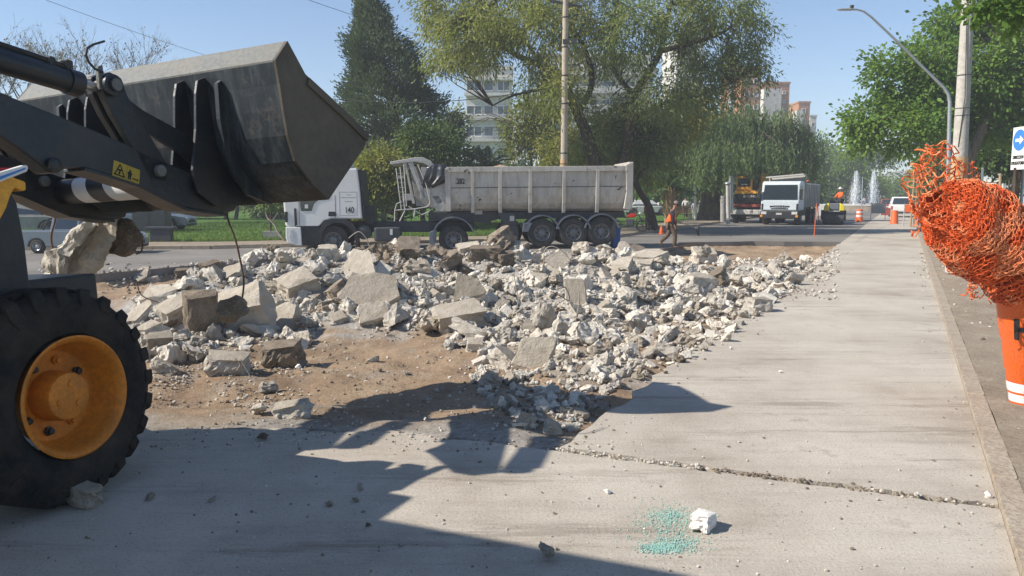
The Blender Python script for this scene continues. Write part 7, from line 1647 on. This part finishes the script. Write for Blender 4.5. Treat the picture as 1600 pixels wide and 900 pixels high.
# ------------------------------------------------------------------ buildings
def building(label, x0, x1, top, Y, depth, mat, floors, wins, yaw=0, name='apartment_building', roofname=None):
    """wins: list of (px0, px1) window columns per floor rows given in floors (py0, py1)"""
    a = P(x0, top, Y); b = P(x1, top, Y); t = thing(name, label, 'building', ((a.x + b.x) / 2, Y, 0))
    m = MB(); m.box((a.x, Y, -.5), (b.x, Y + depth, a.z)); wall = m.build('wall', M[mat], t)
    m = MB(); m.box((a.x - .15, Y - .15, a.z + .002), (b.x + .15, Y + depth + .15, a.z + .4)); m.build('parapet', M[mat], t)
    for (p0, p1) in floors:
        for (q0, q1) in wins:
            c0 = P(q0, p1, Y); c1 = P(q1, p0, Y); n_ = max(1, int(round((q1 - q0) / 9)))
            f = MB()
            for (u0, v0, u1, v1) in ((c0.x - .08, c0.z - .14, c1.x + .08, c0.z), (c0.x - .08, c1.z, c1.x + .08, c1.z + .12), (c0.x - .08, c0.z, c0.x, c1.z), (c1.x, c0.z, c1.x + .08, c1.z)): f.box((u0, Y - .12, v0), (u1, Y + .02, v1))
            for k in range(1, n_): xm = c0.x + (c1.x - c0.x) * k / n_; f.box((xm - .04, Y - .08, c0.z), (xm + .04, Y + .01, c1.z))
            w_ = f.build('window', M['white_paint'], t); MB().box((c0.x, Y - .03, c0.z), (c1.x, Y - .005, c1.z)).build('pane', M['mirror_glass'], w_)
    return t
bA = building('white apartment block with strip windows showing through the trees left of the utility pole', 728, 800, 108, 95, 14, 'bld_white', [(127, 141), (166, 178), (198, 212), (232, 246), (266, 280)], [(730, 752), (757, 770), (778, 796)])
for y_ in (122, 146, 183, 217, 250): c0 = P(726, y_, 95); c1 = P(802, y_, 95); MB().box((c0.x, 94.2, c0.z - .35), (c1.x, 94.99, c0.z)).build('balcony_slab', M['bld_white'], bA)
bB = building('white block with long balconies hidden behind the feathery tree', 846, 1020, 88, 110, 14, 'bld_white', [(100, 114), (128, 142), (156, 170), (184, 198), (212, 226), (240, 254)], [(852, 872), (882, 902), (912, 932), (942, 962), (972, 992)])
for k in range(7): c0 = P(842, 119 + k * 28, 110); c1 = P(1024, 119 + k * 28, 110); MB().box((c0.x, 108.6, c0.z), (c1.x, 109.99, c0.z + .9)).build('balcony', M['bld_white'], bB)
building('pale building tower showing above the right half of the feathery tree', 1058, 1100, 60, 125, 12, 'bld_white', [(70, 80), (95, 105), (120, 130), (145, 155), (170, 180)], [(1062, 1072), (1082, 1094)])
building('brown brick tower at the right edge of the feathery tree', 1160, 1190, 108, 140, 14, 'bld_brick', [(124, 130), (144, 150), (164, 170)], [(1164, 1170), (1178, 1184)])
bD = building('orange brick block standing above the pepper tree', 1190, 1234, 131, 160, 16, 'bld_brick', [(143, 146), (157, 160), (171, 174)], [(1223, 1227)]); c0 = P(1190, 141, 160); c1 = P(1215, 141, 160); MB().box((c0.x - .3, 157.5, 0), (c1.x, 159.99, c0.z)).build('white_wing', M['bld_white'], bD)
bE = building('smaller orange brick block right of the taller brick block', 1248, 1266, 161, 185, 16, 'bld_brick', [(170, 176), (186, 192)], [(1253, 1258)]); c0 = P(1238, 168, 185); MB().box((c0.x, 182, 0), (P(1248, 168, 185).x, 184.9, c0.z - 1)).build('white_wing', M['bld_white'], bE)
building('white low house wing far behind the pepper tree', 1266, 1276, 182, 200, 14, 'bld_white', [(192, 198)], [(1268, 1273)], name='house')
building('white ground-floor building behind the pedestrians', 1040, 1110, 296, 82, 8, 'bld_white', [(303, 315)], [(1052, 1060), (1070, 1078), (1094, 1102)], name='house')
building('low house with a long tin roof behind the lawn under the bucket', 286, 330, 327, 100, 8, 'bld_red', [(334, 344)], [(292, 300), (308, 316)], name='house')
c0 = P(284, 330, 99); c1 = P(334, 330, 99); 
building('white low kiosk wall left of the tin-roofed house', 262, 284, 330, 98, 6, 'bld_white', [(336, 342)], [(270, 276)], name='house')
building('white low pavilion far right in the park behind the sign post', 1568, 1640, 284, 110, 8, 'bld_white', [(292, 302)], [(1574, 1582), (1590, 1600), (1610, 1620)], name='house')
building('low pale house wall in the far left park edge', 120, 190, 318, 120, 8, 'bld_grey', [(326, 334)], [(130, 140), (150, 160)], name='house')
# white rounded tank seen over the trailer
t = thing('water_tank', 'small white rounded tank with a curved spout seen above the trailer load', 'tank', tuple(P(807, 258, 60) - Vector((0, 0, 2)))); m = MB(); c = P(808, 255, 60); m.ball(c, (.65, .5, .38), 16, 10); m.tube([c + Vector((-.4, 0, 0)), c + Vector((-.42, 0, .6)), c + Vector((-.3, 0, .75))], [.16, .1, .06], 8); m.tube([c + Vector((0, 0, -.2)), Vector((c.x, c.y, .1))], .12, 8); m.build('tank_body', M['white_paint'], t, smooth=True)
# park furniture
def bench(label, px, Y, mat, s=1, table=True):
    t = thing('park_bench', label, 'bench', M=vm(px, Y, 4, .13, s)); MB().box((-.8, -.3, .68), (.8, .3, .80)).build('table_top', mat, t, local=True, bevel=.02); MB().box((-.55, -.25, 0), (.55, .25, .68)).build('base', mat, t, local=True, bevel=.02)
bench('dark concrete park table on the lawn edge behind the dark hanging lump', 249, 30.6, M['chassis'], .72)
t = thing('park_bench', 'wooden slatted bench under the pepper tree behind the worker', 'bench', M=vm(1061, 58, 8, .13))
for k in range(3): MB().box((-1.1, -.25 + k * .18, .42), (1.1, -.10 + k * .18, .46)).build('seat_slat', M['wood'], t, local=True); MB().box((-1.1, .28, .52 + k * .16), (1.1, .32, .64 + k * .16)).build('back_slat', M['wood'], t, local=True)
for s_ in (-.9, .9): MB().box((s_ - .05, -.25, 0), (s_ + .05, .30, .42)).build('leg', M['bld_grey'], t, local=True)
t = thing('park_bench', 'orange park bench far back on the lawn', 'bench', M=vm(331, 80, 5, .13)); MB().box((-1, -.2, .4), (1, .2, .5)).build('seat', M['yellow'], t, local=True); MB().box((-1, .2, .5), (1, .26, 1.0)).build('backrest', M['yellow'], t, local=True)
for s_ in (-.8, .8): MB().box((s_ - .05, -.2, 0), (s_ + .05, .2, .4)).build('leg', M['chassis'], t, local=True)
t = thing('utility_cabinet', 'large dark green cabinet standing in the park left of the lawn', 'cabinet', M=vm(235, 38, 3, .13)); MB().box((-.8, -.4, 0), (.8, .4, 1.35)).build('cabinet_body', M['tarp'], t, local=True, bevel=.03); MB().box((-.01, -.415, .1), (.01, -.40, 1.25)).build('door_gap', M['black_flat'], t, local=True)
t = thing('play_frame', 'wooden play frame far back on the lawn under the bucket', 'play frame', M=vm(362, 82, 5, .13))
for x_ in (-1.2, 0, 1.2): m = MB(); m.tube([(x_, 0, 0), (x_, 0, 2.6)], .09, 6); m.build('post', M['wood'], t, local=True)
MB().box((-1.3, -.1, 2.5), (1.3, .1, 2.7)).build('beam', M['wood'], t, local=True); MB().box((-1.1, -.3, 1.0), (0, .3, 1.1)).build('deck', M['wood'], t, local=True)
t = thing('road_cone', 'round orange marker on the footpath behind the worker', 'marker', M=vm(1035, 36.5, 0, .12, .6)); m = MB(); m.lathe([(.25, 0), (.25, .05), (.16, .06), (.14, .4), (.05, .62), (0, .62)], (0, 0, 0), (0, 0, 1), 16); m.build('cone_body', M['orange_plastic'], t, local=True, smooth=True)
for x_, y_, sx in ((-300, 1200, 1),): pass
m = MB(); hv = [(1250 + 900 * i / 30, 1300, 60 + 45 * math.sin(i * .45) + 18 * noise.noise((i * .6, 0, 0))) for i in range(31)]
m.prism([(290, 640, -1)] + [(290 + 10 * i, 640, 20 * math.exp(-((i - 6) / 3.5) ** 2) + 3 * noise.noise((i * .7, 1, 0)) + 4) for i in range(24)] + [(530, 640, -1)], (0, 60, 0)); struct(m.build('hills', M['mountain']))

# ------------------------------------------------------------------ orange mesh roll on a traffic barrel
YB = 6.9; kB = px2(YB)
bx = P(1617, 465, YB); fb = thing('traffic_barrel', 'big orange barrel lettered H holding the mesh roll at the right edge', 'barrel', (bx.x, YB, .05))
zt = P(1600, 462, YB).z - .05
BR = [(0, .135), (.08, .145), (.10, .155), (.30, .185), (.33, .20), (.58, .235), (.61, .25), (.90, .295), (.98, .32), (1.0, .325)]
def brad(z): return float(np.interp(z / zt, [q[0] for q in BR], [q[1] for q in BR]))
m = MB(); m.lathe([(r_, h_ * zt) for h_, r_ in BR] + [(.30, zt), (.2, .5 * zt)], (bx.x, YB, .05), (0, 0, 1), 44, cap=False); bb = m.build('barrel_body', M['orange_plastic'], fb, smooth=True)
m = MB(); m.lathe([(brad(h_) + .003, h_) for h_ in (.02, .08, .14, .20)], (bx.x, YB, .05), (0, 0, 1), 44, cap=False); m.build('white_band', M['white_film'], bb, smooth=True)
def wrap_text(s, size, zc, th0, parent):
    o = text('barrel_lettering', s, size, Matrix.Identity(4), M['black_flat'], parent, sx=.8, bold=.012)
    bm = bmesh.new(); bm.from_mesh(o.data); bmesh.ops.subdivide_edges(bm, edges=[e for e in bm.edges if e.calc_length() > .03], cuts=3); bm.to_mesh(o.data); bm.free()
    for v in o.data.vertices:
        zz = zc + v.co.y; r_ = brad(zz) + v.co.z + .006; a = th0 + v.co.x / .25; v.co = (math.sin(a) * r_, -math.cos(a) * r_, zz)
wrap_text('H', .24, .70, -.86, fb); wrap_text('M', .24, .70, .1, fb)
# net: several layers of plastic lattice bunched into folds round a leaning roll
mr = thing('safety_mesh_roll', 'bunched roll of orange plastic safety mesh stuffed on the barrel, leaning left', 'safety mesh', (bx.x - .5, YB, zt))
A0 = P(1655, 445, YB); A1 = P(1476, 322, YB - .05); axd = (A1 - A0).normalized(); e1 = axd.cross(Vector((0, 1, 0))).normalized(); e2 = axd.cross(e1)
LAX = (A1 - A0).length
rm_ = random.Random(12)
class Rib:
    def __init__(s): s.V = []; s.F = []; s.M = []
    def seg(s, a, b, n, w, mi, th=.0016):
        """flat plastic ribbon lying across normal n"""
        d = b - a
        if d.length < 1e-4: return
        d = d.normalized(); t = d.cross(n)
        if t.length < .05: t = d.cross(Vector((.2, .9, .3)))
        t = t.normalized(); nn = t.cross(d) * th; t = t * w; o = len(s.V)
        s.V += [a + t + nn, a - t + nn, a - t - nn, a + t - nn, b + t + nn, b - t + nn, b - t - nn, b + t - nn]
        for k in range(4): s.F.append((o + k, o + (k + 1) % 4, o + 4 + (k + 1) % 4, o + 4 + k)); s.M.append(mi)
    def build(s, name): 
        o = np_mesh(name, [tuple(q) for q in s.V], s.F, [M['orange_mesh'], M['mesh_pale']], parent=mr, origin=tuple(WM[mr.name].translation), midx=s.M); o['kind'] = 'stuff'
def surf(u, a, lay):
    rad = np.interp(u, [-.25, 0, .25, .5, .75, .92, 1.05, 1.2], [.28, .35, .38, .40, .39, .33, .20, .03])
    q = Vector((u * 2.2, math.cos(a) * 1.1, math.sin(a) * 1.1 + lay * .35))
    fold = .075 * math.sin(u * 21 + 2.2 * math.sin(a * 1.0 + .5) + 3 * noise.noise(q * .9)) + .03 * math.sin(u * 47 + a * 2 + lay)      # rows of folds running round the roll
    rad *= 1 + .20 * noise.noise(q * 1.2) + fold - .045 * lay + .04 * noise.noise(q * 6)
    return A0 + axd * (u * LAX + .04 * noise.noise(q * 2 + Vector((9, 0, 0))) + .03 * math.sin(a * 3)) + (e1 * math.cos(a) + e2 * math.sin(a)) * rad
rb_ = Rib()
for lay in range(5):
    NA, NU = 50, 66; pts_ = {}; off = rm_.random() * 6; offs = [rm_.gauss(0, .004) for _ in range(NU + 1)]
    for i in range(NU + 1):
        for j in range(NA): u = -.24 + 1.34 * i / NU + offs[i]; a = 6.283 * (j + .5 * (i % 2)) / NA + off + .35 * math.sin(u * 6 + lay); pts_[i, j] = (surf(u + .006 * noise.noise((a * 3, u * 9, lay)), a, lay), (e1 * math.cos(a) + e2 * math.sin(a)))
    for i in range(NU + 1):
        for j in range(NA):
            (a, na), (b_, nb_) = pts_[i, j], pts_[i, (j + 1) % NA]; n_ = (na + nb_ + axd * rm_.uniform(-1.6, .6)).normalized(); mid = a.lerp(b_, .5) + axd * .012 * (1 if i % 2 else -1) + na * rm_.uniform(-.004, .008)
            mi = 1 if noise.noise(a * 5) > .12 else 0; w_ = .0042 + .0035 * abs(noise.noise(a * 9 + Vector((lay, 0, 0)))); rb_.seg(a, mid, n_, w_, mi); rb_.seg(mid, b_, n_, w_, mi)
            if i < NU and (i + j + lay) % 2 == 0: rb_.seg(a, pts_[i + 1, j][0], na, .0035, mi)
rb_.build('mesh_strands')
m = MB(); nu, na = 30, 34; m.add([surf(-.2 + 1.22 * i / nu, 6.283 * j / na, 4.6) for i in range(nu + 1) for j in range(na)], [(i * na + j, i * na + (j + 1) % na, (i + 1) * na + (j + 1) % na, (i + 1) * na + j) for i in range(nu) for j in range(na)]); m.build('inner_layers', M['orange_mesh'], mr, smooth=True)
# loose open net at the top left: a crumpled lattice sheet standing up out of the roll, and torn ends
rb_ = Rib()
def sheet_net(o0, ud, vd, nu, nv, cell, amp, seed):
    g = {}
    for i in range(nu + 1):
        for j in range(nv + 1):
            p = o0 + ud * (i - nu / 2) * cell * (1 - .35 * j / nv) + vd * j * cell + Vector((0, .5, 0)) * cell * (i % 2); q = p * 3.2 + Vector((seed, 0, 0))
            g[i, j] = p + Vector((noise.noise(q), noise.noise(q + Vector((5, 0, 0))) * 1.5, noise.noise(q + Vector((0, 7, 0))))) * amp
    for i in range(nu + 1):
        for j in range(nv + 1):
            if rm_.random() < .10: continue
            n_ = Vector((rm_.gauss(0, .6), -1, rm_.gauss(0, .6))).normalized(); mi = 1 if rm_.random() < .4 else 0
            if i < nu: mid = g[i, j].lerp(g[i + 1, j], .5) + vd * cell * .22 * (1 if (i + j) % 2 else -1); rb_.seg(g[i, j], mid, n_, .0048, mi); rb_.seg(mid, g[i + 1, j], n_, .0048, mi)
            if j < nv and (i + j) % 2 == 0: rb_.seg(g[i, j], g[i, j + 1], n_, .005, mi)
sheet_net(P(1486, 330, YB - .1), Vector((.9, .1, .25)).normalized(), Vector((-.42, 0, .91)), 10, 10, .052, .16, 3)
sheet_net(P(1478, 325, YB), Vector((.85, -.2, .3)).normalized(), Vector((-.30, .1, .95)), 10, 9, .055, .20, 8)
sheet_net(P(1500, 320, YB + .1), Vector((.9, .1, .1)).normalized(), Vector((-.15, 0, .98)), 9, 6, .055, .16, 14)
sheet_net(P(1450, 345, YB - .2), Vector((.6, .2, -.6)).normalized(), Vector((-.55, 0, .83)), 8, 7, .05, .14, 21)
def curl(p, d, L_, n, w_, wander):
    for k in range(n):
        d = (d + Vector((rm_.gauss(0, wander), rm_.gauss(0, wander), rm_.gauss(0, wander)))).normalized(); q = p + d * L_ / n; rb_.seg(p, q, Vector((0, -1, .3)), w_, 1 if rm_.random() < .4 else 0); p = q
for k in range(9): curl(P(rm_.gauss(1450, 8), rm_.gauss(258, 14), YB + rm_.gauss(0, .08)), Vector((-.8, 0, rm_.uniform(-.3, .4))), rm_.uniform(.10, .22), 9, .007, .25)
for k in range(5): curl(P(1462 + 4 * k, 244 + rm_.uniform(-4, 4), YB), Vector((-.6, 0, .3)), .2, 9, .008, .2)
for k in range(26): curl(P(rm_.gauss(1530, 12), rm_.gauss(452, 6), YB - .25), Vector((-.3, -.1, -.7)), rm_.uniform(.05, .12), 7, .005, .6)
for k in range(14): curl(P(rm_.gauss(1436, 5), rm_.gauss(342, 14), YB - .15), Vector((-.1, -.2, -.9)), rm_.uniform(.06, .15), 7, .006, .4)
for k in range(50): u = rm_.uniform(-.1, .95); a = rm_.random() * 6.283; curl(surf(u, a, 0), (e1 * -math.sin(a) + e2 * math.cos(a) + axd * rm_.gauss(0, .2)).normalized(), rm_.uniform(.06, .16), 6, .006, .22)
rb_.build('torn_net_ends')

# ------------------------------------------------------------------ air
m = MB(); m.box((-610, -125, -2.2), (710, 765, 48)); hz = m.build('haze', [], origin=(0, 0, 0)); hz['kind'] = 'stuff'; hz['label'] = 'pale dusty haze in the air'
hm = bpy.data.materials.new('pale_haze'); hm.use_nodes = True; hn = hm.node_tree; hn.nodes.clear(); ho = hn.nodes.new('ShaderNodeOutputMaterial'); hv_ = hn.nodes.new('ShaderNodeVolumePrincipled')
hv_.inputs['Color'].default_value = (0.92, 0.95, 1.0, 1); hv_.inputs['Density'].default_value = 0.0014; hn.links.new(hv_.outputs[0], ho.inputs['Volume']); hz.data.materials.append(hm)
